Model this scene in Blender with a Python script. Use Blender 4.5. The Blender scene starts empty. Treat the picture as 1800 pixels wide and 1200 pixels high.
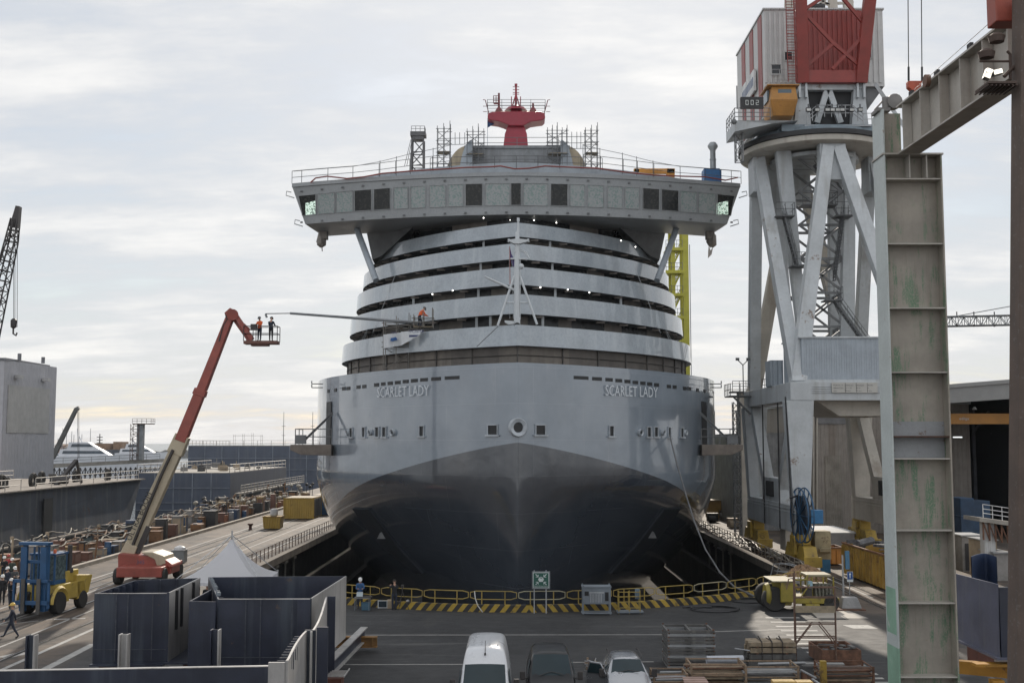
import bpy,bmesh,math,random
from mathutils import Vector,Matrix
random.seed(7)
R=math.radians
sc=bpy.context.scene
COL=sc.collection
V=Vector
F=2000.0
HC=10.0
PITCH=math.atan(178.0/F)
CP,SP=math.cos(PITCH),math.sin(PITCH)
def ray(px,py):
 dx,u=px-900.0,600.0-py
 return V((dx,F*CP-u*SP,F*SP+u*CP))
def at(px,py,Y):
 r=ray(px,py);t=Y/r.y
 return V((r.x*t,Y,HC+r.z*t))
def atz(px,py,z=0.0):
 r=ray(px,py);t=(z-HC)/r.z
 return V((r.x*t,r.y*t,z))
def pxm(Y):
 return Y/F
MATS={}
def rgb(c):
 return(c[0],c[1],c[2],1.0)
class NT:
 def __init__(s,m):
  m.use_nodes=True
  s.t=m.node_tree;s.n=s.t.nodes;s.l=s.t.links
 def add(s,kind,**kw):
  n=s.n.new(kind)
  for k,v in kw.items():
   if k in('inp',):
    for kk,vv in v.items():
     if isinstance(vv,bpy.types.NodeSocket):s.l.new(vv,n.inputs[kk])
     else:n.inputs[kk].default_value=vv
   else:setattr(n,k,v)
  return n
 def math(s,op,a,b=0.0,c=0.0,clamp=False):
  n=s.n.new('ShaderNodeMath');n.operation=op;n.use_clamp=clamp
  for i,x in enumerate((a,b,c)):
   if isinstance(x,bpy.types.NodeSocket):s.l.new(x,n.inputs[i])
   else:n.inputs[i].default_value=x
  return n.outputs[0]
 def mix(s,f,a,b,kind='MIX'):
  n=s.n.new('ShaderNodeMix');n.data_type='RGBA';n.blend_type=kind
  for i,x in((0,f),(6,a),(7,b)):
   if isinstance(x,bpy.types.NodeSocket):s.l.new(x,n.inputs[i])
   elif i==0:n.inputs[0].default_value=x
   else:n.inputs[i].default_value=rgb(x)
  return n.outputs[2]
 def ramp(s,f,a,b):
  n=s.n.new('ShaderNodeMapRange');n.interpolation_type='SMOOTHSTEP'
  n.inputs[1].default_value=a;n.inputs[2].default_value=b
  s.l.new(f,n.inputs[0]);return n.outputs[0]
 def noise(s,vec,scale,detail=4,rough=.6,stretch=(1,1,1)):
  if stretch!=(1,1,1):
   mp=s.n.new('ShaderNodeVectorMath');mp.operation='MULTIPLY'
   s.l.new(vec,mp.inputs[0]);mp.inputs[1].default_value=stretch;vec=mp.outputs[0]
  n=s.n.new('ShaderNodeTexNoise');s.l.new(vec,n.inputs['Vector'])
  n.inputs['Scale'].default_value=scale;n.inputs['Detail'].default_value=detail
  n.inputs['Roughness'].default_value=rough
  return n.outputs[0]
def M(name,col,rough=.6,metal=0.0,var=.25,scale=.8,streak=None,rust=None,bump=0.0,bscale=12.0,spec=.5,corr=None,coat=0.0,fine=.12,emit=None,specks=None):
 """painted / weathered surface. streak=(colour, amount, scale) vertical runs; rust=(colour, amount, scale) patches;
    corr=(axis, period, depth) ribbed sheet."""
 if name in MATS:return MATS[name]
 m=bpy.data.materials.new(name);MATS[name]=m
 t=NT(m);b=t.n['Principled BSDF']
 pos=t.n.new('ShaderNodeNewGeometry').outputs['Position']
 c=tuple(col)
 n1=t.noise(pos,scale,5,.65)
 lo=tuple(x*(1-var)for x in c);hi=tuple(min(1,x*(1+var))for x in c)
 colr=t.mix(t.ramp(n1,.3,.7),lo,hi)
 if fine:
  n2=t.noise(pos,scale*14,3,.7)
  colr=t.mix(t.math('MULTIPLY',t.ramp(n2,.35,.75),fine*1.6),colr,tuple(x*.55 for x in c))
 if streak:
  n3=t.noise(pos,streak[2],4,.6,(1,1,.06))
  colr=t.mix(t.math('MULTIPLY',t.ramp(n3,.5,.72),streak[1]),colr,streak[0])
 if rust:
  n4=t.noise(pos,rust[2],6,.7)
  colr=t.mix(t.math('MULTIPLY',t.ramp(n4,.66-rust[1]*.3,.74-rust[1]*.2),.85),colr,rust[0])
 if specks:
  n5=t.noise(pos,specks[2],2,.5)
  colr=t.mix(t.math('MULTIPLY',t.ramp(n5,.62,.68),specks[1]),colr,specks[0])
 t.l.new(colr,b.inputs['Base Color'])
 rn=t.math('MULTIPLY_ADD',n1,.25,rough-.12,clamp=True)
 t.l.new(rn,b.inputs['Roughness'])
 b.inputs['Metallic'].default_value=metal
 b.inputs['Specular IOR Level'].default_value=spec
 b.inputs['Coat Weight'].default_value=coat
 hgt=None
 if bump:hgt=t.math('MULTIPLY',t.noise(pos,bscale,4,.6),bump)
 if corr:
  sp=t.n.new('ShaderNodeSeparateXYZ');t.l.new(pos,sp.inputs[0])
  ax=sp.outputs['xyz'.index(corr[0])]if len(corr[0])==1 else t.math('ADD',sp.outputs[0],sp.outputs[1])
  w=t.math('PINGPONG',t.math('ADD',ax,500.0),corr[1]/2)
  w=t.math('MULTIPLY',t.ramp(w,corr[1]*.12,corr[1]*.3),corr[2])
  hgt=w if hgt is None else t.math('ADD',hgt,w)
 if hgt is not None:
  bp=t.add('ShaderNodeBump');bp.inputs['Strength'].default_value=1.0;bp.inputs['Distance'].default_value=1.0
  t.l.new(hgt,bp.inputs['Height']);t.l.new(bp.outputs[0],b.inputs['Normal'])
 if emit:
  b.inputs['Emission Color'].default_value=rgb(emit[0]);b.inputs['Emission Strength'].default_value=emit[1]
 return m
def glass(name,col=(.03,.04,.045),rough=.06,spec=.6):
 if name in MATS:return MATS[name]
 m=M(name,col,rough+.1,var=.1,spec=spec,fine=0)
 return m
class MB:
 def __init__(s):
  s.v=[];s.f=[];s.m=[];s.cur=0
 def face(s,idx):s.f.append(tuple(idx));s.m.append(s.cur)
 def pts(s,ps):
  i=len(s.v);s.v.extend(V(p)for p in ps);return list(range(i,i+len(ps)))
 def quad(s,a,b,c,d):s.face(s.pts((a,b,c,d)))
 def hexa(s,p):
  i=s.pts(p)
  for q in((3,2,1,0),(4,5,6,7),(0,1,5,4),(1,2,6,5),(2,3,7,6),(3,0,4,7)):
   s.face([i[k]for k in q])
 def box(s,x0,x1,y0,y1,z0,z1):
  s.hexa(((x0,y0,z0),(x1,y0,z0),(x1,y1,z0),(x0,y1,z0),(x0,y0,z1),(x1,y0,z1),(x1,y1,z1),(x0,y1,z1)))
 def cbox(s,c,sx,sy,sz,rz=0.0,ax=None):
  """box centred on c; ax = (u, v, w) axes, or turned rz about z"""
  if ax is None:
   u,v,w=V((math.cos(rz),math.sin(rz),0)),V((-math.sin(rz),math.cos(rz),0)),V((0,0,1))
  else:u,v,w=ax
  c=V(c);p=[]
  for k in(-.5,.5):
   for a,b in((-.5,-.5),(.5,-.5),(.5,.5),(-.5,.5)):
    p.append(c+u*a*sx+v*b*sy+w*k*sz)
  s.hexa(p)
 def frame(s,p,q,up=(0,0,1)):
  p,q=V(p),V(q);d=(q-p)
  L=d.length or 1e-6;d=d/L;up=V(up)
  if abs(d.dot(up))>.98:up=V((0,1,0))if abs(d.y)<.9 else V((1,0,0))
  u=d.cross(up).normalized();w=u.cross(d).normalized()
  return p,q,d,u,w
 def bar(s,p,q,w,h=None,up=(0,0,1),w2=None,h2=None):
  """rectangular member from p to q, w across, h along up; may taper"""
  h=h or w;w2=w2 or w;h2=h2 or h
  p,q,d,u,n=s.frame(p,q,up)
  P=[]
  for c,a,b in((p,w,h),(q,w2,h2)):
   P+=[c-u*a/2-n*b/2,c+u*a/2-n*b/2,c+u*a/2+n*b/2,c-u*a/2+n*b/2]
  i=s.pts(P)
  for k in((3,2,1,0),(4,5,6,7),(0,1,5,4),(1,2,6,5),(2,3,7,6),(3,0,4,7)):
   s.face([i[j]for j in reversed(k)])
 def ibeam(s,p,q,w,h,tf,tw,up=(0,0,1)):
  p,q,d,u,n=s.frame(p,q,up)
  o=n*(h-tf)/2
  s.bar(p+o,q+o,w,tf,up);s.bar(p-o,q-o,w,tf,up)
  s.bar(p,q,tw,h-2*tf,up)
 def cyl(s,p,q,r,r2=None,n=10,cap=True):
  r2=r if r2 is None else r2
  p,q,d,u,w=s.frame(p,q)
  A=[p+(u*math.cos(2*math.pi*k/n)+w*math.sin(2*math.pi*k/n))*r for k in range(n)]
  B=[q+(u*math.cos(2*math.pi*k/n)+w*math.sin(2*math.pi*k/n))*r2 for k in range(n)]
  i=s.pts(A+B)
  for k in range(n):
   j=(k+1)%n;s.face((i[k],i[j],i[n+j],i[n+k]))
  if cap:s.face(list(reversed(i[:n])));s.face(i[n:])
 def tube(s,ps,r,n=6,cap=True):
  ps=[V(p)for p in ps];rings=[]
  u=None
  for k,p in enumerate(ps):
   a=ps[max(0,k-1)];b=ps[min(len(ps)-1,k+1)]
   d=(b-a).normalized()
   if u is None:
    up=V((0,0,1))if abs(d.z)<.9 else V((1,0,0))
    u=d.cross(up).normalized()
   else:
    u=(u-d*u.dot(d));u=u.normalized()if u.length>1e-5 else d.orthogonal().normalized()
   w=d.cross(u)
   rr=r[k]if isinstance(r,(list,tuple))else r
   rings.append(s.pts([p+(u*math.cos(2*math.pi*j/n)+w*math.sin(2*math.pi*j/n))*rr for j in range(n)]))
  for a,b in zip(rings,rings[1:]):
   for j in range(n):
    k=(j+1)%n;s.face((a[j],a[k],b[k],b[j]))
  if cap:s.face(list(reversed(rings[0])));s.face(rings[-1])
 def lathe(s,prof,c=(0,0,0),n=16,axis='z'):
  c=V(c);rings=[]
  for r,h in prof:
   ring=[]
   for k in range(n):
    a=2*math.pi*k/n;x,y=r*math.cos(a),r*math.sin(a)
    ring.append(c+(V((x,y,h))if axis=='z' else V((h,x,y))if axis=='x' else V((y,h,x))))
   rings.append(s.pts(ring))
  for a,b in zip(rings,rings[1:]):
   for j in range(n):
    k=(j+1)%n;s.face((a[j],a[k],b[k],b[j]))
  s.face(list(reversed(rings[0])));s.face(rings[-1])
 def prism(s,poly,off):
  """closed polygon of 3-D points pushed along off"""
  off=V(off);n=len(poly)
  a=s.pts(poly);b=s.pts([V(p)+off for p in poly])
  s.face(list(reversed(a)));s.face(b)
  for k in range(n):
   j=(k+1)%n;s.face((a[k],a[j],b[j],b[k]))
 def loft(s,rings,closed=True,caps=True):
  R_=[s.pts(r)for r in rings]
  for a,b in zip(R_,R_[1:]):
   n=len(a)
   for j in range(n if closed else n-1):
    k=(j+1)%n;s.face((a[j],a[k],b[k],b[j]))
  if caps and closed:s.face(list(reversed(R_[0])));s.face(R_[-1])
 def ball(s,c,r,n=8,sz=1.0):
  prof=[(max(1e-4,r*math.sin(math.pi*k/n)),-r*sz*math.cos(math.pi*k/n))for k in range(n+1)]
  s.lathe(prof,c,n+4)
 def xf(s,mtx):
  s.v=[mtx@p for p in s.v];return s
 def merge(s,o):
  i=len(s.v);s.v.extend(o.v)
  s.f.extend(tuple(k+i for k in f)for f in o.f);s.m.extend(o.m)
 def build(s,name,mats,parent=None,label=None,smooth=40,bevel=0,kind=None,fix=True,sub=0):
  me=bpy.data.meshes.new(name)
  off=parent_world(parent)
  me.from_pydata([tuple(p-off)for p in s.v],[],s.f)
  if not isinstance(mats,(list,tuple)):mats=[mats]
  for m in mats:me.materials.append(m)
  me.polygons.foreach_set('material_index',s.m)
  me.validate();me.update()
  if fix:
   bm=bmesh.new();bm.from_mesh(me)
   bmesh.ops.recalc_face_normals(bm,faces=bm.faces);bm.to_mesh(me);bm.free()
  if smooth:
   me.polygons.foreach_set('use_smooth',[True]*len(me.polygons))
   me.set_sharp_from_angle(angle=R(smooth))
  o=bpy.data.objects.new(name,me);COL.objects.link(o)
  if parent is not None:o.parent=parent
  if label:o['label']=label
  if kind:o['kind']=kind
  if bevel:
   b=o.modifiers.new('bevel','BEVEL');b.width=bevel;b.segments=2;b.limit_method='ANGLE';b.angle_limit=R(40)
   b.harden_normals=False
  if sub:
   b=o.modifiers.new('sub','SUBSURF');b.levels=sub;b.render_levels=sub
  return o
def parent_world(p):
 off=V((0,0,0))
 while p is not None:
  off=off+V(p.location);p=p.parent
 return off
def tag(o,label,cat,group=None):
 o['label']=label;o['category']=cat;o['kind']='thing'
 if group:o['group']=group
 return o
def thing(name,label,cat,loc=(0,0,0),group=None):
 o=bpy.data.objects.new(name,None);COL.objects.link(o);o.location=loc
 o.empty_display_size=.3
 return tag(o,label,cat,group)
def kids(o):return[c for c in list(COL.objects)if c.parent==o]
def dup(root,loc=None,rz=None,label=None,group=None):
 def cp(o,par):
  c=o.copy();COL.objects.link(c)
  if par is not None:c.parent=par
  for ch in CH[o.name]:cp(bpy.data.objects[ch],c)
  return c
 CH={}
 def walk(o):
  CH[o.name]=[c.name for c in o.children]
  for c in o.children:walk(c)
 walk(root)
 r=cp(root,None)
 if loc is not None:r.location=loc
 if rz is not None:r.rotation_euler=(0,0,rz)
 if label:r['label']=label
 if group:r['group']=group
 return r
def struct(o):o['kind']='structure';return o
def railing(mb,ps,h=1.1,rails=(1.0,.52),r=.025,step=2.0,n=5,up=(0,0,1)):
 """posts and rails along a polyline, into mb"""
 ps=[V(p)for p in ps];up=V(up)
 for k in rails:mb.tube([p+up*h*k for p in ps],r,n)
 for a,b in zip(ps,ps[1:]):
  L=(b-a).length;m=max(1,round(L/step))
  for j in range(m+1):
   p=a.lerp(b,j/m);mb.cyl(p,p+up*h,r,n=n)
def lattice(mb,p0,p1,w0,w1,n,rc,rb,up=(0,1,0),h0=None,h1=None):
 """four-chord lattice boom from p0 to p1"""
 q=MB();p,e,d,u,w=q.frame(p0,p1,up)
 h0=h0 or w0;h1=h1 or w1
 def cor(t,i):
  c=p.lerp(e,t);a=(w0+(w1-w0)*t)/2;b=(h0+(h1-h0)*t)/2
  sx,sy=((-1,-1),(1,-1),(1,1),(-1,1))[i]
  return c+u*a*sx+w*b*sy
 for i in range(4):
  mb.tube([cor(k/n,i)for k in range(n+1)],rc,5)
  j=(i+1)%4
  for k in range(n):
   a,b=(i,j)if k%2 else(j,i)
   mb.cyl(cor(k/n,a),cor((k+1)/n,b),rb,n=4,cap=False)
   mb.cyl(cor(k/n,i),cor(k/n,j),rb,n=4,cap=False)
def text_mb(txt,size,depth=.0,xspan=None):
 """letters as a flat mesh in the xz plane, starting at x=0 on the base line"""
 cu=bpy.data.curves.new('lettering','FONT');cu.body=txt;cu.size=size;cu.extrude=depth
 cu.resolution_u=2
 ob=bpy.data.objects.new('lettering',cu);COL.objects.link(ob)
 dg=bpy.context.evaluated_depsgraph_get();dg.update()
 me=bpy.data.meshes.new_from_object(ob.evaluated_get(dg))
 mb=MB();vs=[V((v.co.x,-v.co.z,v.co.y))for v in me.vertices]
 x0=min(v.x for v in vs);x1=max(v.x for v in vs);k=1.0 if xspan is None else xspan/(x1-x0)
 vs=[V(((v.x-x0)*k,v.y,v.z))for v in vs]
 mb.v=vs;mb.f=[tuple(p.vertices)for p in me.polygons];mb.m=[0]*len(mb.f)
 bpy.data.objects.remove(ob);bpy.data.curves.remove(cu);bpy.data.meshes.remove(me)
 return mb
cam=bpy.data.cameras.new('camera');camo=bpy.data.objects.new('camera',cam);COL.objects.link(camo)
cam.sensor_width=36.0;cam.lens=36.0*F/1800.0;cam.clip_end=20000;cam.clip_start=.3
camo.location=(0,0,HC);camo.rotation_euler=(R(90)+PITCH,0,0)
sc.camera=camo
SUN_EL,SUN_AZ=R(29),R(3.0)
sundir=V((math.sin(SUN_AZ)*math.cos(SUN_EL),math.cos(SUN_AZ)*math.cos(SUN_EL),math.sin(SUN_EL)))
w=bpy.data.worlds.new('World');sc.world=w;w.use_nodes=True
t=NT(w);bg=t.n['Background']
sky=t.add('ShaderNodeTexSky');sky.sky_type='NISHITA';sky.sun_disc=False
sky.sun_elevation=SUN_EL;sky.sun_rotation=SUN_AZ;sky.dust_density=.6;sky.air_density=1.2
tc=t.n.new('ShaderNodeTexCoord').outputs['Generated']
sx=t.n.new('ShaderNodeSeparateXYZ');t.l.new(tc,sx.inputs[0])
zz=t.math('ADD',t.math('MAXIMUM',sx.outputs[2],0.0),.16)
cx=t.math('DIVIDE',sx.outputs[0],zz);cy=t.math('DIVIDE',sx.outputs[1],zz)
cb=t.n.new('ShaderNodeCombineXYZ');t.l.new(cx,cb.inputs[0]);t.l.new(cy,cb.inputs[1])
n1=t.noise(cb.outputs[0],1.05,7,.62,(.75,1.35,1));n2=t.noise(cb.outputs[0],3.2,6,.62,(.55,1.3,1))
cl=t.math('ADD',t.math('MULTIPLY',n1,.7),t.math('MULTIPLY',n2,.3))
cov=t.ramp(cl,.30,.53)
dt=t.n.new('ShaderNodeVectorMath');dt.operation='DOT_PRODUCT';t.l.new(tc,dt.inputs[0]);dt.inputs[1].default_value=sundir
glow=t.math('POWER',t.math('MAXIMUM',dt.outputs['Value'],0.0),9.0)
fwd=t.math('POWER',t.math('MULTIPLY_ADD',dt.outputs['Value'],.5,.5,clamp=True),1.6)
bright=t.math('ADD',t.math('MULTIPLY',glow,1.0),t.math('MULTIPLY_ADD',fwd,-3.6,10.6))
shade=t.math('MULTIPLY_ADD',t.ramp(cl,.40,.68),.34,.80)
ccol=t.n.new('ShaderNodeVectorMath');ccol.operation='SCALE'
tint=t.mix(t.ramp(cl,.38,.62),(.92,.97,1.05),(1.01,1.0,.985));t.l.new(tint,ccol.inputs[0])
t.l.new(t.math('MULTIPLY',bright,shade),ccol.inputs['Scale'])
skyc=t.n.new('ShaderNodeMix');skyc.data_type='RGBA';skyc.blend_type='MIX';skyc.clamp_result=False
clr=t.ramp(t.math('MULTIPLY',sx.outputs[1],-1.0),-.1,.6)
t.l.new(t.math('SUBTRACT',t.math('MULTIPLY_ADD',cov,.34,.62),t.math('MULTIPLY',clr,.0),clamp=True),skyc.inputs[0]);t.l.new(sky.outputs[0],skyc.inputs[6]);t.l.new(ccol.outputs[0],skyc.inputs[7])
t.l.new(skyc.outputs[2],bg.inputs['Color']);bg.inputs['Strength'].default_value=0.115
sun=bpy.data.lights.new('sun','SUN');sun.energy=3.6;sun.angle=R(.6);sun.color=(1.0,.90,.77)
suno=bpy.data.objects.new('sun',sun);COL.objects.link(suno)
suno.rotation_euler=(-sundir).to_track_quat('-Z','Y').to_euler()
sc.view_settings.view_transform='Standard';sc.view_settings.look='None'
sc.view_settings.exposure=0.0;sc.view_settings.gamma=1.0
sc.cycles.max_bounces=6;sc.cycles.diffuse_bounces=3;sc.cycles.glossy_bounces=3
sc.cycles.caustics_reflective=False;sc.cycles.caustics_refractive=False
sc.cycles.sample_clamp_indirect=4
X0=0.4
DW=21.2
def dock_y(x):return 69.0+.0285*(x-X0)**2
YC=dock_y(X0+DW)
FAR=345.0
arc=[(X0+DW*k/24,dock_y(X0+DW*k/24))for k in range(-24,25)]
mg=bpy.data.materials.new('yard_ground');t=NT(mg);b=t.n['Principled BSDF']
pos=t.n.new('ShaderNodeNewGeometry').outputs['Position']
sp=t.n.new('ShaderNodeSeparateXYZ');t.l.new(pos,sp.inputs[0])
na=t.noise(pos,.09,6,.7);nb=t.noise(pos,1.1,6,.7);nc=t.noise(pos,9,4,.7)
nd=t.noise(pos,.35,5,.65,(1,.16,1))
asph=t.mix(t.ramp(na,.3,.7),(.014,.0145,.0165),(.03,.030,.031))
conc=t.mix(t.ramp(na,.3,.7),(.066,.047,.032),(.132,.096,.069))
edge=t.math('ADD',t.math('ABSOLUTE',t.math('ADD',sp.outputs[0],-X0)),t.math('MULTIPLY',t.math('ADD',nb,-.5),3.0))
far=t.math('ADD',sp.outputs[1],t.math('MULTIPLY',t.math('ADD',na,-.5),8.0))
quay=t.math('MAXIMUM',t.math('MULTIPLY',t.ramp(edge,18.6,20.6),t.ramp(far,55,75)),t.ramp(edge,19.5,23))
c=t.mix(quay,asph,conc)
ne=t.noise(pos,1.6,5,.7,(1,.045,1))
c=t.mix(t.math('MULTIPLY',t.math('MULTIPLY',t.ramp(ne,.48,.66),quay),.7),c,(.04,.032,.026))
c=t.mix(t.math('MULTIPLY',t.ramp(nb,.52,.74),.55),c,(.026,.024,.023))
nf=t.noise(pos,1.3,6,.75,(.06,1,1));ng=t.noise(pos,.22,4,.6)
c=t.mix(t.math('MULTIPLY',t.math('MULTIPLY',t.ramp(nf,.55,.68),t.math('SUBTRACT',1.0,quay)),.8),c,(.085,.083,.08))
c=t.mix(t.math('MULTIPLY',t.ramp(ng,.50,.57),.6),c,(.009,.009,.010))
c=t.mix(t.math('MULTIPLY',t.ramp(nd,.55,.75),.5),c,(.048,.044,.04))
c=t.mix(t.math('MULTIPLY',t.ramp(nc,.55,.75),.25),c,(.15,.145,.135))
br=t.add('ShaderNodeTexBrick');t.l.new(pos,br.inputs['Vector'])
br.inputs['Scale'].default_value=.2;br.inputs['Mortar Size'].default_value=.004;br.inputs['Mortar Smooth'].default_value=.2
br.inputs['Brick Width'].default_value=1.2;br.inputs['Row Height'].default_value=1.0;br.offset=0.0
c=t.mix(t.math('MULTIPLY',br.outputs['Fac'],t.math('MULTIPLY',quay,.55)),c,(.05,.047,.045))
t.l.new(c,b.inputs['Base Color'])
t.l.new(t.math('MULTIPLY_ADD',nb,.35,.55),b.inputs['Roughness'])
bp=t.add('ShaderNodeBump');bp.inputs['Distance'].default_value=.03;bp.inputs['Strength'].default_value=.9
t.l.new(t.math('ADD',t.math('MULTIPLY',nc,.5),nb),bp.inputs['Height']);t.l.new(bp.outputs[0],b.inputs['Normal'])
g=MB()
def gq(x0,x1,y0,y1,z=0):g.face(g.pts(((x0,y0,z),(x1,y0,z),(x1,y1,z),(x0,y1,z))))
LQ=-43.0
gq(-300,X0-DW,-40,60);gq(X0-DW,X0+DW,-40,60);gq(X0+DW,400,-40,60)
gq(-300,LQ,60,84);gq(LQ,X0-DW,60,FAR);gq(X0+DW,90,60,FAR);gq(90,400,60,FAR)
for(xa,ya),(xb,yb)in zip(arc,arc[1:]):
 g.face(g.pts(((xa,60,0),(xb,60,0),(xb,yb,0),(xa,ya,0))))
struct(g.build('ground',mg,smooth=0))
q=MB();q.quad((LQ,84,0),(LQ,FAR,0),(LQ,FAR,-4),(LQ,84,-4));q.quad((-300,84,0),(LQ,84,0),(LQ,84,-4),(-300,84,-4))
q.quad((LQ,FAR,0),(400,FAR,0),(400,FAR,-4),(LQ,FAR,-4))
concm=M('quay_concrete',(.17,.145,.12),.85,var=.3,scale=.4,streak=((.09,.08,.07),.6,1.2),bump=.03)
struct(q.build('quay_wall',concm,smooth=0))
dk=MB();DZ=-9.6
for(xa,ya),(xb,yb)in zip(arc,arc[1:]):
 dk.quad((xa,ya,0),(xb,yb,0),(xb,yb,DZ),(xa,ya,DZ))
for s in(-1,1):
 x=X0+s*DW;dk.quad((x,YC,0),(x,FAR,0),(x,FAR,DZ),(x,YC,DZ))
 for k,(dz,dx)in enumerate(((-3.2,.7),(-6.4,1.4))):
  a=x-s*dx
  dk.box(min(x-s*.003,a),max(x-s*.003,a),YC+2,FAR,DZ,dz)
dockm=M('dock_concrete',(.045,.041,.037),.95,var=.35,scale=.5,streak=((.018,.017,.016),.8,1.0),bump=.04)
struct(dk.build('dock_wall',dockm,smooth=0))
df=MB();df.quad((X0-DW,66,DZ),(X0+DW,66,DZ),(X0+DW,FAR,DZ),(X0-DW,FAR,DZ))
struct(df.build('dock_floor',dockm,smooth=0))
mw=bpy.data.materials.new('sea_water');t=NT(mw);b=t.n['Principled BSDF']
b.inputs['Base Color'].default_value=(.025,.045,.055,1);b.inputs['Roughness'].default_value=.16
pos=t.n.new('ShaderNodeNewGeometry').outputs['Position']
bp=t.add('ShaderNodeBump');bp.inputs['Distance'].default_value=.25;bp.inputs['Strength'].default_value=.7
t.l.new(t.noise(pos,.5,5,.6,(1,.5,1)),bp.inputs['Height']);t.l.new(bp.outputs[0],b.inputs['Normal'])
wt=MB();wt.quad((-9000,84.2,-2.2),(LQ-.01,84.2,-2.2),(LQ-.01,FAR,-2.2),(-9000,FAR,-2.2))
wt.quad((-9000,FAR,-2.2),(9000,FAR,-2.2),(9000,15000,-2.2),(-9000,15000,-2.2))
struct(wt.build('sea',mw,smooth=0))
white=M('worn_white_paint',(.36,.35,.33),.7,var=.2,scale=1.5,fine=.4,specks=((.16,.15,.14),.8,2.2))
pk=MB()
def strip(x0,y0,x1,y1,wd,z=.004):
 a,b_=V((x0,y0,z)),V((x1,y1,z));d=(b_-a).normalized();n=V((-d.y,d.x,0))*wd/2
 pk.face(pk.pts((a-n,b_-n,b_+n,a+n)))
for yy,xa,xb in((60.6,-9,8),(52.6,-14,-1.5),(52.4,9.2,11.2),(53.2,2.6,6.5),(46.6,-9,-3.6),(46.4,.5,11.5)):
 strip(xa,yy,xb,yy+.15,.13)
for k in range(16):
 p=atz(1352+k*9.2,1085+k*7.6);strip(p.x-.2,p.y,p.x+1.75,p.y,.34)
strip(8,61.2,15.5,62.6,.14);strip(-30,62,-26.2,66,.12)
a=atz(1500,1104)+V((0,0,.004));pk.quad(a,a+V((1.35,0,0)),a+V((1.15,1.2,0)),a+V((-.25,1.2,0)))
sl=MB();a=atz(1438,1086);sl.quad(a+V((0,0,.004)),a+V((2.9,0,.004)),a+V((2.6,3.2,.004)),a+V((.3,3.2,.004)));struct(sl.build('paving_slab',M('slab_pale',(.34,.31,.27),.7,var=.15),smooth=0))
for xx,wd in((-22.6,.25),(-25.2,.15),(-28.4,.15),(-31.0,.18),(-34.5,.2),(23.4,.15),(31.5,.15)):
 strip(xx,45 if xx<0 else 75,xx,330,wd)
a,b_=atz(70,1180),atz(165,1131);strip(a.x,a.y,b_.x,b_.y,.42)
a,b_=atz(5,1155),atz(45,1146);strip(a.x,a.y,b_.x,b_.y,.7)
a,b_=atz(95,1088),atz(150,1086);strip(a.x,a.y,b_.x,b_.y,.35)
struct(pk.build('painted_markings',white,smooth=0))
railm=M('polished_rail_steel',(.30,.28,.26),.32,metal=.9,var=.2)
darkm=M('rail_groove',(.03,.028,.026),.9)
for xs in((-30.2,-29.0),(-23.6,),(22.6,24.0),(32.4,),(-26.6,)):
 for x in xs:
  m=MB();m.box(x-.16,x+.16,40 if x<0 else 70,330,-.05,.006);m.cur=1
  m.box(x-.045,x+.045,40 if x<0 else 70,330,-.02,.03)
  o=struct(m.build('crane_rail',[darkm,railm],smooth=0))
ship=thing('cruise_ship','huge grey cruise ship with a red mast standing in the dry dock','ship',(X0,79.4,0))
YB0=79.4
def hw(d,z):
 u=min(1,max(0,(7-z)/15));L=31+34*u**1.2;q=.86+.3*u
 s=min(1,max(0,d)/L);g=(1-(1-s)**2)**q
 b=1.0 if z>5 else math.sqrt(max(.02,1-((5-z)/13.9)**2))
 return 18.8*g*b
def hpt(d,z,s):return V((X0+s*hw(d,z),YB0+d,z))
def hull_px(px,py):
 s=1 if px>908 else-1
 d=-.5
 while d<60:
  p=at(px,py,YB0+d)
  if abs(p.x-X0)<=hw(d,p.z):break
  d+=.04
 T=(hpt(d+.1,p.z,s)-hpt(d-.1 if d>.1 else 0,p.z,s)).normalized()
 W=(hpt(d,p.z+.2,s)-hpt(d,p.z-.2,s)).normalized()
 if T.x<0:T=-T
 n=T.cross(W).normalized()
 if n.y>0:n=-n
 return p,T,W,n
mh=bpy.data.materials.new('hull_paint');t=NT(mh);b=t.n['Principled BSDF']
pos=t.n.new('ShaderNodeNewGeometry').outputs['Position']
sp=t.n.new('ShaderNodeSeparateXYZ');t.l.new(pos,sp.inputs[0])
line=t.math('ADD',sp.outputs[2],t.math('MULTIPLY',t.math('ADD',sp.outputs[1],-YB0),.275))
lo=t.ramp(line,9.99,10.05)
na=t.noise(pos,.25,5,.6);nb=t.noise(pos,2.2,5,.7,(1,1,.15))
up=t.mix(t.ramp(na,.3,.7),(.175,.21,.25),(.22,.258,.30))
dn=t.mix(t.ramp(na,.3,.7),(.030,.037,.048),(.042,.050,.062))
c=t.mix(lo,dn,up)
c=t.mix(t.math('MULTIPLY',t.ramp(nb,.55,.8),t.math('MULTIPLY_ADD',lo,.2,.02)),c,(.36,.37,.38))
sd=t.math('MULTIPLY',t.math('ADD',sp.outputs[1],t.math('ABSOLUTE',sp.outputs[0])),.707)
cbv=t.n.new('ShaderNodeCombineXYZ');t.l.new(sd,cbv.inputs[0]);t.l.new(sp.outputs[2],cbv.inputs[1])
br=t.add('ShaderNodeTexBrick');t.l.new(cbv.outputs[0],br.inputs['Vector']);br.offset=.37
br.inputs['Scale'].default_value=1;br.inputs['Brick Width'].default_value=7.2;br.inputs['Row Height'].default_value=2.55
br.inputs['Mortar Size'].default_value=.018;br.inputs['Mortar Smooth'].default_value=.3
br.inputs['Color1'].default_value=(.46,.46,.46,1);br.inputs['Color2'].default_value=(.54,.54,.54,1);br.inputs['Mortar'].default_value=(.5,.5,.5,1)
c=t.mix(.22,c,br.outputs['Color'],'OVERLAY')
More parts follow.
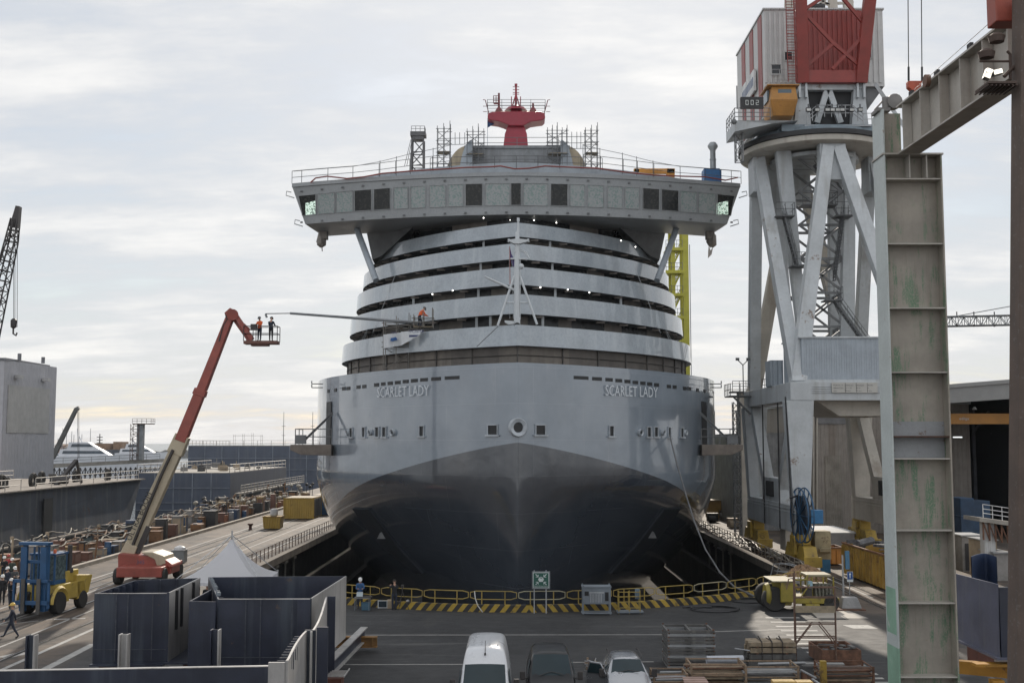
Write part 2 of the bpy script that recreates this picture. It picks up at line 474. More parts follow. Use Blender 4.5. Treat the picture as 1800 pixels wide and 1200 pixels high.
c=t.mix(t.math('MULTIPLY',br.outputs['Fac'],t.math('MULTIPLY_ADD',lo,.08,.03)),c,(.6,.62,.64))
t.l.new(c,b.inputs['Base Color'])
t.l.new(t.math('MULTIPLY_ADD',na,.2,.10),b.inputs['Roughness'])
b.inputs['Specular IOR Level'].default_value=.55;b.inputs['Coat Weight'].default_value=.9;b.inputs['Coat Roughness'].default_value=.05
bp=t.add('ShaderNodeBump');bp.inputs['Distance'].default_value=1.0;bp.inputs['Strength'].default_value=.55
t.l.new(t.math('ADD',t.math('MULTIPLY',t.noise(pos,.42,3,.5),.10),t.math('MULTIPLY',br.outputs['Fac'],.006)),bp.inputs['Height'])
t.l.new(bp.outputs[0],b.inputs['Normal'])
shipgrey=M('ship_grey_paint',(.30,.335,.37),.38,var=.12,scale=.5,streak=((.22,.24,.26),.5,1.5))
ds=[0,.04,.12,.25,.42,.65,.95,1.3,1.8,2.4,3.1,4,5,6.2,7.6,9.2,11,13,15.2,17.6,20.2,23,26,29,32,36,40,45,50,56,62,70,90,130,180,240]
zs=[-8.7+(15.6+8.7)*k/40 for k in range(41)]
m=MB()
cols=[(-1,d)for d in reversed(ds[1:])]+[(1,d)for d in ds]
rows=[m.pts([hpt(d,z,s)for s,d in cols])for z in zs]
for a,b_ in zip(rows,rows[1:]):
 for j in range(len(cols)-1):m.face((a[j],a[j+1],b_[j+1],b_[j]))
inner=[m.pts([V((X0+s*max(0,hw(d,15.6)-.3),YB0+d+(.3 if d<9 else 0),z))for s,d in cols])for z in(15.6,14.6)]
for a,b_ in((rows[-1],inner[0]),(inner[0],inner[1])):
 for j in range(len(cols)-1):m.face((a[j],a[j+1],b_[j+1],b_[j]))
m.face(inner[1])
m.face(list(reversed(rows[0])))
m.build('hull',mh,ship,smooth=50)
whitep=M('white_lettering',(.54,.58,.62),.5,var=.05,fine=0)
for s,(pa,pb)in((-1,((664,698.5),(755,695))),(1,((1063,695),(1155,698.5)))):
 a,b_=hull_px(*pa)[0],hull_px(*pb)[0]
 tm=text_mb('SCARLET LADY',1.0,0,abs(b_.x-a.x))
 hmax=max(v.z for v in tm.v);hh=17.0*pxm(92)
 vs=[]
 for v in tm.v:
  x=a.x+v.x;z=a.z+(b_.z-a.z)*v.x/(b_.x-a.x)+v.z/hmax*hh
  lo_,hi_=0.0,60.0
  for _ in range(40):
   mid=(lo_+hi_)/2
   if hw(mid,z)<abs(x-X0):lo_=mid
   else:hi_=mid
  vs.append(V((x+s*.05,YB0+lo_-.13,z)))
 tm.v=vs;tm.build('name_lettering',whitep,ship,smooth=0)
portd=M('port_dark',(.012,.013,.015),.5,fine=0);frame=M('port_frame',(.36,.39,.42),.4,fine=0)
def hull_box(px0,px1,py0,py1,name='mooring_port',sill=False,mat=None,par=ship,dep=.06):
 c,T,W,n=hull_px((px0+px1)/2,(py0+py1)/2)
 a=hull_px(px0,(py0+py1)/2)[0];b_=hull_px(px1,(py0+py1)/2)[0]
 wd=(b_-a).length;h=abs(py1-py0)*pxm(c.y)
 m=MB();m.cbox(c,wd,dep,h,ax=(T,-n,W))
 o=m.build(name,mat or portd,par,smooth=0)
 if sill:
  f=MB()
  f.cbox(c+W*h/2,wd+.1,.2,.07,ax=(T,-n,W));f.cbox(c-W*(h/2+.06),wd+.35,.34,.12,ax=(T,-n,W))
  for k in(-1,1):f.cbox(c+T*k*wd/2,.07,.2,h,ax=(T,-n,W))
  f.build('port_frame',frame,o,smooth=0)
 return o
slots=[(1230,1130,92),(1104,1038,99),(1015,964,105),(945,901,111),(884,845,117),(829,792,124),(776,742,129),(727,697,134),(682,650,140),(596,569,151),(556,530,155),(485,462,164),(454,432,166),(394,378,175),(343,332,182)]
for b_,a,y in slots:
 x0,x1,yy=490+a/3.871,490+b_/3.871,640+y/3.871
 hull_box(x0,x1,yy-3.0,yy+3.0,'bulwark_slot');hull_box(1816-x1,1816-x0,yy-3.0,yy+3.0,'bulwark_slot')
for x,w_,h,y in((495,3.2,16,759.5),(581,2.8,17,759),(672,4.6,17,758.5),(720,4.6,17,758.5),(975,5.6,18,757),(1458,15,17,755)):
 px=490+x/3.871
 hull_box(px-w_/2-1,px+w_/2+1,y-h/2,y+h/2,sill=True);hull_box(1816-px-w_/2-1,1816-px+w_/2+1,y-h/2,y+h/2,sill=True)
def ring_fairlead(px,py,rpx,hole):
 c,T,W,n=hull_px(px,py);r=rpx*pxm(c.y)
 m=MB();N=24;prof=((r,-.05),(r,.18),(r*.9,.26),(r*hole*1.1,.2),(r*hole,.02))
 rings=[m.pts([c+(T*math.cos(6.2832*k/N)+W*math.sin(6.2832*k/N))*a+n*h for k in range(N)])for a,h in prof]
 for p_,q_ in zip(rings,rings[1:]):
  for k in range(N):m.face((p_[k],p_[(k+1)%N],q_[(k+1)%N],q_[k]))
 o=m.build('fairlead',frame,ship)
 h_=MB();i=h_.pts([c+(T*math.cos(6.2832*k/N)*1.25+W*math.sin(6.2832*k/N))*r*hole*.98+n*.12 for k in range(N)]);h_.face(i)
 h_.build('fairlead_opening',portd,o,smooth=0)
ring_fairlead(909.5,751,17,.5)
for x,r in((478,5),(629,5),(783,6)):
 px=490+x/3.871
 ring_fairlead(px,760,r,.55);ring_fairlead(1816-px,760,r,.55)
for s in(-1,1):
 def q(px,py):
  p,T,W,n=hull_px(908+s*px,py);return p+n*.18,p-n*.3
 m=MB()
 pts=[(286,892),(258,893),(206,960),(163,1006),(176,1004),(236,958)]
 A=[q(*p)for p in pts]
 i=m.pts([a for a,_ in A]);j=m.pts([b_ for _,b_ in A]);m.face(i)
 for k in range(6):m.face((i[k],i[(k+1)%6],j[(k+1)%6],j[k]))
 m.build('thruster_fairing',M('fairing_shade',(.016,.019,.024),.75,fine=0,spec=.2),ship,smooth=0)  # fairing strip; shade beneath the bow knuckle goes into its dark colour
 m=MB()
 p=[q(x,y)[0]+V((0,-.1,0))for x,y in((227,944),(234,932),(237,934),(242,944))]if s<0 else[q(x,y)[0]+V((0,-.1,0))for x,y in((228,943),(235,931),(238,932),(243,943))]
 m.face(m.pts(p));m.build('draught_mark',M('mark_white',(.26,.27,.28),.6,fine=0),ship,smooth=0)
for s in(-1,1):
 def mx(x):return x if s<0 else 1816-x
 c,T,W,n=hull_px(mx(579),731);yd=c.y
 m=MB();a0,a1=at(mx(574.5),706,yd),at(mx(585.5),790,yd)
 m.cbox((a0+a1)/2+n*.02,1.5,.25,abs(a0.z-a1.z),ax=(T,-n,W));dr=m.build('shell_door',portd,ship,smooth=0)
 pf=thing('loading_platform','','',(0,0,0))if False else None
 zt=at(mx(560),781,yd).z;zb=at(mx(585),800,yd).z
 xi=at(mx(585.5),790,yd-1.2).x;xo=at(mx(514),790,yd-1.2).x
 m=MB();m.prism([(xi,yd-2.2,zt),(xo,yd-2.2,zt),(xo+s*-.0,yd-2.2,zt-.45),(xo-s*.9,yd-2.2,zt-.85),(xi,yd-2.2,zb)],(0,3.6,0))
 pl=m.build('boarding_platform',M('platform_brown_grey',(.15,.125,.105),.55,var=.3),ship,smooth=0,bevel=.03)
 m=MB();xa,xb=xi,xo-s*.4
 railing(m,[(xa,yd-2.1,zt),(xb,yd-2.1,zt),(xb,yd+1.3,zt)],1.3,(1.0,.5),.04,1.5)
 m.box(min(xb,xb+s*-.9),max(xb,xb-s*.9),yd-2.15,yd-1.9,zt+.05,zt+.8)
 for dx,dz in((0,0),(.35,.1)):
  m.bar((xi,yd-1.6,zt+2.6+dz),(xi+(xo-xi)*.75,yd-1.6,zt+.1+dz),.12,.12)
 m.build('platform_railing',M('weathered_steel_rail',(.13,.135,.14),.5),pl)
 m=MB()
 for y in(674.5,681):
  p=at(mx(568),y,yd-1);e=at(mx(548),y,yd-1);m.cyl(p,e,.045,n=5);m.cyl(e,e+V((0,0,.25)),.05,n=5)
 m.build('boom_pipe',M('weathered_steel_rail',(.13,.135,.14),.5),ship)
BW,BL_=15.8,22.0
def bwid(d,L=BL_,W=BW):
 s=min(1,max(0,d)/L);return W*(1-(1-s)**2)**.9
dd=[0,.03,.1,.25,.5,.8,1.2,1.7,2.3,3,3.8,4.7,5.7,6.8,8,9.3,10.7,12.2,13.8,15.5,17.3,19,20.5,22,24,28,34,42,55,80,120,165]
def curve(yc,off,dl=dd,W=BW):
 base=[V((X0-bwid(d,W=W),yc+d,0))for d in reversed(dl[1:])]+[V((X0+bwid(d,W=W),yc+d,0))for d in dl]
 out=[]
 for k,p in enumerate(base):
  a=base[max(0,k-1)];b_=base[min(len(base)-1,k+1)]
  tv=(b_-a).normalized();nv=V((-tv.y,tv.x,0));out.append(p+nv*off)
 return out
bandm=M('balcony_band_paint',(.33,.37,.405),.2,var=.12,scale=.35,streak=((.42,.46,.49),.5,1.1),coat=.7,bump=.03,bscale=.9,fine=.2)
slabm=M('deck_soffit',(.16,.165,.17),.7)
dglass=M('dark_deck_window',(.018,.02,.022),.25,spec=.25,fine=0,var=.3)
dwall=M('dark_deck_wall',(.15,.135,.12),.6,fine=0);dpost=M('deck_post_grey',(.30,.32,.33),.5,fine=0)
tanw=M('deck_wall_tan',(.155,.135,.115),.6,var=.25,scale=.6,streak=((.07,.06,.05),.6,1.4))
pyb=[607,551,500,455,415.7];pyt=[571,517,469,428,391.6]
DK=2.85;bands=[]
for i in range(5):
 zb=17.0+DK*i;yc=atz(908,pyb[i],zb).y
 zt=at(908,pyt[i],yc+.1).z+.02
 bands.append((zb,zt,yc))
rnd=random.Random(3)
zprev=14.7
for i,(zb,zt,yc)in enumerate(bands):
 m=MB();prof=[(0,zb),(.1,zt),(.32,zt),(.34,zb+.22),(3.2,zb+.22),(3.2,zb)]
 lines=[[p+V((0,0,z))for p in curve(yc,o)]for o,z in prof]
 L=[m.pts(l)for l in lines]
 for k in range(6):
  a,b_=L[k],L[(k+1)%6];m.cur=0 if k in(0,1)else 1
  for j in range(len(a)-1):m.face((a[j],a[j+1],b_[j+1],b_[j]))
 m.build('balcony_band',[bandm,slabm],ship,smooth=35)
 m=MB();off=.55 if i==0 else 1.5
 fine=[k*.9 for k in range(0,60)]+[60,90,165]
 cv=curve(yc,off,fine)
 a=m.pts([p+V((0,0,zprev))for p in cv]);b_=m.pts([p+V((0,0,zb+.1))for p in cv])
 run=0
 for j in range(len(cv)-1):
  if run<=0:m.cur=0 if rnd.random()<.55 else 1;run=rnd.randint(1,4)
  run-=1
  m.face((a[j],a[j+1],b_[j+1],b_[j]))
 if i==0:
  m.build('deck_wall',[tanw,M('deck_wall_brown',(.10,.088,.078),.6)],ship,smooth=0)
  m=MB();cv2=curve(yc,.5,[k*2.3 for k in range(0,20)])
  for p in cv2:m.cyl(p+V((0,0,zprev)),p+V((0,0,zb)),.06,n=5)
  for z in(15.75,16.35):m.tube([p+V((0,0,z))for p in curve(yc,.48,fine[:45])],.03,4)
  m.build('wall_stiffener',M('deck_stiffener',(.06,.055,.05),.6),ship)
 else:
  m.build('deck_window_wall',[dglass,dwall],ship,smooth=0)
  for p in curve(yc,.45,[k*2.1+.9 for k in range(0,10)]):
   m=MB();m.cbox(p+V((0,0,zb-.12)),.7,.3,.14)
   m.build('soffit_fitting',M('fitting_brown',(.16,.14,.125),.6),ship,smooth=0)
 zprev=zb+.22
ztop=bands[-1][0]+DK+.2
m=MB();yc=bands[-1][2]+2.6;cv=curve(yc,.4,[k*.9 for k in range(0,50)]+[165])
a=m.pts([p+V((0,0,zprev))for p in cv]);b_=m.pts([p+V((0,0,ztop))for p in cv])
for j in range(len(cv)-1):
 m.cur=0 if(j//3)%3 else 1;m.face((a[j],a[j+1],b_[j+1],b_[j]))
m.cur=1;m.face(b_)
m.build('deck_window_wall',[dglass,dwall],ship,smooth=0)
for gi,xs in((2,(845,971)),(1,(841,976,727,1091)),(0,(862,954,838)),(3,(850,967))):
 zb=bands[gi+1][0];yc=bands[gi+1][2]
 for x in xs:
  y=yc
  for _ in range(8):
   p=at(x,500,y);d=0
   while bwid(d)<abs(p.x-X0):d+=.05
   y=yc+d+.5
  m=MB();xx=at(x,500,y).x;m.box(xx-.1,xx+.1,y-.1,y+.1,bands[gi][1]-.9,zb)
  m.build('deck_post',dpost,ship,smooth=0)
lampm=M('lit_deck_lamp',(1,1,1),.5,emit=((1,.97,.9),5.0),fine=0)
for z,pts in((30.55,((850,383),(897,387),(938.6,387),(978,391.5))),(28.3,((1091.6,423),(1117,434))),(22.6,((795.7,510.5),(760,517),(731,528.6),(706,540),(950,505),(998,509),(1036,514),(1105,532)))):
 for x,y in pts:
  m=MB();m.ball(atz(x,y,z),.06,5);m.build('deck_lamp',lampm,ship)
for s in(-1,1):
 for x0,y0,x1,y1 in((622,640,655,560),(655,585,700,470),(628,612,664,545)):
  a=at(x0 if s<0 else 1816-x0,y0,97.2);b_=at(x1 if s<0 else 1816-x1,y1,100.5);m=MB();m.cyl(a,b_,.02,n=4);m.build('guard_wire',dpost,ship)
ZT,ZB=34.75,30.9
YBR=atz(908,303,ZT).y
def fy(x):return YBR+4.6*(abs(x-X0)/21.5)**1.7
wheel=M('bridge_paint',(.29,.305,.315),.42,var=.08,scale=.4,fine=.2)
bridge_prof=[(1.0,-.12,ZT),(1.0,-.12,ZT-.35),(.998,0,ZT-.4),(.942,.38,ZB),(.925,1.2,ZB-.2),(.905,6.4,ZB-.1),(.985,6.8,ZT-.3),(1.0,7.2,ZT)]
m=MB();rings=[]
for k in range(49):
 tt=-1+k/24;x=X0+21.5*tt
 rings.append([V((X0+21.5*tt*f,fy(x)+dy,z))for f,dy,z in bridge_prof])
m.loft(rings)
bridge=m.build('bridge',wheel,ship,smooth=25)
def fpx(px,py,push=0):
 y=YBR
 for _ in range(12):
  p=at(px,py,y);u=(ZT-.4-p.z)/(ZT-.4-ZB)
  y=fy(X0+(p.x-X0)/(1-.058*max(0,u)))+.38*max(0,u)-push
 return at(px,py,y)
film=bpy.data.materials.new('window_film');t=NT(film);b=t.n['Principled BSDF']
pos=t.n.new('ShaderNodeNewGeometry').outputs['Position']
f1=t.noise(pos,5.5,5,.7);f2=t.noise(pos,1.1,3,.6)
cc=t.mix(t.math('MULTIPLY',t.ramp(f1,.46,.58),t.ramp(f2,.30,.48)),(.30,.315,.32),(.18,.25,.235))
t.l.new(cc,b.inputs['Base Color']);b.inputs['Roughness'].default_value=.4
bglass=bpy.data.materials.new('bridge_glass');t=NT(bglass);b=t.n['Principled BSDF']
pos=t.n.new('ShaderNodeNewGeometry').outputs['Position']
f1=t.noise(pos,4.5,5,.7)
cc=t.mix(t.ramp(f1,.5,.64),(.012,.014,.015),(.045,.047,.042))
t.l.new(cc,b.inputs['Base Color']);b.inputs['Roughness'].default_value=.22;b.inputs['Specular IOR Level'].default_value=.3
lit=bpy.data.materials.new('end_window_glow');t=NT(lit);b=t.n['Principled BSDF']  # opaque end pane; its bright green light is painted on and glows
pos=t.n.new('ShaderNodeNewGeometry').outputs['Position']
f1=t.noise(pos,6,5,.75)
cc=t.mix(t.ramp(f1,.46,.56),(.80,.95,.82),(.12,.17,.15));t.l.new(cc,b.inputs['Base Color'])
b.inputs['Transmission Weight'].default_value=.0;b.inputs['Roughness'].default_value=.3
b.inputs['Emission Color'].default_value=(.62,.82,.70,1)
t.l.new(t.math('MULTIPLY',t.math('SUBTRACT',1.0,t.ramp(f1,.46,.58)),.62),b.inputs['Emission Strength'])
wframe=M('window_frame_grey',(.24,.25,.255),.5,fine=0)
def ytop(px):return 322+19.0*(abs(px-908)/350)**1.8
def ybot(px):return 361+15.5*(abs(px-908)/350)**1.8
def bwin(x0,x1,mat,ends=(0,0,0,0),grow=0):
 P=[(x0+ends[0],ytop(x0)-grow),(x1+ends[1],ytop(x1)-grow),(x1+ends[2],ybot(x1)+grow),(x0+ends[3],ybot(x0)+grow)]
 m=MB();a=[fpx(x,y,.035)for x,y in P];m.prism(a,(0,.1,0))
 o=m.build('window',mat,bridge,smooth=0);f=MB();a=[fpx(x,y,.05)for x,y in P]
 for p,q in zip(a,a[1:]+a[:1]):f.bar(p,q,.07,.05)
 f.build('window_frame',wframe,o,smooth=0);return o
for x0,x1,k in((558,588,0),(591,620,0),(623,653,1),(657,686,1),(692,717,0),(722,748,0),(755,783,0),(788,814,0),(818,848,1),(853,896,0)):
 mt=(film,bglass)[k]
 bwin(x0,x1,mt);bwin(1816-x1,1816-x0,mt)
bwin(898,916,bglass)
for s in(-1,1):
 x0,x1=(524.5,555)if s<0 else(1261,1291.5)
 e=(0,0,0,7)if s<0 else(0,0,-7,0)
 o=bwin(x0,x1,bglass,e)
 m=MB();x0,x1=(537,555)if s<0 else(1260,1280)
 a=[fpx(x,y,.05)for x,y in((x0,357),(x1,353),(x1,377),(x0,378))];m.prism(a,(0,.12,0));m.build('window_glow_patch',lit,bridge,smooth=0)
for x in[530+k*36 for k in range(22)]:
 for yy in(ytop(x)-7.5,ybot(x)+12):
  m=MB();p=fpx(x,yy,.05);m.cbox(p,.22,.16,.14)
  m.build('facade_bracket',M('bracket_dark',(.12,.125,.13),.5),bridge,smooth=0)
for s in(-1,1):
 m=MB()
 y0,y1=bands[-1][2]+12,bands[-1][2]+26
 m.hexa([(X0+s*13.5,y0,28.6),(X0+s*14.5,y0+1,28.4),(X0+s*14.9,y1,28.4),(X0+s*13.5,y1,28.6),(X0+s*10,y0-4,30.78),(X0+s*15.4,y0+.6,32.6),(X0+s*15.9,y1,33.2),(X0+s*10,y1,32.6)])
 m.build('wing_bracket',M('bracket_dark_grey',(.10,.105,.11),.6),ship,smooth=0)  # dark grey support plates between wing underside and deck side
for s in(-1,1):
 def mx(x):return x if s<0 else 1816-x
 m=MB();m.cyl(at(mx(627),402,109.5),at(mx(661),493,106.0),.3,n=10);m.build('wing_strut',shipgrey,ship)
for s in(-1,1):
 for x,y in((512,338),(527,388)):
  m=MB()
  p=at(x if s<0 else 1816-x,y,YBR+5.2)
  m.tube([p,p+V((s*.45,0,.1)),p+V((s*.5,0,-.3)),p+V((-s*.3,0,-.55))],.05,5)
  m.build('mooring_handle',dpost,bridge)
m=MB();rings=[]
for k in range(33):
 tt=-1+k/16;x=X0+18.5*tt;h=.15+1.0*max(0,math.cos(tt*1.5))**.8
 y=fy(x)+.9+1.2*abs(tt)
 rings.append([V((x,y,ZT-.05)),V((x,y+.02,ZT+h*.9)),V((x,y+.05,ZT+h)),V((x,y+7,ZT+h)),V((x,y+7,ZT-.05))])
m.loft(rings);m.build('bridge_roof',shipgrey,ship,smooth=40)
YU=113.0
m=MB();zt=at(908,256,YU).z;xa,xb=at(818,270,YU).x,at(1000,270,YU).x
m.box(xa,xb,YU,YU+14,ZT,zt);m.box(xa-.1,xb+.1,YU-.12,YU,zt-.3,zt-.02)
m.build('upper_house',M('house_grey',(.21,.22,.23),.6,streak=((.12,.12,.12),.5,1.2)),ship,smooth=0)
cream=M('primer_cream',(.50,.42,.30),.6,var=.12,streak=((.3,.25,.18),.5,2.0))
for s in(-1,1):
 m=MB();rings=[]
 for k in range(13):
  a=R(90)*k/12
  xo=at(781 if s<0 else 1035,270,YU+2).x;xi=at(822 if s<0 else 994,270,YU+2).x
  z=ZT+.5+(zt+.05-ZT-.5)*math.sin(a);x=xo+(xi-xo)*(1-math.cos(a))
  rings.append([V((x,YU+.3,z)),V((x,YU+13,z)),V((xi,YU+13,ZT)),V((xi,YU+.3,ZT))])
 m.loft(rings);m.build('curved_fairing',cream,ship,smooth=30)
 m=MB();pr=[]
 for k in range(11):
  a=R(90)*k/10;xo=at(806 if s<0 else 1010,270,YU-2).x;xi=at(830 if s<0 else 986,270,YU-2).x
  pr.append(V((xo+(xi-xo)*(1-math.cos(a)),YU-2.2,ZT+.3+(zt-ZT-.3)*math.sin(a))))
 pr.append(V((xi,YU-2.2,ZT)));m.prism(pr,(0,2.0,0));m.build('fairing_cheek',shipgrey,ship,smooth=0)
thin=M('thin_rail_grey',(.12,.125,.13),.5,fine=0)
m=MB()
px=[513,530,576,620,666,695,720,760,790]
py=[326,324,320,316,311,306,302,299,296]
for s in(-1,1):
 ps=[]
 for x,y in zip(px,py):
  p=fpx(x,312,0)if s<0 else fpx(1816-x,312,0);ps.append(V((p.x,p.y+.1,ZT+.0+max(0,(x-640))*.004)))
 railing(m,ps,1.25,(1.0,.5),.03,2.6)
 m.tube([p+V((0,.7,1.4+.9*max(0,k-3)/5))for k,p in enumerate(ps)],.025,4)
 for k,p in enumerate(ps[4:]):m.cyl(p+V((0,.7,0)),p+V((0,.7,1.5+.9*(k+1)/5)),.03,n=4)
pm=[V((X0-8+16*k/8,fy(X0-8+16*k/8)+.2,ZT+.45))for k in range(9)]
railing(m,pm,1.15,(1.0,.5),.03,2.5)
railing(m,[(xa+1,YU+1,zt),(xb-1,YU+1,zt)],1.1,(1.0,.5),.03,3.5)
railing(m,[(xa,YU-1.5,ZT+1.5),(xb,YU-1.5,ZT+1.5)],1.9,(1.0,.62,.3),.03,3.2)
m.build('roof_railing',thin,ship)
redm=M('mast_red',(.27,.022,.04),.4,var=.12,fine=.1)
YM=121.0
def mp(x,y,dy=0):return at(x,y,YM+dy)
m=MB()
rings=[]
for y,wl,wr in((262,885,928),(240,887.5,926),(221,894,920),(205,896.5,918),(196,898,917)):
 a,b_=mp(wl,y),mp(wr,y);dpt=(b_.x-a.x)*.9
 rings.append([V((a.x,YM-dpt/2,a.z)),V((b_.x,YM-dpt/2,a.z)),V((b_.x,YM+dpt/2,a.z)),V((a.x,YM+dpt/2,a.z))])
m.loft(rings);mast=m.build('radar_mast',redm,ship,smooth=30,bevel=.04)
m=MB();cx_=mp(908,200).x
out=[(857,204),(858,199),(865,196.5),(880,196),(936,196),(951,196.5),(957.5,199),(958.5,207),(954,211),(933,214),(920,221),(896,221),(885,216),(876,213),(862,211),(857.5,208.5)]
P=[mp(x,y,-1.2)for x,y in out];m.prism(P,(0,2.4,0));m.build('mast_platform',redm,mast,smooth=0,bevel=.08)
m=MB()
top=mp(907,196).z
m.cyl(mp(907,196),mp(907,150),.14,.1,6);m.cbox(mp(907,149.5),.3,.3,.2)
for x in(899,915):m.cyl(mp(x,192),mp(907,166),.07,n=5);m.cyl(mp(x,192),mp(x,170),.05,n=4)
for y in(153,158,163,166):m.cbox(mp(907,y),.7,.08,.05)
for y in(186,191):m.bar(mp(899,y),mp(915,y),.07)
m.lathe([(1.3,0),(1.0,.35),(.3,.6)],mp(907,196),10)
m.build('mast_spike',redm,mast)
m=MB()
for x,y in((877,164),(937,182)):m.cyl(mp(x,196),mp(x,y),.13,.11,6);m.lathe([(.45,0),(.2,.4)],mp(x,196),8)
m.bar(mp(868,182),mp(877,182),.12,.2)
for x in(867.5,872):m.cyl(mp(x,182),mp(x,168.5),.04,n=4)
for y in(168.5,173,177):m.bar(mp(867.5,y),mp(876,y),.05)
for s in(-1,1):
 b_=mp(908+s*48,202);m.tube([b_,b_+V((s*.45,0,1.3)),b_+V((s*.6,0,1.5)),b_+V((s*.85,0,1.5))]if 0 else[mp(908+s*48,202),mp(908+s*55,176),mp(908+s*59,175.5)],.05,5)
 for y in(187,196.5):m.bar(mp(908+s*52,y),mp(908+s*59,y),.05)
m.build('antenna',M('antenna_dark_red',(.16,.03,.035),.5),mast)
m=MB();a,b_=mp(857,196),mp(958,196)
ps=[V((a.x,YM-1.0,a.z)),V((b_.x,YM-1.0,a.z)),V((b_.x,YM+1.1,a.z)),V((a.x,YM+1.1,a.z)),V((a.x,YM-1.0,a.z))]
railing(m,ps,1.0,(1.0,.66,.33),.025,1.6,4);m.build('mast_railing',thin,mast)
m=MB();a=mp(857,211);P=[]
for k in range(5):
 P.append((a+V((.02+k*.18*(1 if k<4 else .9),.05*math.sin(k*1.8),-.02-.0*k)),a+V((.02+k*.17,.06*math.sin(k*1.8+.5),-.85+.09*k))))
i=m.pts([p for p,_ in P]);j=m.pts([q_ for _,q_ in P])
for k in range(4):m.face((i[k],i[k+1],j[k+1],j[k]))
m.cyl(a+V((0,0,.2)),a+V((0,0,-4.2)),.02,n=4)
tag(m.build('flag',M('blue_flag_cloth',(.05,.10,.22),.8),None),'small blue flag hanging under the left end of the red mast platform','flag')
YF=bands[0][2]-.1+.8
def fp(x,y,dy=0):return at(x,y,YF+dy)
wm=M('signal_mast_white',(.52,.55,.57),.45,var=.06,fine=.1)
m=MB()
m.cyl(fp(908.5,560),fp(908.5,455),.24,.2,10);m.cyl(fp(909.5,455),fp(909.5,408),.2,.14,8);m.cyl(fp(911,408),fp(911,386),.1,.07,6)
m.cbox(fp(911,386),.2,.2,.25)
fm=m.build('signal_mast',wm,ship)
m=MB();p=fp(909,560)
m.cbox(p+V((0,0,-.35)),.45,.45,.8);m.cbox(p+V((0,-.1,-.9)),.55,.7,.5);m.build('mast_foot',wm,fm,smooth=0,bevel=.04)
m=MB();m.cyl(fp(909,573)+V((0,-.5,0)),fp(909,573)+V((0,-.35,0)),.22,n=10);m.build('mast_bell',portd,fm)
for x0,y0,x1,y1 in((875,572,904,485),(944,570,914,485)):
 m=MB();m.cyl(fp(x0,y0,-.2),fp(x1,y1),.09,.09,7);m.build('mast_leg',wm,fm)
m=MB();m.cyl(fp(888,532),fp(932,532),.07,n=6);m.build('spreader',wm,fm)
m=MB();m.cyl(fp(852,486,-.4),fp(907,511),.07,.1,7);m.build('boom',wm,fm)
m=MB()
m.prism([fp(894,421,-.3),fp(909,419,-.3),fp(929,421,-.3),fp(928,424,-.3),(fp(914,428,-.3)),fp(904,428,-.3),fp(895,424,-.3)],(0,.6,0))
m.bar(fp(897,455),fp(926,455),.3,.1);m.bar(fp(903,442),fp(909,442),.1)
for x in(894.5,928.5):m.cyl(fp(x,420),fp(x,426),.08,n=6)
m.tube([fp(912,440),fp(921,443),fp(930,453),fp(926,457),fp(912,454)],.05,5);m.tube([fp(913,437),fp(925,443),fp(931,455)],.04,5)
m.ball(fp(916,468),.22,6);m.build('yard_arm',wm,fm)
m=MB()
for k in range(26):
 z=560-k*4.0;m.bar(fp(911.5,z,-.1),fp(914.5,z,-.1),.03)
for x in(911.3,914.7):m.cyl(fp(x,562,-.1),fp(x,456,-.1),.02,n=4)
m.cyl(fp(895,455),fp(896,560),.012,n=3);m.cyl(fp(900,455),fp(902,560),.012,n=3)
m.build('mast_ladder',wm,fm)
m=MB();m.prism([fp(887,563,-.4),fp(904,564,-.4),fp(904,569,-.4),fp(894,570,-.4),fp(887,566,-.4)],(0,.3,0));m.build('winch_bracket',wm,fm,smooth=0)
m=MB();a=[fp(896,433),fp(899,446),fp(904.5,457),fp(906,472),fp(900,466),fp(896,452)]
m.prism(a,(0,.03,0));tag(m.build('flag',M('purple_flag_cloth',(.06,.045,.14),.8),None,smooth=0),'dark purple flag flying beside the white signal mast on the bow','flag')
m=MB();m.cyl(fp(896,433),fp(896.5,500),.025,n=4);tag(m.build('flag_halyard',M('halyard_red',(.3,.08,.06),.7),None),'thin reddish halyard line below the purple flag by the white mast','rope')
m=MB();m.cyl(at(876,573,YF-.2),at(838,609,YF-.6),.03,n=4);tag(m.build('rigging_line',thin,None),'dark slack line running down left from the white signal mast','rope')
scafm=M('scaffold_tube',(.16,.15,.135),.5,metal=.4,var=.3,rust=((.16,.07,.03),.3,2.0))
scafg=M('scaffold_grey',(.13,.135,.14),.5,var=.2)
plank=M('scaffold_plank',(.26,.215,.15),.8,var=.35,scale=2)
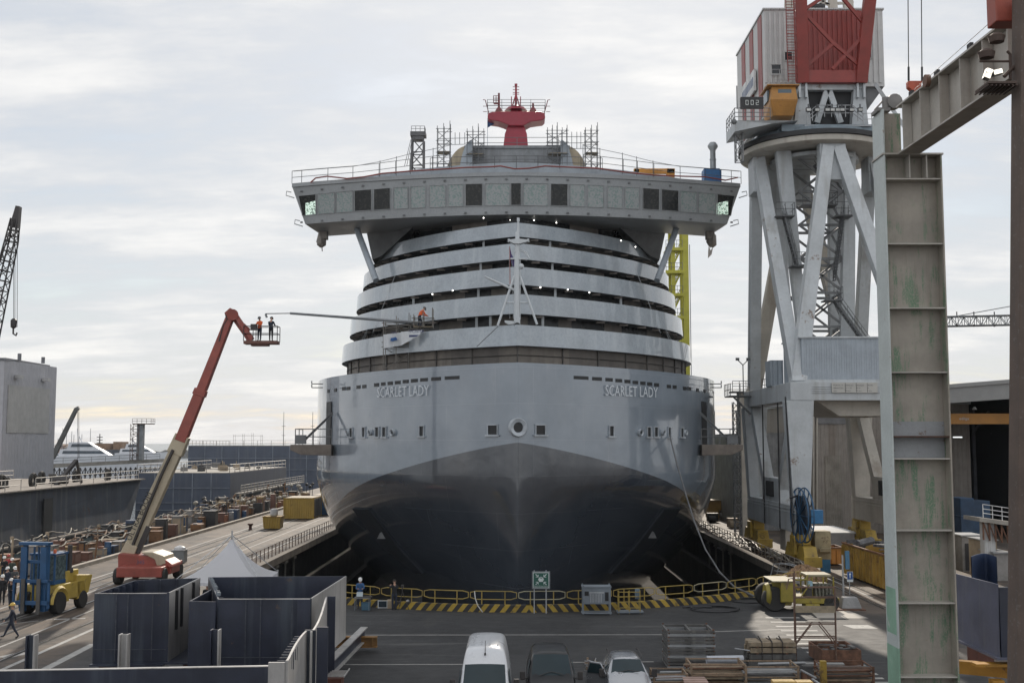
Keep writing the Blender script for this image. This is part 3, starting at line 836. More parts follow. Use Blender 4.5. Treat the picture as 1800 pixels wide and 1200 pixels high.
def scaffold(x0,x1,y0,y1,zs,label,nx=3,extra=0.0,group=None,mat=None,braces=True,deckz=None,name='scaffold_tower'):
 r=thing(name,label,'scaffold',((x0+x1)/2,(y0+y1)/2,zs[0]),group)
 for i in range(nx):
  x=x0+(x1-x0)*i/(nx-1)
  for y in(y0,y1):m=MB();m.cyl((x,y,zs[0]),(x,y,zs[-1]+extra+.25*((i*7)%3)),.035,n=5);m.build('standard',mat or scafm,r)
 m=MB()
 for z in zs[1:]:
  for y in(y0,y1):m.cyl((x0-.15,y,z),(x1+.15,y,z),.03,n=4)
  for i in range(nx):
   x=x0+(x1-x0)*i/(nx-1);m.cyl((x,y0-.12,z+.05),(x,y1+.12,z+.05),.03,n=4)
 m.build('ledger',mat or scafm,r)
 if braces:
  for a,b_ in zip(zs,zs[1:]):
   for p,q in(((x0,y0,a),(x1,y0,b_)),((x1,y1,a),(x0,y1,b_))):m=MB();m.cyl(p,q,.028,n=4);m.build('brace',mat or scafm,r)
 if deckz:
  m=MB()
  for z in deckz:
   n=max(2,int((y1-y0)/.24))
   for k in range(n):m.box(x0,x1,y0+(y1-y0)*k/n+.01,y0+(y1-y0)*(k+1)/n-.01,z+.08,z+.13)
  m.build('deck_board',plank,r,smooth=0)
 return r
a,b_=at(674,660,88.6),at(741,660,88.6)
zz_=lambda y:at(700,y,88.6).z
scaffold(a.x,b_.x,88.4,89.9,[zz_(650),zz_(610),zz_(602),zz_(578),zz_(568)],'rusty tube scaffold tower with planks hanging on the left side of the bow decks',4,.3,deckz=[zz_(605),zz_(600)],name='scaffold_tower')
a2,b2=at(727,600,87.0),at(760,600,87.0)
scaffold(a2.x,b2.x,86.9,87.9,[zz_(579),zz_(570),zz_(563)],'small scaffold platform around the worker in orange on the balcony band',3,.3,braces=False,deckz=[zz_(580)],name='scaffold_platform')
bann=M('banner_white',(.60,.62,.64),.6,var=.06,fine=0);bblue=M('banner_blue',(.02,.10,.30),.6,fine=0);bnavy=M('banner_navy',(.04,.05,.13),.6,fine=0)
def banner(P,label,dec):
 r=thing('banner',label,'banner',P[3])
 m=MB();n=8;pts_=[]
 for k in range(n+1):
  t_=k/n;top=P[0].lerp(P[1],t_);bot=P[3].lerp(P[2],t_);o=V((0,.06*math.sin(k*2.1),0));pts_.append((top+o,bot+o*1.6))
 i=m.pts([p for p,_ in pts_]);j=m.pts([p for _,p in pts_])
 for k in range(n):m.face((i[k],i[k+1],j[k+1],j[k]))
 m.build('cloth',bann,r)
 dec(r);return r
PB=[at(674,588,88.2),at(705,584,88.2),at(705,607,88.2),at(674,612,88.2)]
def dec1(r):
 m=MB();m.prism([at(687,594,88.05),at(696,592,88.05),at(699,597,88.05),at(690,600,88.05),at(686,599,88.05)],(0,.02,0));m.build('emblem',bblue,r,smooth=0)
 tm=text_mb('ritiro',1,0,at(697,0,88).x-at(687.5,0,88).x);o=at(687.5,586.5,88.05);hm=max(v.z for v in tm.v)
 tm.v=[V((o.x+v.x,o.y,o.z+v.z/hm*.2))for v in tm.v];tm.build('banner_lettering',bnavy,r,smooth=0)
banner(PB,'white banner with a blue emblem tied to the scaffold tower on the bow',dec1)
PB2=[at(705,583,87.6),at(743,580,86.9),at(736,590,86.9),at(705,607,87.6)]
def dec2(r):
 x0=at(719,0,86.8).x;tm=text_mb('FINCANTIERI',1,0,at(744,0,86.8).x-x0);o=at(719,585,86.8);hm=max(v.z for v in tm.v)
 tm.v=[V((o.x+v.x,o.y-.1,o.z+.01*v.x+v.z/hm*.22))for v in tm.v];tm.build('banner_lettering',bnavy,r,smooth=0)
 m=MB();m.prism([at(719,588.5,86.8),at(737,588.5,86.8),at(732,591.5,86.8),at(719,592.5,86.8)],(0,.02,0));m.build('stripe',bnavy,r,smooth=0)
banner(PB2,'white shipyard banner with dark lettering below the worker in orange',dec2)
polem=M('pole_grey',(.17,.18,.19),.5)
r=thing('wash_lance','long thin grey lance reaching left from the scaffold over the lift basket','lance',at(700,562,88))
m=MB();m.cyl(at(734,567,87.6),at(510,550.5,87.6),.13,.1,6);m.build('pole',polem,r)
m=MB();m.cyl(at(512,550.5,87.6),at(468,551.2,87.6),.04,n=5);m.tube([at(468,551.2,87.6),at(467,553,87.6),at(469,558,87.6)],.09,5);m.build('nozzle',polem,r)
wz=at(737,580,87.4).z
WORKER_AT=(at(737,580,87.4).x,87.4,wz+.13)
YS=112.0
for x0,x1,y1,lab,nx in((770,792,233,'scaffold frame at the far left end of the upper house roof',3),(822,851,238,'dense scaffold tower at the left shoulder of the upper house',4),(962,996,236,'dense scaffold tower at the right shoulder of the upper house',5),(1028,1049,236,'scaffold bay with a small landing at the far right end of the upper house',3)):
 a,b_=at(x0,290,YS),at(x1,290,YS);z0=34.9 if x0>800 and x0<1000 else ZT+.3;zt_=at(900,y1,YS).z
 zs_=[z0+(zt_-z0)*k/5 for k in range(6)]
 scaffold(a.x,b_.x,YS-1.4,YS-.2,zs_,lab,nx,.3,mat=scafg,group=None,deckz=[zs_[3]])
m=MB();
a,b_=at(792,250,YS),at(822,250,YS)
for y in(244,255):m.cyl(at(770,y,YS-.5),at(851,y-2,YS-.5),.03,n=4)
for x in(800,808,817):m.cyl(at(x,254,YS-.5),at(x,233,YS-.5),.03,n=4)
tag(m.build('scaffold_rail',scafg),'open scaffold handrail linking the two left scaffolds above the bridge','scaffold')
m=MB()
for y in(241,252,262):m.cyl(at(962,y,YS-.5),at(1049,y-1,YS-.5),.03,n=4)
for x in(1005,1014,1021):m.cyl(at(x,262,YS-.5),at(x,232,YS-.5),.03,n=4)
tag(m.build('scaffold_rail',scafg),'open scaffold handrail linking the two right scaffolds above the bridge','scaffold')
hosem=M('red_hose_rubber',(.24,.06,.05),.6);hosep=M('pale_hose',(.5,.36,.34),.6)
ps=[]
for k,(x,y)in enumerate(((546,321),(555,313),(575,310),(610,314),(640,311),(672,305),(720,301),(770,298),(820,294.5),(860,293.5),(880,292),(905,297),(930,296),(958,292),(1000,294),(1050,296),(1100,303),(1150,308),(1200,310),(1240,311),(1275,317),(1297,312))):
 p=fpx(x,312,.35);ps.append(V((p.x,p.y,at(x,y,p.y).z)))
m=MB();m.tube(ps,.07,6);tag(m.build('red_hose',hosem),'long red hose draped along the bridge roof rail','hose')
m=MB();p=at(849,297,104.2);m.lathe([(.05,0),(.4,.02),(.42,.22),(.05,.24)],p,12,'y');tag(m.build('hose_coil',hosem),'small red hose coil hung on the bridge roof edge left of centre','hose')
vb=M('ventilator_blue',(.03,.12,.28),.5);vg=M('galvanised_duct',(.28,.30,.31),.45,metal=.4)
yv=109.0;r=thing('ventilation_unit','blue ventilation box with a tall grey duct standing on the right bridge wing','ventilator',(at(1250,318,yv).x,yv,ZT))
a,b_=at(1236,298,yv),at(1264,320,yv)
m=MB();m.box(a.x,b_.x,yv-.5,yv+1,ZT-.05,a.z);m.box(b_.x,b_.x+.2,yv-.3,yv+.8,ZT+.2,a.z-.1);m.build('fan_box',vb,r,smooth=0,bevel=.03)
m=MB();c=at(1253.5,298,yv+.2);zt_=at(1253,264,yv).z
m.lathe([(.3,0),(.3,(zt_-c.z)*.5),(.33,(zt_-c.z)*.5),(.33,(zt_-c.z)*.55),(.27,(zt_-c.z)*.55),(.27,zt_-c.z),(.5,zt_-c.z+.35),(.5,zt_-c.z+.5),(.3,zt_-c.z+.8)],c,12)
m.build('duct',vg,r)
om=M('duct_orange',(.50,.22,.03),.5)
yo=108.6;m=MB();ps=[at(1119,314,yo),at(1119,301.5,yo),at(1178,301.5,yo),at(1178,316,yo)]
m.bar(ps[0],ps[1]+V((0,0,.25)),.5,.5);m.bar(ps[1]-V((.28,0,0)),ps[2]+V((.4,0,0)),.5,.5);m.bar(ps[2]+V((.05,0,.25)),ps[3],.8,.5)
tag(m.build('orange_duct',om,smooth=0,bevel=.04),'orange rectangular duct bridge lying on the right half of the bridge roof','duct')
wrapm=M('wrapping_film_brown',(.19,.17,.15),.5,var=.3,scale=3)
filmm=M('loose_plastic_film',(.55,.50,.46),.4,var=.2)
for s,cx_,lab in((-1,566,'wrapped fitting in torn film hanging below the left bridge wing'),(1,1250,'wrapped fitting with loose film trailing below the right bridge wing')):
 yy=111.0;r=thing('wrapped_fitting',lab,'fitting',at(cx_,403,yy))
 p=at(cx_-s*3,398,yy);e=at(cx_-s*3,421,yy)
 m=MB();m.box(p.x-.38,p.x+.42,yy-.4,yy+.4,e.z,p.z+.6);m.build('housing',wrapm,r,smooth=0,bevel=.05)
 c=at(cx_+s*1,424,yy)
 m=MB();m.lathe([(.15,-.6),(.42,-.35),(.5,0),(.4,.5),(.3,.9)],c,9);rn=random.Random(5)
 m.v=[p+V((rn.uniform(-.07,.07),rn.uniform(-.07,.07),rn.uniform(-.07,.07)))for p in m.v]
 m.build('wrapping',wrapm,r)
 m=MB()
 if s<0:m.cyl(c,c+V((.1,0,-1.0)),.05,n=4)
 else:
  a=[c+V((-.3,0,-.4)),c+V((-.1,.1,-.9)),c+V((.15,.05,-.5)),c+V((.0,.1,-1.3)),c+V((-.4,0,-1.7)),c+V((-.35,.1,-1.0))]
  i=m.pts(a);m.face(i)
 m.build('loose_film',filmm if s>0 else wrapm,r,smooth=0)
m=MB()
P0=hull_px(1177,764)[0];P1=atz(1325,1047,.3)
mid=[(1177,764),(1190,815),(1206,870),(1220,915),(1240,965),(1265,1005),(1290,1030),(1325,1047)]
ps=[at(x,y,P0.y-.1+(P1.y-P0.y)*k/7)for k,(x,y)in enumerate(mid)]
cablem=M('mooring_cable',(.12,.122,.126),.6);m.tube(ps,.06,6)
tag(m.build('mooring_line',cablem),'thick grey cable hanging from the right bow down to the kerb','cable')
cw=M('crane_pale_paint',(.46,.485,.50),.5,var=.12,scale=.35,streak=((.20,.18,.15),.45,.9),rust=((.14,.075,.035),.15,.7))
cb_=M('crane_beige_paint',(.45,.42,.37),.55,var=.15,scale=.35,streak=((.19,.14,.10),.5,.8))
csheet=M('ribbed_sheet_white',(.5,.5,.49),.5,var=.08,corr=('x',.32,.05))
csheet2=M('ribbed_sheet_blue_grey',(.33,.37,.41),.55,var=.1,corr=('x',.4,.05))
csheetb=M('ribbed_sheet_beige',(.30,.27,.24),.6,var=.12,corr=('x',.5,.05),streak=((.15,.11,.08),.4,.7))
cred=M('crane_red',(.235,.035,.027),.45,var=.15,streak=((.17,.04,.03),.4,1))
cdark=M('crane_dark',(.03,.03,.032),.7);cyel=M('crane_yellow',(.40,.27,.045),.55,var=.25,rust=((.10,.06,.03),.45,1.4));cblue=M('reel_blue',(.025,.085,.17),.5,var=.2)
cgrime=M('bogie_grime',(.075,.055,.04),.8,var=.4,scale=2)
KX0,KX1,KY0,KY1=23.0,32.9,91.6,108.2
crane=thing('portal_crane','tall pale four-legged jib crane with a red boom on the right quay','crane',((KX0+KX1)/2,(KY0+KY1)/2,0))
ZP=at(1400,672,KY0).z
ZPB=at(1400,704,KY0).z
RC=V((27.0,100.0,0));ZR=at(1437,258,94.2).z
corner={'fl':V((KX0,KY0,0)),'bl':V((KX0,KY1,0)),'fr':V((KX1,KY0,0)),'br':V((KX1,KY1,0))}
for n_,a,b_,w_ in(('front','fl','fr',1.6),('back','bl','br',1.6),('left','fl','bl',1.5),('right','fr','br',1.5)):
 m=MB();p,q_=corner[a].copy(),corner[b_].copy();p.z=q_.z=(ZP+ZPB)/2
 d=(q_-p).normalized();e=.78 if n_ in('front','back')else-.82
 m.bar(p-d*e,q_+d*e,w_,ZP-ZPB)
 for z in(.35,.18,0,-.16):
  if n_=='front':m.box(p.x+.9,q_.x-.9,KY0-.86,KY0-.8,p.z+z,p.z+z+.05)
 m.build('portal_girder',cw,crane,smooth=0,bevel=.03)
ZS=5.0;ZSB=2.9
for k,c in corner.items():
 m=MB();mt=cw if k!='br' else cb_
 wt_,wb_=(2.2,1.35)
 m.hexa([V((c.x-wb_/2,c.y-.6,ZS-.02)),V((c.x+wb_/2,c.y-.6,ZS-.02)),V((c.x+wb_/2,c.y+.6,ZS-.02)),V((c.x-wb_/2,c.y+.6,ZS-.02)),V((c.x-wt_/2,c.y-.77,ZPB)),V((c.x+wt_/2,c.y-.77,ZPB)),V((c.x+wt_/2,c.y+.77,ZPB)),V((c.x-wt_/2,c.y+.77,ZPB))])
 m.build('portal_column',mt,crane,smooth=0,bevel=.04)
for x,mt in((KX0,cw),(KX1,cb_)):
 m=MB();m.box(x-.62,x+.62,KY0-1.0,KY1+1.0,ZSB,ZS);
 m.box(x-.66,x-.62,KY0-.8,KY1+.8,ZS-.35,ZS-.25);m.box(x-.66,x-.62,KY0-.8,KY1+.8,ZS-.6,ZS-.52)
 m.build('sill_beam',mt,crane,smooth=0,bevel=.04)
 m=MB();ym=(KY0+KY1)/2
 m.bar((x,KY0+.7,ZPB-.3),(x,ym-2.2,ZS+.4),.9,.9);m.bar((x,KY1-.7,ZPB-.3),(x,ym+2.2,ZS+.4),.9,.9)
 m.build('knee_brace',mt,crane,smooth=0)
 m=MB();m.box(x-.5,x+.5,ym-3.2,ym+3.2,ZS-.02,ZS+2.0)
 o=m.build('side_housing',mt,crane,smooth=0,bevel=.03)
 m=MB();m.box(x-.6,x-.5,ym-1.4,ym+1.2,ZS+.4,ZS+1.7);
 for k in range(6):m.box(x-.66,x-.6,ym-1.3+k*.42,ym-1.1+k*.42,ZS+.5,ZS+1.6)
 m.build('vent_grille',cdark,o,smooth=0)
for c in corner.values():
 m=MB();m.box(c.x-.5,c.x+.5,c.y-1.2,c.y+1.2,2.0,ZSB-.003)
 for dy in(-1.9,1.9):
  m.hexa([V((c.x-.55,c.y+dy-1.5,.75)),V((c.x+.55,c.y+dy-1.5,.75)),V((c.x+.55,c.y+dy+1.5,.75)),V((c.x-.55,c.y+dy+1.5,.75)),V((c.x-.5,c.y+dy-.7,2.0)),V((c.x+.5,c.y+dy-.7,2.0)),V((c.x+.5,c.y+dy+.7,2.0)),V((c.x-.5,c.y+dy+.7,2.0))])
 m.box(c.x-.75,c.x-.5,c.y-.8,c.y+.6,1.2,2.7);m.box(c.x-.7,c.x+.7,c.y-3.6,c.y-3.35,.5,1.3)
 bg_=m.build('bogie',cyel,crane,smooth=0,bevel=.04)
 for dy in(-2.7,-1.1,1.1,2.7):
  m=MB();m.lathe([(.1,-.28),(.42,-.28),(.42,.28),(.1,.28)],(c.x,c.y+dy,.44),14,'x');m.build('wheel',cgrime,bg_)
 m=MB();m.box(c.x-.72,c.x-.56,c.y-3.2,c.y+3.2,.35,.95);m.build('bogie_skirt',cgrime,bg_,smooth=0)
ap={'f':V((RC.x+.1,RC.y-5.2,ZR)),'l':V((RC.x-5.1,RC.y,ZR)),'r':V((RC.x+5.1,RC.y,ZR)),'b':V((RC.x-.2,RC.y+5.2,ZR))}
for k,a,b_ in(('f','fl','fr'),('l','fl','bl'),('r','fr','br'),('b','bl','br')):
 for e in(a,b_):
  p=corner[e].copy();p.z=ZP-.1;q_=ap[k].copy()
  side=V((p.x-q_.x,p.y-q_.y,0)).normalized()*.55
  m=MB();m.bar(p,q_+side,1.25,1.0,up=(0,1,0)if k in 'fb' else(1,0,0),w2=1.0)
  m.build('tower_leg',cb_ if k=='b' else cw,crane,smooth=0,bevel=.04)
 m=MB();q_=ap[k];sx_,sy_=(1.1,.55)if k in 'fb' else(.55,1.1)
 m.box(q_.x-sx_,q_.x+sx_,q_.y-sy_,q_.y+sy_,ZR-2.8,ZR+.5);m.build('leg_head',cw,crane,smooth=0,bevel=.04)
ZI=ZP+2.2
m=MB()
for p,q_ in(((RC.x-3.4,RC.y-2.6,ZR+.5),(RC.x-1.9,RC.y-1.8,ZI+3)),((RC.x+1.9,RC.y-1.8,ZI),(RC.x+2.6,RC.y-2.2,ZR+.5)),((RC.x-3.2,RC.y+2.8,ZR+.5),(RC.x-1.9,RC.y+2,ZI)),((RC.x+2.6,RC.y+2.4,ZR+.5),(RC.x+1.9,RC.y+2,ZI))):
 m.bar(p,q_,1.3,.8,up=(0,1,0),w2=.8)
m.build('shaft_column',cw,crane,smooth=0,bevel=.03)
m=MB();rnz=[ZI+(ZR-ZI)*k/6 for k in range(7)]
for k in range(6):
 w0=1.9;z0_,z1_=rnz[k],rnz[k+1]
 for y in(RC.y-1.9,RC.y+1.9):
  m.bar((RC.x-w0,y,z1_),(RC.x+w0+.2,y,z1_),.22,.22)
  m.bar((RC.x-w0,y,z0_),(RC.x+w0,y,z1_),.18,.18);m.bar((RC.x+w0,y,z0_),(RC.x-w0,y,z1_),.18,.18)
 m.bar((RC.x+w0,RC.y-1.9,z1_),(RC.x+w0,RC.y+1.9,z1_),.2)
 m.bar((RC.x+w0,RC.y-1.9,z0_),(RC.x+w0,RC.y+1.9,z1_),.16)
m.build('shaft_lattice',M('lattice_dark_grey',(.20,.205,.21),.5),crane,smooth=0)
def stairs(m,p,q_,wd=.7,axis=V((0,1,0)),st=.28):
 p,q_=V(p),V(q_);n=max(3,int(abs(q_.z-p.z)/st));o=axis*wd/2
 for k in range(n+1):
  c=p.lerp(q_,k/n);m.bar(c-o,c+o,.22,.03)
 for s in(-1,1):
  m.bar(p+o*s,q_+o*s,.05,.2)
  for h in(.5,1.0):m.cyl(p+o*s+V((0,0,h)),q_+o*s+V((0,0,h)),.025,n=4)
  for k in range(0,n+1,3):
   c=p.lerp(q_,k/n)+o*s;m.cyl(c,c+V((0,0,1.0)),.02,n=4)
m=MB();x0,x1,y_=RC.x-4.0,RC.x-1.6,RC.y-3.4
stairs(m,(RC.x-2.6,y_,25.2),(RC.x-3.6,y_,29.4));stairs(m,(RC.x+3.9,y_,ZP+2.4),(RC.x+.6,y_,ZP+7.2));stairs(m,(RC.x+.6,y_,ZP+9),(RC.x+1.5,y_,ZP+14.5));stairs(m,(RC.x+.4,y_,ZP+17.5),(RC.x-.8,y_,ZR-1));stairs(m,(RC.x+3.9,y_,ZP),(RC.x+4.5,y_,ZP+2.4))
for x,z,w_ in((RC.x-2.3,25.1,1.6),(RC.x-3.6,29.4,1.6),(RC.x+.4,ZP+7.3,1.5),(RC.x+1.5,ZP+14.6,1.5),(RC.x+4.2,ZP+2.35,1.5),(RC.x-.6,ZR-4.5,3.0)):
 m.box(x-w_/2,x+w_/2,y_-.6,y_+.9,z-.1,z)
 railing(m,[(x-w_/2,y_-.6,z),(x+w_/2,y_-.6,z),(x+w_/2,y_+.9,z)],1.1,(1,.5),.025,.8,4)
m.build('stairway',M('stair_dark_grey',(.11,.115,.12),.55),crane,smooth=0)
yr=KY0-.4
a,b_=at(1408,594,yr),at(1600,667,yr)
m=MB();m.box(a.x,KX1+1.2,yr,yr+6,b_.z,a.z);rm=m.build('portal_machine_room',csheet2,crane,smooth=0)
m=MB();m.box(a.x-.15,KX1+1.3,yr-.12,yr+6.1,a.z,a.z+.12);m.box(a.x,KX1+1.2,yr-.08,yr+6,b_.z-.2,b_.z);m.build('room_trim',cw,rm,smooth=0)
a2=at(1390,594,yr+4);m=MB();m.box(a2.x-.0,a.x-.003,yr+1,yr+5.5,b_.z,a.z-.1);m.box(a2.x-1.3,a2.x-.2,yr+6,yr+8,ZP,ZP+2.2);m.build('electrical_cabinet',csheet2,crane,smooth=0)
yq=KY0-.95;a,b_=at(1462,672,yq),at(1543,690,yq)
m=MB();m.box(a.x,b_.x,yq,yq+.06,b_.z,a.z);bd=m.build('load_chart_board',M('board_cream',(.44,.43,.40),.6,var=.05,fine=.05),crane,smooth=0)
m=MB()
for k in range(1,4):xx=a.x+(b_.x-a.x)*(.05+k*.24);m.box(xx,xx+.03,yq-.006,yq,b_.z+.03,a.z-.03)
m.build('board_line',cdark,bd,smooth=0)
words=('PORTATA','TON 25 50','RAGGIO','MT 34');rowz=(.25,.5,.72)
for j,wd in enumerate(('PORTATA','GANCIO','RAGGIO','METRI')):
 for k,tx in enumerate((wd,('SBRACCIO','25 + 34','40 m','34')[j],('ton','50 ton','20 ton','8 ton')[j])):
  tm=text_mb(tx,.18,0);mx_=max(v.x for v in tm.v);kx=min(1,.8/mx_)
  ox=a.x+.12+j*(b_.x-a.x)*.245;oz=a.z-.28-k*.22
  tm.v=[V((ox+v.x*kx,yq-.008,oz+v.z))for v in tm.v];tm.build('board_lettering',M('ink_grey',(.13,.13,.13),.7,fine=0),bd,smooth=0)
m=MB()
for k in range(9):m.box(28.0+k*.3,28.18+k*.3,KY0+2,KY0+2.4,ZPB-1.25,ZPB+.1)
m.hexa([V((26.6,KY0+1,ZPB-1.2)),V((30.8,KY0+1,ZPB-1.2)),V((30.8,KY0+8,ZPB-1.2)),V((26.6,KY0+8,ZPB-1.2)),V((24.6,KY0+.9,ZPB+.1)),V((33,KY0+.9,ZPB+.1)),V((33,KY0+9,ZPB+.1)),V((24.6,KY0+9,ZPB+.1))])
m.build('cable_chute',cb_,crane,smooth=0)
m=MB();x=KX0-1.8
m.box(x-.9,x+1,KY1-2.5,KY1+.5,ZP-.55,ZP-.45);railing(m,[(x+.9,KY1-2.5,ZP-.45),(x-.9,KY1-2.5,ZP-.45),(x-.9,KY1+.5,ZP-.45)],1.1,(1,.5),.035,.8)
m.bar((x-.6,KY1-2.4,ZP-.6),(x+1,KY1-2.2,ZP-2.2),.15);m.cyl((x+.4,KY1-2,ZP-.4),(x+.4,KY1-2,ZP+2.4),.05)
for s in(-1,1):m.bar((x+.4,KY1-2,ZP+2.4),(x+.4+s*.5,KY1-2,ZP+2.9),.08);m.cbox((x+.4+s*.5,KY1-2,ZP+2.95),.3,.3,.25)
m.build('catwalk',M('stair_dark_grey',(.11,.115,.12),.55),crane)
m=MB();railing(m,[(KX0+.6,KY1-7,ZP),(KX0+.6,KY1,ZP)],1.1,(1,.5),.03,1.0);m.build('portal_railing',scafg,crane)
m=MB()
m.lathe([(3.9,ZR+.4),(6.1,ZR+.3),(6.45,ZR+.5),(6.45,ZR+.95),(6.3,ZR+1.0),(3.9,ZR+1.0)],(RC.x,RC.y,0),48);m.build('slewing_ring',cb_,crane)
m=MB();m.lathe([(6.4,ZR+1.0),(6.62,ZR+1.0),(6.62,ZR+1.4),(6.4,ZR+1.42)],(RC.x,RC.y,0),48);m.build('ring_rail',cdark,crane)
m=MB();m.lathe([(3.6,ZR-.1),(3.85,ZR-.12),(3.85,ZR+.2),(3.6,ZR+.2)],(RC.x,RC.y,0),40);m.build('inner_ring',cw,crane)
ZD=ZR+1.45
m=MB();m.lathe([(5.6,ZD),(5.8,ZD),(5.8,ZD+.45),(5.6,ZD+.5)],(RC.x,RC.y,0),40);m.box(RC.x-4,RC.x+4,RC.y-5,RC.y+7,ZD+.1,ZD+.7);m.build('turntable',M('turntable_blue_grey',(.16,.20,.23),.5),crane)
YH=97.6
hx0,hx1=at(1345,150,YH).x,at(1555,150,YH).x;hz0,hz1=at(1450,152,YH).z,at(1450,18,YH).z
m=MB()
def ribs(m,x0,x1,y,z0,z1,pitch=.42,dep=.09):
 n=max(1,int((x1-x0)/pitch));
 for k in range(n):
  xa_=x0+(x1-x0)*k/n;xb_=x0+(x1-x0)*(k+.45)/n;m.box(xa_,xb_,y-dep,y,z0,z1)
rx0,rx1=at(1412,80,YH).x,at(1515,80,YH).x
m.box(hx0,hx1,YH,YH+12,hz0,hz1);ribs(m,hx0,rx0,YH,hz0+.3,hz1-.2);ribs(m,rx1,hx1,YH,hz0+.3,hz1-.2)
house=m.build('machine_house',M('house_white_sheet',(.50,.50,.49),.5,var=.07,streak=((.25,.23,.2),.3,1.0)),crane,smooth=0)
m=MB();m.box(rx0,rx1,YH-.1,YH-.003,hz0+.2,hz1-.1);ribs(m,rx0,rx1,YH-.1,hz0+.2,hz1-.1);m.build('red_front_panel',cred,house,smooth=0)
m=MB();m.box(hx0-.1,hx1+.1,YH-.14,YH+12.1,hz1,hz1+.15);m.build('house_roof',csheet,house,smooth=0)
for k in range(3):
 m=MB();y0_=YH+.9+k*3.6;m.box(hx0-.06,hx0-.003,y0_,y0_+1.5,hz0-2.4,hz1-.1);m.build('red_side_stripe',cred,house,smooth=0)
m=MB();m.box(hx0-.003,hx0+.6,YH+.5,YH+12,hz0-2.6,hz0);m.build('house_skirt',csheet,house,smooth=0)
m=MB();m.box(hx0-.3,hx0-.12,YH+3.0,YH+9.0,hz0+.6,hz0+2.6);sg=m.build('house_sign',M('sign_white',(.55,.55,.54),.5,fine=0),house,smooth=0)
m=MB()
for k in range(9):m.box(hx0-.315,hx0-.3,YH+3.5+k*.56,YH+3.8+k*.56,hz0+1.2,hz0+2.0)
m.build('sign_lettering',M('sign_blue_ink',(.10,.14,.24),.6,fine=0),sg,smooth=0)
for x0,x1,y0_,y1_ in((1380,1392,92,106),(1520,1531,88,102),(1357,1372,114,130)):
 m=MB();p,q_=at(x0,y1_,YH-.16),at(x1,y0_,YH-.16);m.box(p.x,q_.x,YH-.16,YH-.05,p.z,q_.z);o=m.build('house_window',glass('crane_glass',(.03,.035,.04)),house,smooth=0)
 m=MB();m.box(p.x-.08,q_.x+.08,YH-.2,YH-.1,q_.z,q_.z+.08);m.box(p.x-.08,q_.x+.08,YH-.2,YH-.1,p.z-.08,p.z);m.box(p.x-.09,p.x-.01,YH-.2,YH-.1,p.z-.02,q_.z+.02);m.box(q_.x+.01,q_.x+.09,YH-.2,YH-.1,p.z-.02,q_.z+.02);m.build('window_frame',csheet,o,smooth=0)
m=MB();m.hexa([V((hx1-4.2,YH+1,ZD+1.2)),V((hx1-2.6,YH+1,ZD+1.2)),V((hx1-2.6,YH+9,ZD+1.2)),V((hx1-4.2,YH+9,ZD+1.2)),V((hx1-4.2,YH+.6,hz0-.01)),V((hx1,YH+.3,hz0-.01)),V((hx1,YH+12,hz0-.01)),V((hx1-4.2,YH+12,hz0-.01))])
m.build('house_bracket',M('bracket_grey',(.17,.175,.18),.6,corr=('y',.7,.1)),house,smooth=0)
yf=YH-1.2;m=MB()
za,zb_=ZD+.6,hz0+.1;px_=lambda x:at(x,160,yf).x
m.box(px_(1405),px_(1510),yf-.35,yf+.35,zb_-.9,zb_)
for x in(1408,1508):m.hexa([V((px_(x)-.75,yf-.4,za)),V((px_(x)+.75,yf-.4,za)),V((px_(x)+.75,yf+.4,za)),V((px_(x)-.75,yf+.4,za)),V((px_(x)-.4,yf-.4,zb_)),V((px_(x)+.4,yf-.4,zb_)),V((px_(x)+.4,yf+.4,zb_)),V((px_(x)-.4,yf+.4,zb_))])
m.bar((px_(1455),yf,zb_-.6),(px_(1434),yf,za+.6),.5,.4,up=(0,1,0));m.bar((px_(1455),yf,zb_-.6),(px_(1476),yf,za+.6),.5,.4,up=(0,1,0))
m.build('boom_support_frame',cw,crane,smooth=0,bevel=.03)
m=MB();m.box(px_(1412),px_(1504),yf+.5,yf+.6,za,zb_-.5);m.build('frame_backing',cdark,crane,smooth=0)
m=MB();m.bar((hx1-1.2,yf,zb_-.3),(hx1+.9,RC.y-4.5,ZD+.6),.35,.3);m.build('side_strut',cw,crane,smooth=0)
m=MB();x0,x1=px_(1405),px_(1520);y0_=yf-1.6
m.box(x0,x1,y0_,yf-.4,za-.1,za);railing(m,[(x0+.2,y0_,za),(x0+1.1,y0_,za+.7),(x1-1.6,y0_,za+.7),(x1-.7,y0_,za)],1.0,(1,.66,.33),.04,.55);railing(m,[(x1-.7,y0_,za),(px_(1550),y0_,za)],1.0,(1,.5),.035,.7)
m.build('front_platform',M('galv_rail',(.36,.37,.38),.45),crane)
for k,x in enumerate((1421,1436,1454,1463,1472,1480,1497,1512)):
 m=MB();p=at(x,193,y0_-.15);m.cbox(p,.42,.25,.34);m.cbox(p+V((0,0,.32)),.1,.1,.35);o=m.build('floodlight',M('lamp_housing',(.06,.062,.065),.5),crane,smooth=0,bevel=.02)
 m=MB();m.cbox(p+V((0,-.14,-.04)),.34,.02,.2);m.build('lamp_glass',M('lamp_glass_pale',(.5,.5,.48),.3,fine=0),o,smooth=0)
yc=YH-3.2;cabm=M('cab_orange',(.36,.17,.035),.45,var=.15,rust=((.2,.08,.03),.2,3))
P=lambda x,y,d=0:at(x,y,yc+d)
m=MB();z0_,z1_=P(1376,203).z,P(1376,152).z;zm=P(1376,178).z
xa_,xb_=P(1353,180).x,P(1401,180).x
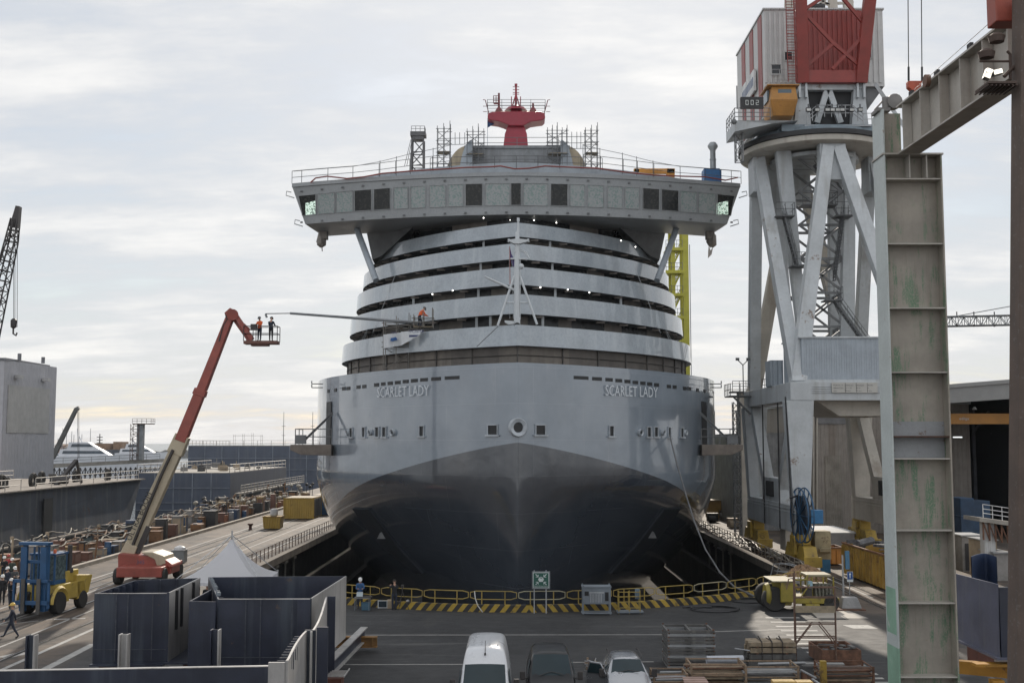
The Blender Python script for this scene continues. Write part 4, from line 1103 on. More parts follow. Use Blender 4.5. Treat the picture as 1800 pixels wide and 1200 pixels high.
m.hexa([V((xa_+.3,yc+.1,z0_)),V((xb_-.3,yc+.1,z0_)),V((xb_-.1,yc+2.4,z0_)),V((xa_,yc+2.4,z0_)),V((xa_,yc-.35,zm)),V((xb_,yc-.35,zm)),V((xb_+.1,yc+2.4,zm)),V((xa_,yc+2.4,zm))])
m.hexa([V((xa_,yc-.35,zm)),V((xb_,yc-.35,zm)),V((xb_+.1,yc+2.4,zm)),V((xa_,yc+2.4,zm)),V((xa_+.2,yc,z1_)),V((xb_-.1,yc,z1_)),V((xb_,yc+2.4,z1_)),V((xa_+.1,yc+2.4,z1_))])
cab=m.build('operator_cab',cabm,crane,smooth=0,bevel=.05)
cg=glass('cab_glass',(.06,.09,.11),.1)
for x0,x1,ya,yb,d in((1368,1391,157,175,-.26),(1372,1388,180,193,-.22)):
 m=MB();m.prism([P(x0,ya,d+.14),P(x1,ya,d+.14),P(x1+1,yb,d),P(x0-1,yb,d)]if ya<170 else[P(x0-3,ya,d-.02),P(x1+3,ya,d-.02),P(x1,yb,d+.3),P(x0,yb,d+.3)],(0,.08,0));m.build('cab_window',cg,cab,smooth=0)
for sx,xx in((-1,xa_),(1,xb_)):
 m=MB();m.box(xx-.1 if sx<0 else xx-.1,xx+.1,yc+.5,yc+1.9,zm+.15,z1_-.2);m.build('cab_side_window',cg,cab,smooth=0)
m=MB();m.box(xa_-.25,xb_+.2,yc-.3,yc+2.7,z1_,z1_+.1);m.build('cab_roof',cabm,cab,smooth=0,bevel=.03)
yd=yc-.2;m=MB();p,q_=at(1302.5,190,yd),at(1342,170.5,yd);m.box(p.x,q_.x,yd,yd+.35,p.z,q_.z);ds_=m.build('number_display',cdark,crane,smooth=0)
seg=M('lit_segment',(.4,.42,.41),.5,emit=((.8,.85,.82),.2),fine=0)
SEG={'0':'abcdef','2':'abged'}
m=MB()
def digit(m,ch,x,z,w_,h,y):
 t_=.065
 R_={'a':(0,w_,h-t_,h),'d':(0,w_,0,t_),'g':(0,w_,h/2-t_/2,h/2+t_/2),'f':(0,t_,h/2,h),'e':(0,t_,0,h/2),'b':(w_-t_,w_,h/2,h),'c':(w_-t_,w_,0,h/2)}
 for s_ in SEG[ch]:
  a0,a1,b0,b1=R_[s_];g_=.014;m.box(x+a0+g_,x+a1-g_,y-.012,y-.002,z+b0+g_,z+b1-g_)
hh=at(1300,176,yd).z-at(1300,185,yd).z
for k,ch in enumerate('002'):digit(m,ch,at(1310.5+k*9.0,185,yd).x,at(1310,185,yd).z,5.6*pxm(yd),hh,yd)
m.build('display_digit',seg,ds_,smooth=0)
m=MB();x0=at(1292,210,yd).x;z_=at(1300,212,yd).z
m.hexa([V((x0,yd+.2,z_-.9)),V((xa_+.2,yd+.2,z_-.2)),V((xa_+.2,yd+4,z_-.2)),V((x0,yd+4,z_-.9)),V((x0,yd,z_)),V((xb_,yd,z_)),V((xb_,yd+4,z_)),V((x0,yd+4,z_))])
m.build('cab_platform',cw,crane,smooth=0)
m=MB();railing(m,[(x0,yd+3.8,z_),(x0,yd+.1,z_),(xa_,yd+.1,z_)],1.1,(1,.66,.33),.035,.7);m.cyl((x0+.2,yd,z_+1),(x0+.2,yd,z_+3),.05);m.ball((x0-.1,yd,z_-.1),.25,5)
m.build('platform_railing',scafg,crane)
m=MB();lattice(m,(x0+.6,yd+1.5,z_-3.2),(x0+.6,yd+1.5,z_-.6),.6,.6,3,.05,.035);m.build('hanging_ladder_cage',M('lattice_dark_grey',(.2,.2,.2),.5),crane)
m=MB();railing(m,[(at(1357,140,YH-1).x,YH-1,at(1357,150,YH-1).z),(at(1398,140,YH-1).x,YH-1,at(1357,150,YH-1).z)],1.4,(1,.66,.33),.03,.6);m.build('house_balcony',M('galv_rail',(.36,.37,.38),.45),crane)
yb0,yb1=YH-1.9,YH-4.5
zt0=at(1460,146,yb0).z;zt1=at(1460,-60,yb1).z
fl_,fr_=at(1411,146,yb0),at(1513,146,yb0);tl_,tr_=at(1405,-60,yb1),at(1535,-60,yb1)
m=MB()
for p,q_ in((fl_,tl_),(fr_,tr_)):m.bar(p,q_,1.0,.7,up=(0,1,0),w2=1.0)
m.bar(fl_+V((0,0,.5)),fr_+V((0,0,.5)),1.1,.6,up=(0,1,0))
jib=m.build('jib_boom',cred,crane,smooth=0,bevel=.04)
m=MB()
def L(t_,s):a=fl_.lerp(tl_,t_);b_=fr_.lerp(tr_,t_);return a.lerp(b_,s)
for a,b_ in(((.12,.02),(.34,.5)),((.34,.5),(.62,.03)),((.34,.5),(.14,.97)),((.42,.98),(.12,.5)),((.62,.03),(.80,.5)),((.80,.5),(.5,.97)),((.8,.5),(.98,.02))):
 m.bar(L(*a),L(*b_),.28,.22,up=(0,1,0))
m.build('jib_bracing',cred,jib,smooth=0)
m=MB();o=V((-1.0,-.35,0))
for k in range(40):
 t_=.02+k*.0245;c=L(t_,0)+o;m.bar(c-V((.32,0,0)),c+V((.32,0,0)),.04)
for s in(-.33,.33):m.bar(L(.0,0)+o+V((s,0,0)),L(.98,0)+o+V((s,0,0)),.07)
for k in range(14):
 c=L(.05+k*.068,0)+o;m.tube([c+V((-.34,0,0)),c+V((-.4,-.5,0)),c+V((.4,-.5,0)),c+V((.34,0,0))],.025,4)
m.build('jib_ladder',cred,jib)
for c in(fl_,fr_):
 m=MB()
 for dx in(-.28,.28):m.box(c.x+dx-.09,c.x+dx+.09,c.y-.1,c.y+1.0,c.z-1.3,c.z+.1)
 m.cyl(c+V((-.5,.3,-.35)),c+V((.5,.3,-.35)),.14,n=8);m.build('jib_hinge',cw,jib,smooth=0)
m=MB()
for x,w_ in((1384,.5),(1398,.8),(1465,.7),(1492,.8)):m.bar((at(x,18,YH+2).x,YH+2,hz1),(at(x+(4 if x<1430 else-3),-60,YH+2).x,YH+2.5,at(1450,-60,YH+2).z),w_,.6,up=(0,1,0))
for a,b_ in(((1430,15),(1462,-8)),((1432,-5),(1462,12)),((1440,8),(1500,5))):m.bar(at(a[0],a[1],YH+2),at(b_[0],b_[1],YH+2),.2)
m.build('gantry_post',cb_,crane,smooth=0)
m=MB();m.cyl(at(1437,14,YH+1)-V((.6,0,0)),at(1437,14,YH+1)+V((.6,0,0)),.35,n=10);m.build('rope_drum',cdark,crane)
xr,yr_=at(1410,905,89.8).x,89.8;zr=at(1410,905,yr_).z;r0=47*pxm(yr_)
m=MB();ax=V((.995,.08,0)).normalized();tx_=V((-.08,.995,0));N=36
for o_,rr in((-.22,r0),(.22,r0)):
 m.tube([V((xr,yr_,zr))+ax*o_+(tx_*math.cos(6.2832*k/N)+V((0,0,1))*math.sin(6.2832*k/N))*rr for k in range(N+1)],.06,5)
 for k in range(12):
  u=tx_*math.cos(6.2832*k/12)+V((0,0,1))*math.sin(6.2832*k/12);m.bar(V((xr,yr_,zr))+ax*o_,V((xr,yr_,zr))+ax*o_+u*rr,.08,.05)
rl=m.build('cable_reel',cblue,crane)
m=MB();p=V((xr,yr_,zr));m.cyl(p-ax*.2,p+ax*.2,r0*.72,n=24);m.build('reel_cable',M('cable_dark_blue',(.015,.022,.035),.6),rl)
m=MB();m.cyl(p+ax*.2,p+ax*.9,.3,n=10);a,b_=at(1425,920,89.3),at(1447,896,89.3);m.box(a.x,b_.x,89.3,90.2,a.z,b_.z);m.build('reel_motor',M('motor_blue',(.03,.16,.34),.5,var=.2),rl,smooth=0,bevel=.04)
m=MB();m.tube([(xr-.1,yr_-.2,zr-r0),(xr-.1,yr_-.3,1.5),(xr+.1,yr_-1.2,.2)],.05,5);m.tube([at(1388,875,90.5),at(1395,873,90.4),at(1403,870,90)],.08,5);m.build('hanging_cable',cdark,rl)
m=MB();m.box(KX0+.75,KX0+2.0,KY0-1.4,KY0+.3,.9,3.1);m.box(KX0+1.0,KX0+1.9,KY0-1.7,KY0-1.4,1.5,1.8);m.build('drive_housing',M('housing_tan',(.30,.25,.15),.6,var=.3,rust=((.1,.06,.03),.3,1.5)),crane,smooth=0,bevel=.04)
m=MB();m.box(KX0+.2,KX0+1.6,KY0+6,KY0+8,.9,4.2);m.build('white_cabinet',cb_,crane,smooth=0)
m=MB()
for y in(KY0+4.2,KY0+10):m.bar((KX0-.66,y,ZSB),(KX0-.66,y,ZPB),.1,.1);m.build('conduit',cdark,crane,smooth=0);m=MB()
m.bar((KX0-1.14,KY0-.6,ZPB+.3),(KX0-.75,KY0-.5,ZSB),.1,.1);m.build('conduit',cdark,crane,smooth=0)
gm=bpy.data.materials.new('stained_column_paint');t=NT(gm);b=t.n['Principled BSDF']
pos=t.n.new('ShaderNodeNewGeometry').outputs['Position']
sp=t.n.new('ShaderNodeSeparateXYZ');t.l.new(pos,sp.inputs[0])
n1=t.noise(pos,.9,5,.65);n2=t.noise(pos,4.2,6,.72,(1,1,.12));n3=t.noise(pos,22,4,.75,(1,1,.6));n4=t.noise(pos,.8,3,.6,(1,1,.8));n5=t.noise(pos,4.5,4,.7,(1,1,.05))
c=t.mix(t.ramp(n1,.3,.7),(.27,.245,.21),(.36,.325,.275))
g_=t.math('MULTIPLY',t.ramp(n4,.40,.54),t.math('MULTIPLY',t.ramp(n2,.48,.60),t.ramp(n3,.40,.52)))
c=t.mix(t.math('MULTIPLY',g_,.78),c,(.06,.19,.095))
c=t.mix(t.math('MULTIPLY',t.ramp(n5,.55,.75),.35),c,(.15,.12,.09))
c=t.mix(t.math('MULTIPLY',t.ramp(t.noise(pos,2.6,6,.75),.66,.74),.5),c,(.20,.11,.06))
t.l.new(c,b.inputs['Base Color']);b.inputs['Roughness'].default_value=.6
bp=t.add('ShaderNodeBump');bp.inputs['Distance'].default_value=.01;bp.inputs['Strength'].default_value=.6;t.l.new(n3,bp.inputs['Height']);t.l.new(bp.outputs[0],b.inputs['Normal'])
flm=M('column_flange_lit',(.46,.50,.49),.5,var=.1,scale=.6,rust=((.25,.15,.08),.12,2.2))  # left flange paler than the web: its lit outer face painted in
mint=M('column_mint_paint',(.22,.36,.27),.6,var=.15,specks=((.4,.42,.40),.8,1.6))
rustm=M('rust_edge',(.085,.04,.025),.9,var=.5,scale=6)
bmp=M('gantry_beam_paint',(.42,.395,.355),.55,var=.12,scale=.7,streak=((.19,.15,.11),.4,1.4))
YG=38.0
xl,xr_=at(1566,700,YG).x,at(1670,700,YG).x
col=thing('gantry_column','broad pale steel column with green stains, near right','column',((xl+xr_)/2,YG,0))
zc=at(1600,272,YG).z;zg=at(1600,192,YG).z
m=MB();m.box(xl+.05,xr_-.05,YG+.5,YG+.54,0,zc);m.build('web_plate',gm,col,smooth=0)
m=MB();m.box(xl,xl+.05,YG,YG+1.12,3.3,zg);m.build('left_flange',flm,col,smooth=0)
m=MB();m.box(xl,xl+.05,YG,YG+1.12,0,3.297);m.box(xl-.002,xl,YG+.1,YG+1.05,3.7,5.2);m.build('lower_flange',mint,col,smooth=0)
m=MB();m.box(xr_-.05,xr_,YG,YG+1.12,0,zc);m.build('right_flange',gm,col,smooth=0)
for k,y in enumerate((314,428,541,654,767,806,932,1060,1190,1310)):
 z=at(1620,y,YG).z
 m=MB();m.box(xl+.053,xr_-.053,YG+.03,YG+.497,z-.022,z+.022);m.build('stiffener_plate',rustm if k==4 else bmp,col,smooth=0)
m=MB();z=at(1620,740,YG).z;m.box(xl+.053,xr_-.053,YG+.46,YG+.497,at(1620,805,YG).z,z);m.build('splice_plate',M('splice_grey',(.27,.28,.29),.55,var=.1,rust=((.12,.06,.03),.25,3)),col,smooth=0)
m=MB();m.box(xl-.05,xr_+.05,YG-.03,YG+1.15,zc+.003,zc+.06);m.build('cap_plate',bmp,col,smooth=0)
m=MB()
for x in(1600,1630):xx=at(x,290,YG).x;m.box(xx-.02,xx+.02,YG+.05,YG+.49,at(1620,312,YG).z,zc);m.build('upper_rib',bmp,col,smooth=0);m=MB()
m=MB();x1=at(1590,240,YG).x;m.box(xl+.053,x1,YG+.35,YG+.39,zc+.063,zg-.05);m.build('head_plate',gm,col,smooth=0)
m=MB();m.box(x1+.003,x1+.4,YG+.1,YG+.4,zc+.063,zc+.2);m.build('bearing',M('bearing_brown',(.12,.07,.045),.7),col,smooth=0)
m=MB();m.box(xl-.1,xl+.35,YG+.2,YG+.9,zg+.003,zg+.12);m.cyl((xl+.3,YG+.5,zg+.1),(xl+.3,YG+.5,zg+.55),.14);m.cyl((xl+.55,YG+.3,zg+.38),(xl+.55,YG+.6,zg+.38),.26,n=14);m.bar((xl-.1,YG+.5,zg+.12),(xl+.2,YG+.5,zg+.45),.06)
m.build('buffer_fitting',M('fitting_grey',(.2,.19,.18),.6),col)
beam=thing('runway_beam','deep pale runway beam running overhead from the stained column to the dark pillar','beam',(13.3,38,0))
A,B=V((13.30+.2,38.1,0)),V((13.62+.2,27.6,0))
zt_,zb_=at(1599,186,38).z,at(1591,271,38).z
dirv=(B-A).normalized();nrm=V((-dirv.y,dirv.x,0))if True else None
def bz(p,z):return V((p.x,p.y,z))
m=MB();m.bar(bz(A,zt_-.03),bz(B,zt_-.03),.72,.06);m.build('top_flange',bmp,beam,smooth=0)
m=MB();m.bar(bz(A,zb_+.03),bz(B,zb_+.03),.72,.06);m.build('bottom_flange',bmp,beam,smooth=0)
m=MB();m.bar(bz(A,(zt_+zb_)/2),bz(B,(zt_+zb_)/2),.04,zt_-zb_-.12);m.build('beam_web',bmp,beam,smooth=0)
side=V((-1,0,0))
for k in range(7):
 p=A.lerp(B,.05+k*.145);c=bz(p,(zt_+zb_)/2)+side*.19
 m=MB();m.cbox(c,.30,.04,zt_-zb_-.13);m.build('beam_rib',bmp,beam,smooth=0)
m=MB();m.bar(bz(A,zt_+.06),bz(B,zt_+.06),.09,.11);m.build('runway_rail',M('rail_rust',(.16,.12,.09),.6),beam,smooth=0)
for k in(.12,.32,.55):
 m=MB();p=A.lerp(B,k);m.cbox(bz(p,zt_+.06)-V((.3,0,0)),.1,.25,.16);m.build('rail_clip',cdark,beam,smooth=0)
m=MB();p=A.lerp(B,.27);m.cyl(bz(p,zt_-.02)+V((-.48,0,0)),bz(p,zt_-.02)+V((-.34,0,0)),.2,n=14);m.build('guide_wheel',M('wheel_rust',(.14,.075,.05),.7),beam)
pm_=M('pillar_brown_grey',(.10,.072,.058),.75,var=.18,scale=1.2,streak=((.08,.07,.065),.5,6),specks=((.2,.19,.18),.3,9))
pil=thing('gantry_pillar','dark brown-grey pillar with floodlights at the right edge of the view','pillar',(12.6,26.5,0))
YP=26.0;xp=at(1771.5,700,YP).x
pb,pt=at(1788,1240,YP),at(1796,-20,YP)
m=MB();m.hexa([V((pb.x,YP,pb.z)),V((pb.x+2.4,YP,pb.z)),V((pb.x+2.4,YP+.55,pb.z)),V((pb.x,YP+.55,pb.z)),V((pt.x,YP,pt.z)),V((pt.x+2.4,YP,pt.z)),V((pt.x+2.4,YP+.55,pt.z)),V((pt.x,YP+.55,pt.z))]);m.build('shaft',pm_,pil,smooth=0,bevel=.03)
m=MB();m.box(pb.x+.1,pb.x+2.3,YP+.05,YP+.5,0,pb.z-.003);m.build('pillar_foot',pm_,pil,smooth=0)
redp=M('faded_red_steel',(.30,.06,.035),.55,var=.2,scale=1.5,rust=((.12,.05,.03),.3,3))
m=MB();a=at(1744,44,YP+1);m.box(a.x,xp+1.2,YP+.75,YP+1.3,a.z,a.z+6);m.build('red_bracket',redp,pil,smooth=0,bevel=.03)
m=MB();a=at(1790,110,YP-.1);m.box(pt.x+.1,xp+2.3,YP-.04,YP-.003,a.z,pt.z);m.build('red_reflection',M('red_brown_reflection',(.21,.065,.04),.6,var=.25,scale=2),pil,smooth=0)  # red-brown reflection on the pillar, laid on as a thin tinted plate
brm=M('bracket_rust',(.07,.045,.035),.7)
m=MB();yq=YP+.4
a,b_=at(1726,151,yq),at(1776,146,yq);m.box(a.x,b_.x,yq-.35,yq+.4,a.z-.05,a.z);
for k in range(8):m.bar((a.x+(b_.x-a.x)*k/7,yq-.35,a.z-.09),(a.x+(b_.x-a.x)*k/7,yq+.4,a.z-.09),.03)
m.tube([at(1776,140,yq),at(1776,96,yq),at(1770,90,yq)],.035,5);m.tube([at(1776,108,yq),at(1722,108,yq)],.03,5);m.tube([at(1765,135,yq),at(1780,120,yq),at(1800,106,yq)],.05,6)
m.build('lamp_bracket',brm,pil)
for x,y,w_,h_,rot in((1736,131,11,20,.38),(1752,128,18,10,-.25)):
 m=MB();c=at(x,y,yq-.2);sx_,sz=w_*pxm(yq),h_*pxm(yq);ca,sa=math.cos(rot),math.sin(rot);axs=(V((ca,0,-sa)),V((0,1,0)),V((sa,0,ca)))
 m.cbox(c,sx_,.16,sz,ax=axs);o=m.build('floodlight',M('lamp_housing',(.06,.062,.065),.5),pil,smooth=0,bevel=.01)
 for j in((-.23,.23)if h_>15 else(0,)):
  m=MB();m.cbox(c-V((0,.085,0))+axs[2]*sz*j,sx_*.85,.02,sz*(.38 if h_>15 else .8),ax=axs);m.build('lit_lens',M('floodlight_lit',(1,1,1),.4,emit=((1,.9,.7),1.3),fine=0),o,smooth=0)
for x,y in((1752,66),(1734,94)):
 m=MB();c=at(x,y,yq);m.lathe([(.02,-.14),(.17,-.12),(.2,.02),(.1,.1)],c,10);m.cyl(c+V((-.2,0,.02)),c+V((.2,0,.02)),.03);m.build('unlit_lamp',brm,pil)
hk=thing('hook_block','small orange-red hook block hanging on two ropes above the runway beam','hook',at(1608,150,62))
m=MB();m.prism([at(1596.5,142,62),at(1622,142,62),at(1616,163,62),at(1608,163,62),at(1597,153,62)],(0,.4,0));m.build('block',M('hook_orange_red',(.42,.075,.03),.5),hk,smooth=0,bevel=.03)
for x in(1596.5,1620):
 m=MB();m.cyl(at(x+.7,142,62),at(x-.8,-60,62),.028,n=5);m.cyl(at(x+.7,142,62),at(x+.6,118,62),.06,n=5);m.build('rope',cdark,hk)
m=MB();m.cyl(at(1598,166,37.5),at(1790,-4,26.8),.012,n=4);tag(m.build('guy_wire',M('pale_wire',(.3,.28,.27),.5)),'thin pale wire slanting up from the stained column head to the pillar','wire')
skinm=M('skin_tone',(.42,.25,.18),.55,var=.08,fine=0)
bootm=M('boot_black',(.02,.02,.022),.6,fine=0)
hairm=M('hair_dark',(.025,.018,.014),.7,fine=0)
CLOTH={n:M('cloth_'+n,c,.85,var=.15,scale=6,bump=.004,bscale=30)for n,c in{'navy':(.022,.028,.045),'black':(.014,.015,.018),'orange':(.62,.11,.025),'blue':(.03,.09,.21),'green':(.035,.05,.04),'brown':(.07,.045,.035),'grey':(.07,.075,.08),'red':(.33,.05,.05)}.items()}
HELM={n:M('helmet_'+n,c,.35,var=.03,fine=0)for n,c in{'white':(.68,.68,.66),'yellow':(.55,.36,.06),'dark':(.08,.085,.09),'red':(.4,.06,.05)}.items()}
eyem=M('eye_dark',(.02,.015,.012),.3,fine=0)
def rotx(v,a):c,s=math.cos(a),math.sin(a);return V((v.x,v.y*c-v.z*s,v.y*s+v.z*c))
def body(pose):
 """one continuous skinned figure facing -y; returns (verts, faces, material index per face, head centre, head forward)"""
 lean=R(pose.get('lean',0));H=1.0
 hip=V((0,0,.95+pose.get('dz',0)))
 up=rotx(V((0,0,1)),lean)
 chest=hip+up*.34;nk=hip+up*.55;
 hd=rotx(up,R(pose.get('nod',8))-lean*.3);head=nk+hd*.17
 vs,es,rs,tg=[],[],[],[]
 def av(p,r,par,t_):
  vs.append(V(p));rs.append(r);tg.append(t_);i=len(vs)-1
  if par is not None:es.append((par,i))
  return i
 i0=av(hip,(.155,.115),None,1);i1=av(hip+up*.17,(.15,.11),i0,0);i2=av(chest,(.18,.125),i1,0)
 i3=av(chest+up*.12,(.15,.10),i2,0);i4=av(nk,(.058,.058),i3,2);i5=av(nk+hd*.08,(.06,.065),i4,2);i6=av(head+hd*.02,(.082,.098),i5,2);av(head+hd*.10,(.062,.075),i6,2)
 hands=[]
 for s,k in((-1,'r'),(1,'l')):
  pitch,out,bend,inn=pose.get('arm_'+k,(5,8,12,0))
  sh=chest+up*.10+V((s*.185,0,0))
  d=rotx(V((s*math.sin(R(out)),0,-math.cos(R(out)))),-R(pitch));
  el=sh+d*.29
  d2=rotx(V((s*math.sin(R(out*.4-inn)),0,-math.cos(R(out*.4-inn)))),-R(pitch+bend));wr=el+d2*.25
  a=av(sh,(.075,.08),i3,0);b_=av(sh+d*.14,(.062,.066),a,0);c=av(el,(.05,.054),b_,0);e=av(el+d2*.12,(.046,.048),c,0);f=av(wr,(.036,.034),e,0)
  g=av(wr+d2*.05,(.040,.022),f,2);h=av(wr+d2*.095,(.036,.018),g,2)
  hands.append((s,wr+d2*.09,d2))
  tp,kb=pose.get('leg_'+k,(2,2));sp_=pose.get('spread',.10)
  hj=hip+V((s*.095,0,-.06));dt_=rotx(V((s*(sp_-.08),0,-1)).normalized(),-R(tp));kn=hj+dt_*.42
  ds_=rotx(V((0,0,-1)),-R(tp-kb));an=kn+ds_*.40
  a=av(hj,(.10,.105),i0,1);b_=av(hj+dt_*.2,(.086,.09),a,1);c=av(kn,(.063,.066),b_,1);e=av(kn+ds_*.14,(.062,.066),c,1);f=av(an,(.046,.05),e,1)
  fd=rotx(V((0,-1,0)),-R(pose.get('toe_'+k,0)));g=av(an+V((0,0,-.045))+fd*.06,(.05,.045),f,3);av(an+V((0,0,-.055))+fd*.16,(.042,.032),g,3)
 me=bpy.data.meshes.new('figure');me.from_pydata([tuple(v)for v in vs],es,[])
 ob=bpy.data.objects.new('figure',me);COL.objects.link(ob)
 ob.modifiers.new('skin','SKIN');sm=ob.modifiers.new('sub','SUBSURF');sm.levels=1;sm.render_levels=1
 for i,r in enumerate(rs):
  me.skin_vertices[0].data[i].radius=r;me.skin_vertices[0].data[i].use_root=(i==0)
 dg=bpy.context.evaluated_depsgraph_get();dg.update()
 em=bpy.data.meshes.new_from_object(ob.evaluated_get(dg))
 V_=[v.co.copy()for v in em.vertices];Fc=[tuple(p.vertices)for p in em.polygons]
 bpy.data.objects.remove(ob);bpy.data.meshes.remove(me)
 segs=[(vs[a],vs[b_],tg[b_])for a,b_ in es]
 mi=[]
 for f in Fc:
  c=sum((V_[i]for i in f),V((0,0,0)))/len(f);best=(9,0)
  for a,b_,t_ in segs:
   ab=b_-a;u=max(0,min(1,(c-a).dot(ab)/max(1e-9,ab.dot(ab))));dd_=(c-(a+ab*u)).length
   if dd_<best[0]:best=(dd_,t_)
  mi.append(best[1])
 bpy.data.meshes.remove(em)
 m=MB();m.v=V_;m.f=Fc;m.m=mi
 m.cur=2
 for s,p,d in hands:
  sd=V((0,-1,0))if abs(d.y)<.7 else V((1,0,0));pal=V((-s,0,0))if abs(d.x)<.7 else V((0,0,-1))
  sd=(sd-d*sd.dot(d)).normalized();pal=(pal-d*pal.dot(d)).normalized()
  for k,L in enumerate((.068,.078,.074,.058)):
   b_=p+sd*(.027-.018*k);m.tube([b_,b_+d*L*.5+pal*.006,b_+d*L*.85+pal*.026,b_+d*L*.9+pal*.045],[.010,.0095,.008,.006],5)
  b_=p-d*.055+sd*.03;m.tube([b_,b_+sd*.022+d*.025,b_+sd*.024+d*.055+pal*.012],[.011,.010,.007],5)
 fw=rotx(V((0,-1,0)),R(pose.get('nod',8))+lean*.7)
 m.tube([head+fw*.085+hd*.03,head+fw*.115-hd*.015,head+fw*.09-hd*.025],[.010,.017,.012],5)
 for s in(-1,1):m.ball(head+V((s*.085,.005,0)),.024,4)
 m.cur=4
 for s in(-1,1):m.ball(head+fw*.088+V((s*.032,0,0))+hd*.018,.011,4)
 m.tube([head+fw*.092-hd*.06-V((.025,0,0)),head+fw*.097-hd*.06,head+fw*.092-hd*.06+V((.025,0,0))],.006,4)
 return m,head,hd,fw
PB_={}
POSES={'stand':{},'stand2':{'arm_r':(25,6,70,10),'arm_l':(10,8,15,0),'leg_r':(6,4),'leg_l':(-4,2)},'hands_front':{'arm_r':(35,10,60,25),'arm_l':(35,10,60,25),'nod':22},'walk':{'lean':-4,'leg_r':(27,4),'leg_l':(-22,10),'arm_r':(-24,8,18,0),'arm_l':(26,8,25,0),'toe_r':14,'toe_l':-20,'dz':-.06},'camera':{'arm_r':(62,12,62,20),'arm_l':(66,10,50,18),'nod':6},'work':{'lean':32,'arm_r':(30,10,35,10),'arm_l':(34,10,38,10),'leg_r':(14,18),'leg_l':(2,10),'nod':24},'back':{'arm_r':(8,12,30,12),'arm_l':(8,12,30,12),'nod':14},}
for k_ in('lean',):
 for p_ in POSES.values():
  if k_ in p_:p_[k_]=p_[k_]
def person(label,loc,rz,pose,jacket,trousers,helmet=None,group=None,hair=True,extra=None):
 r=thing('person',label,'person',loc,group)
 key=(pose,)
 if key not in PB_:PB_[key]=body(POSES[pose])
 b0,head,hd,fw=PB_[key]
 m=MB();m.merge(b0);zmin=min(v.z for v in m.v)
 off=V(loc)-V((0,0,zmin));m.v=[v+off for v in m.v]
 m.build('body',[CLOTH[jacket],CLOTH[trousers],skinm,bootm,eyem],r,smooth=60)
 q=MB();c=head+off+hd*.035
 ax=hd.cross(fw).normalized();N=12
 prof=[(.128,-.012),(.122,.02),(.108,.075),(.07,.115),(.02,.13)]if helmet else[(.098,-.02),(.104,.03),(.088,.08),(.05,.105),(.01,.112)]
 rings=[q.pts([c+(ax*math.cos(6.2832*k/N)+fw*math.sin(6.2832*k/N)*1.12)*a-fw*.01+hd*h for k in range(N)])for a,h in prof]
 for a,b_ in zip(rings,rings[1:]):
  for k in range(N):q.face((a[k],a[(k+1)%N],b_[(k+1)%N],b_[k]))
 q.face(rings[-1])
 if helmet:
  P_=[c+fw*.11-ax*.10,c+fw*.19-ax*.05,c+fw*.19+ax*.05,c+fw*.11+ax*.10];q.prism(P_,hd*-.015)
 q.build('helmet' if helmet else 'hair',HELM[helmet]if helmet else hairm,r,smooth=50)
 if extra:extra(r,off,head+off,hd,fw)
 r.rotation_euler=(0,0,rz);return r
lred=M('lift_red',(.27,.062,.045),.45,var=.2,rust=((.12,.06,.04),.2,3));lcream=M('lift_cream',(.42,.36,.26),.5,var=.12,streak=((.25,.2,.14),.4,2))
ldark=M('lift_dark',(.04,.035,.034),.6);tyre=M('tyre_rubber',(.022,.021,.02),.8,var=.3)
YL=84.0
def lp(x,y,d=0):return at(x,y,YL+d)
lift=thing('boom_lift','red boom lift with a long cream and red boom raised over the left quay','boom lift',(lp(255,1000).x,YL,0))
def wheel(par,c,r,w_,axis='x',name='wheel',hubm=None):
 m=MB();m.lathe([(r*.55,-w_/2),(r*.92,-w_/2),(r,-w_*.35),(r,w_*.35),(r*.92,w_/2),(r*.55,w_/2)],c,20,axis);o=m.build(name,tyre,par)
 m=MB();m.lathe([(r*.15,-w_*.42),(r*.56,-w_*.40),(r*.56,w_*.40),(r*.15,w_*.42)],c,14,axis);m.build('rim',hubm or ldark,o);return o
zt=lp(255,1006).z
m=MB();cx_=lp(262,1000).x;m.box(cx_-1.5,cx_+1.7,YL-2.6,YL+2.6,.55,1.25);m.box(cx_-.6,cx_+1.9,YL-1.0,YL+1.2,.6,1.4);m.build('chassis',lred,lift,smooth=0,bevel=.06)
for dx in(-1.55,1.55):
 for dy in(-1.9,1.9):wheel(lift,(cx_+dx,YL+dy,.58),.58,.5)
m=MB();m.lathe([(1.1,1.3),(1.1,1.5),(.9,1.52)],(cx_,YL,0),20);m.build('turntable',ldark,lift)
m=MB();P=[(207,975),(209,972),(275,978),(292,984),(303,992),(304,997),(288,998),(207,997)]
m.prism([lp(x,y,-1.15)for x,y in P],(0,2.3,0));cw_=m.build('counterweight',lred,lift,smooth=0,bevel=.06)
m=MB();m.prism([lp(x,y,-1.22)for x,y in((246,970),(268,970),(288,977),(291,990),(276,996),(272,983))],(0,2.4,0));m.build('engine_hood',lcream,cw_,smooth=0,bevel=.06)
tm=text_mb('345',1,0,lp(258,0).x-lp(245,0).x);hm=max(v.z for v in tm.v);o=lp(240,991,-1.16);tm.v=[V((o.x+v.x,o.y,o.z+v.z/hm*.28))for v in tm.v];tm.build('counterweight_lettering',M('ink_navy',(.05,.06,.12),.6,fine=0),cw_,smooth=0)
m=MB();m.bar(lp(222,985),lp(236,955),1.1,1.2,up=(0,1,0),w2=.9);m.build('boom_pivot',lcream,lift,smooth=0,bevel=.04)
def seg_(par,a,b_,w0,w1,mat,name):
 m=MB();m.bar(lp(*a),lp(*b_),w0*pxm(YL),.75,up=(0,1,0),w2=w1*pxm(YL),h2=.65);return m.build(name,mat,par,smooth=0,bevel=.04)
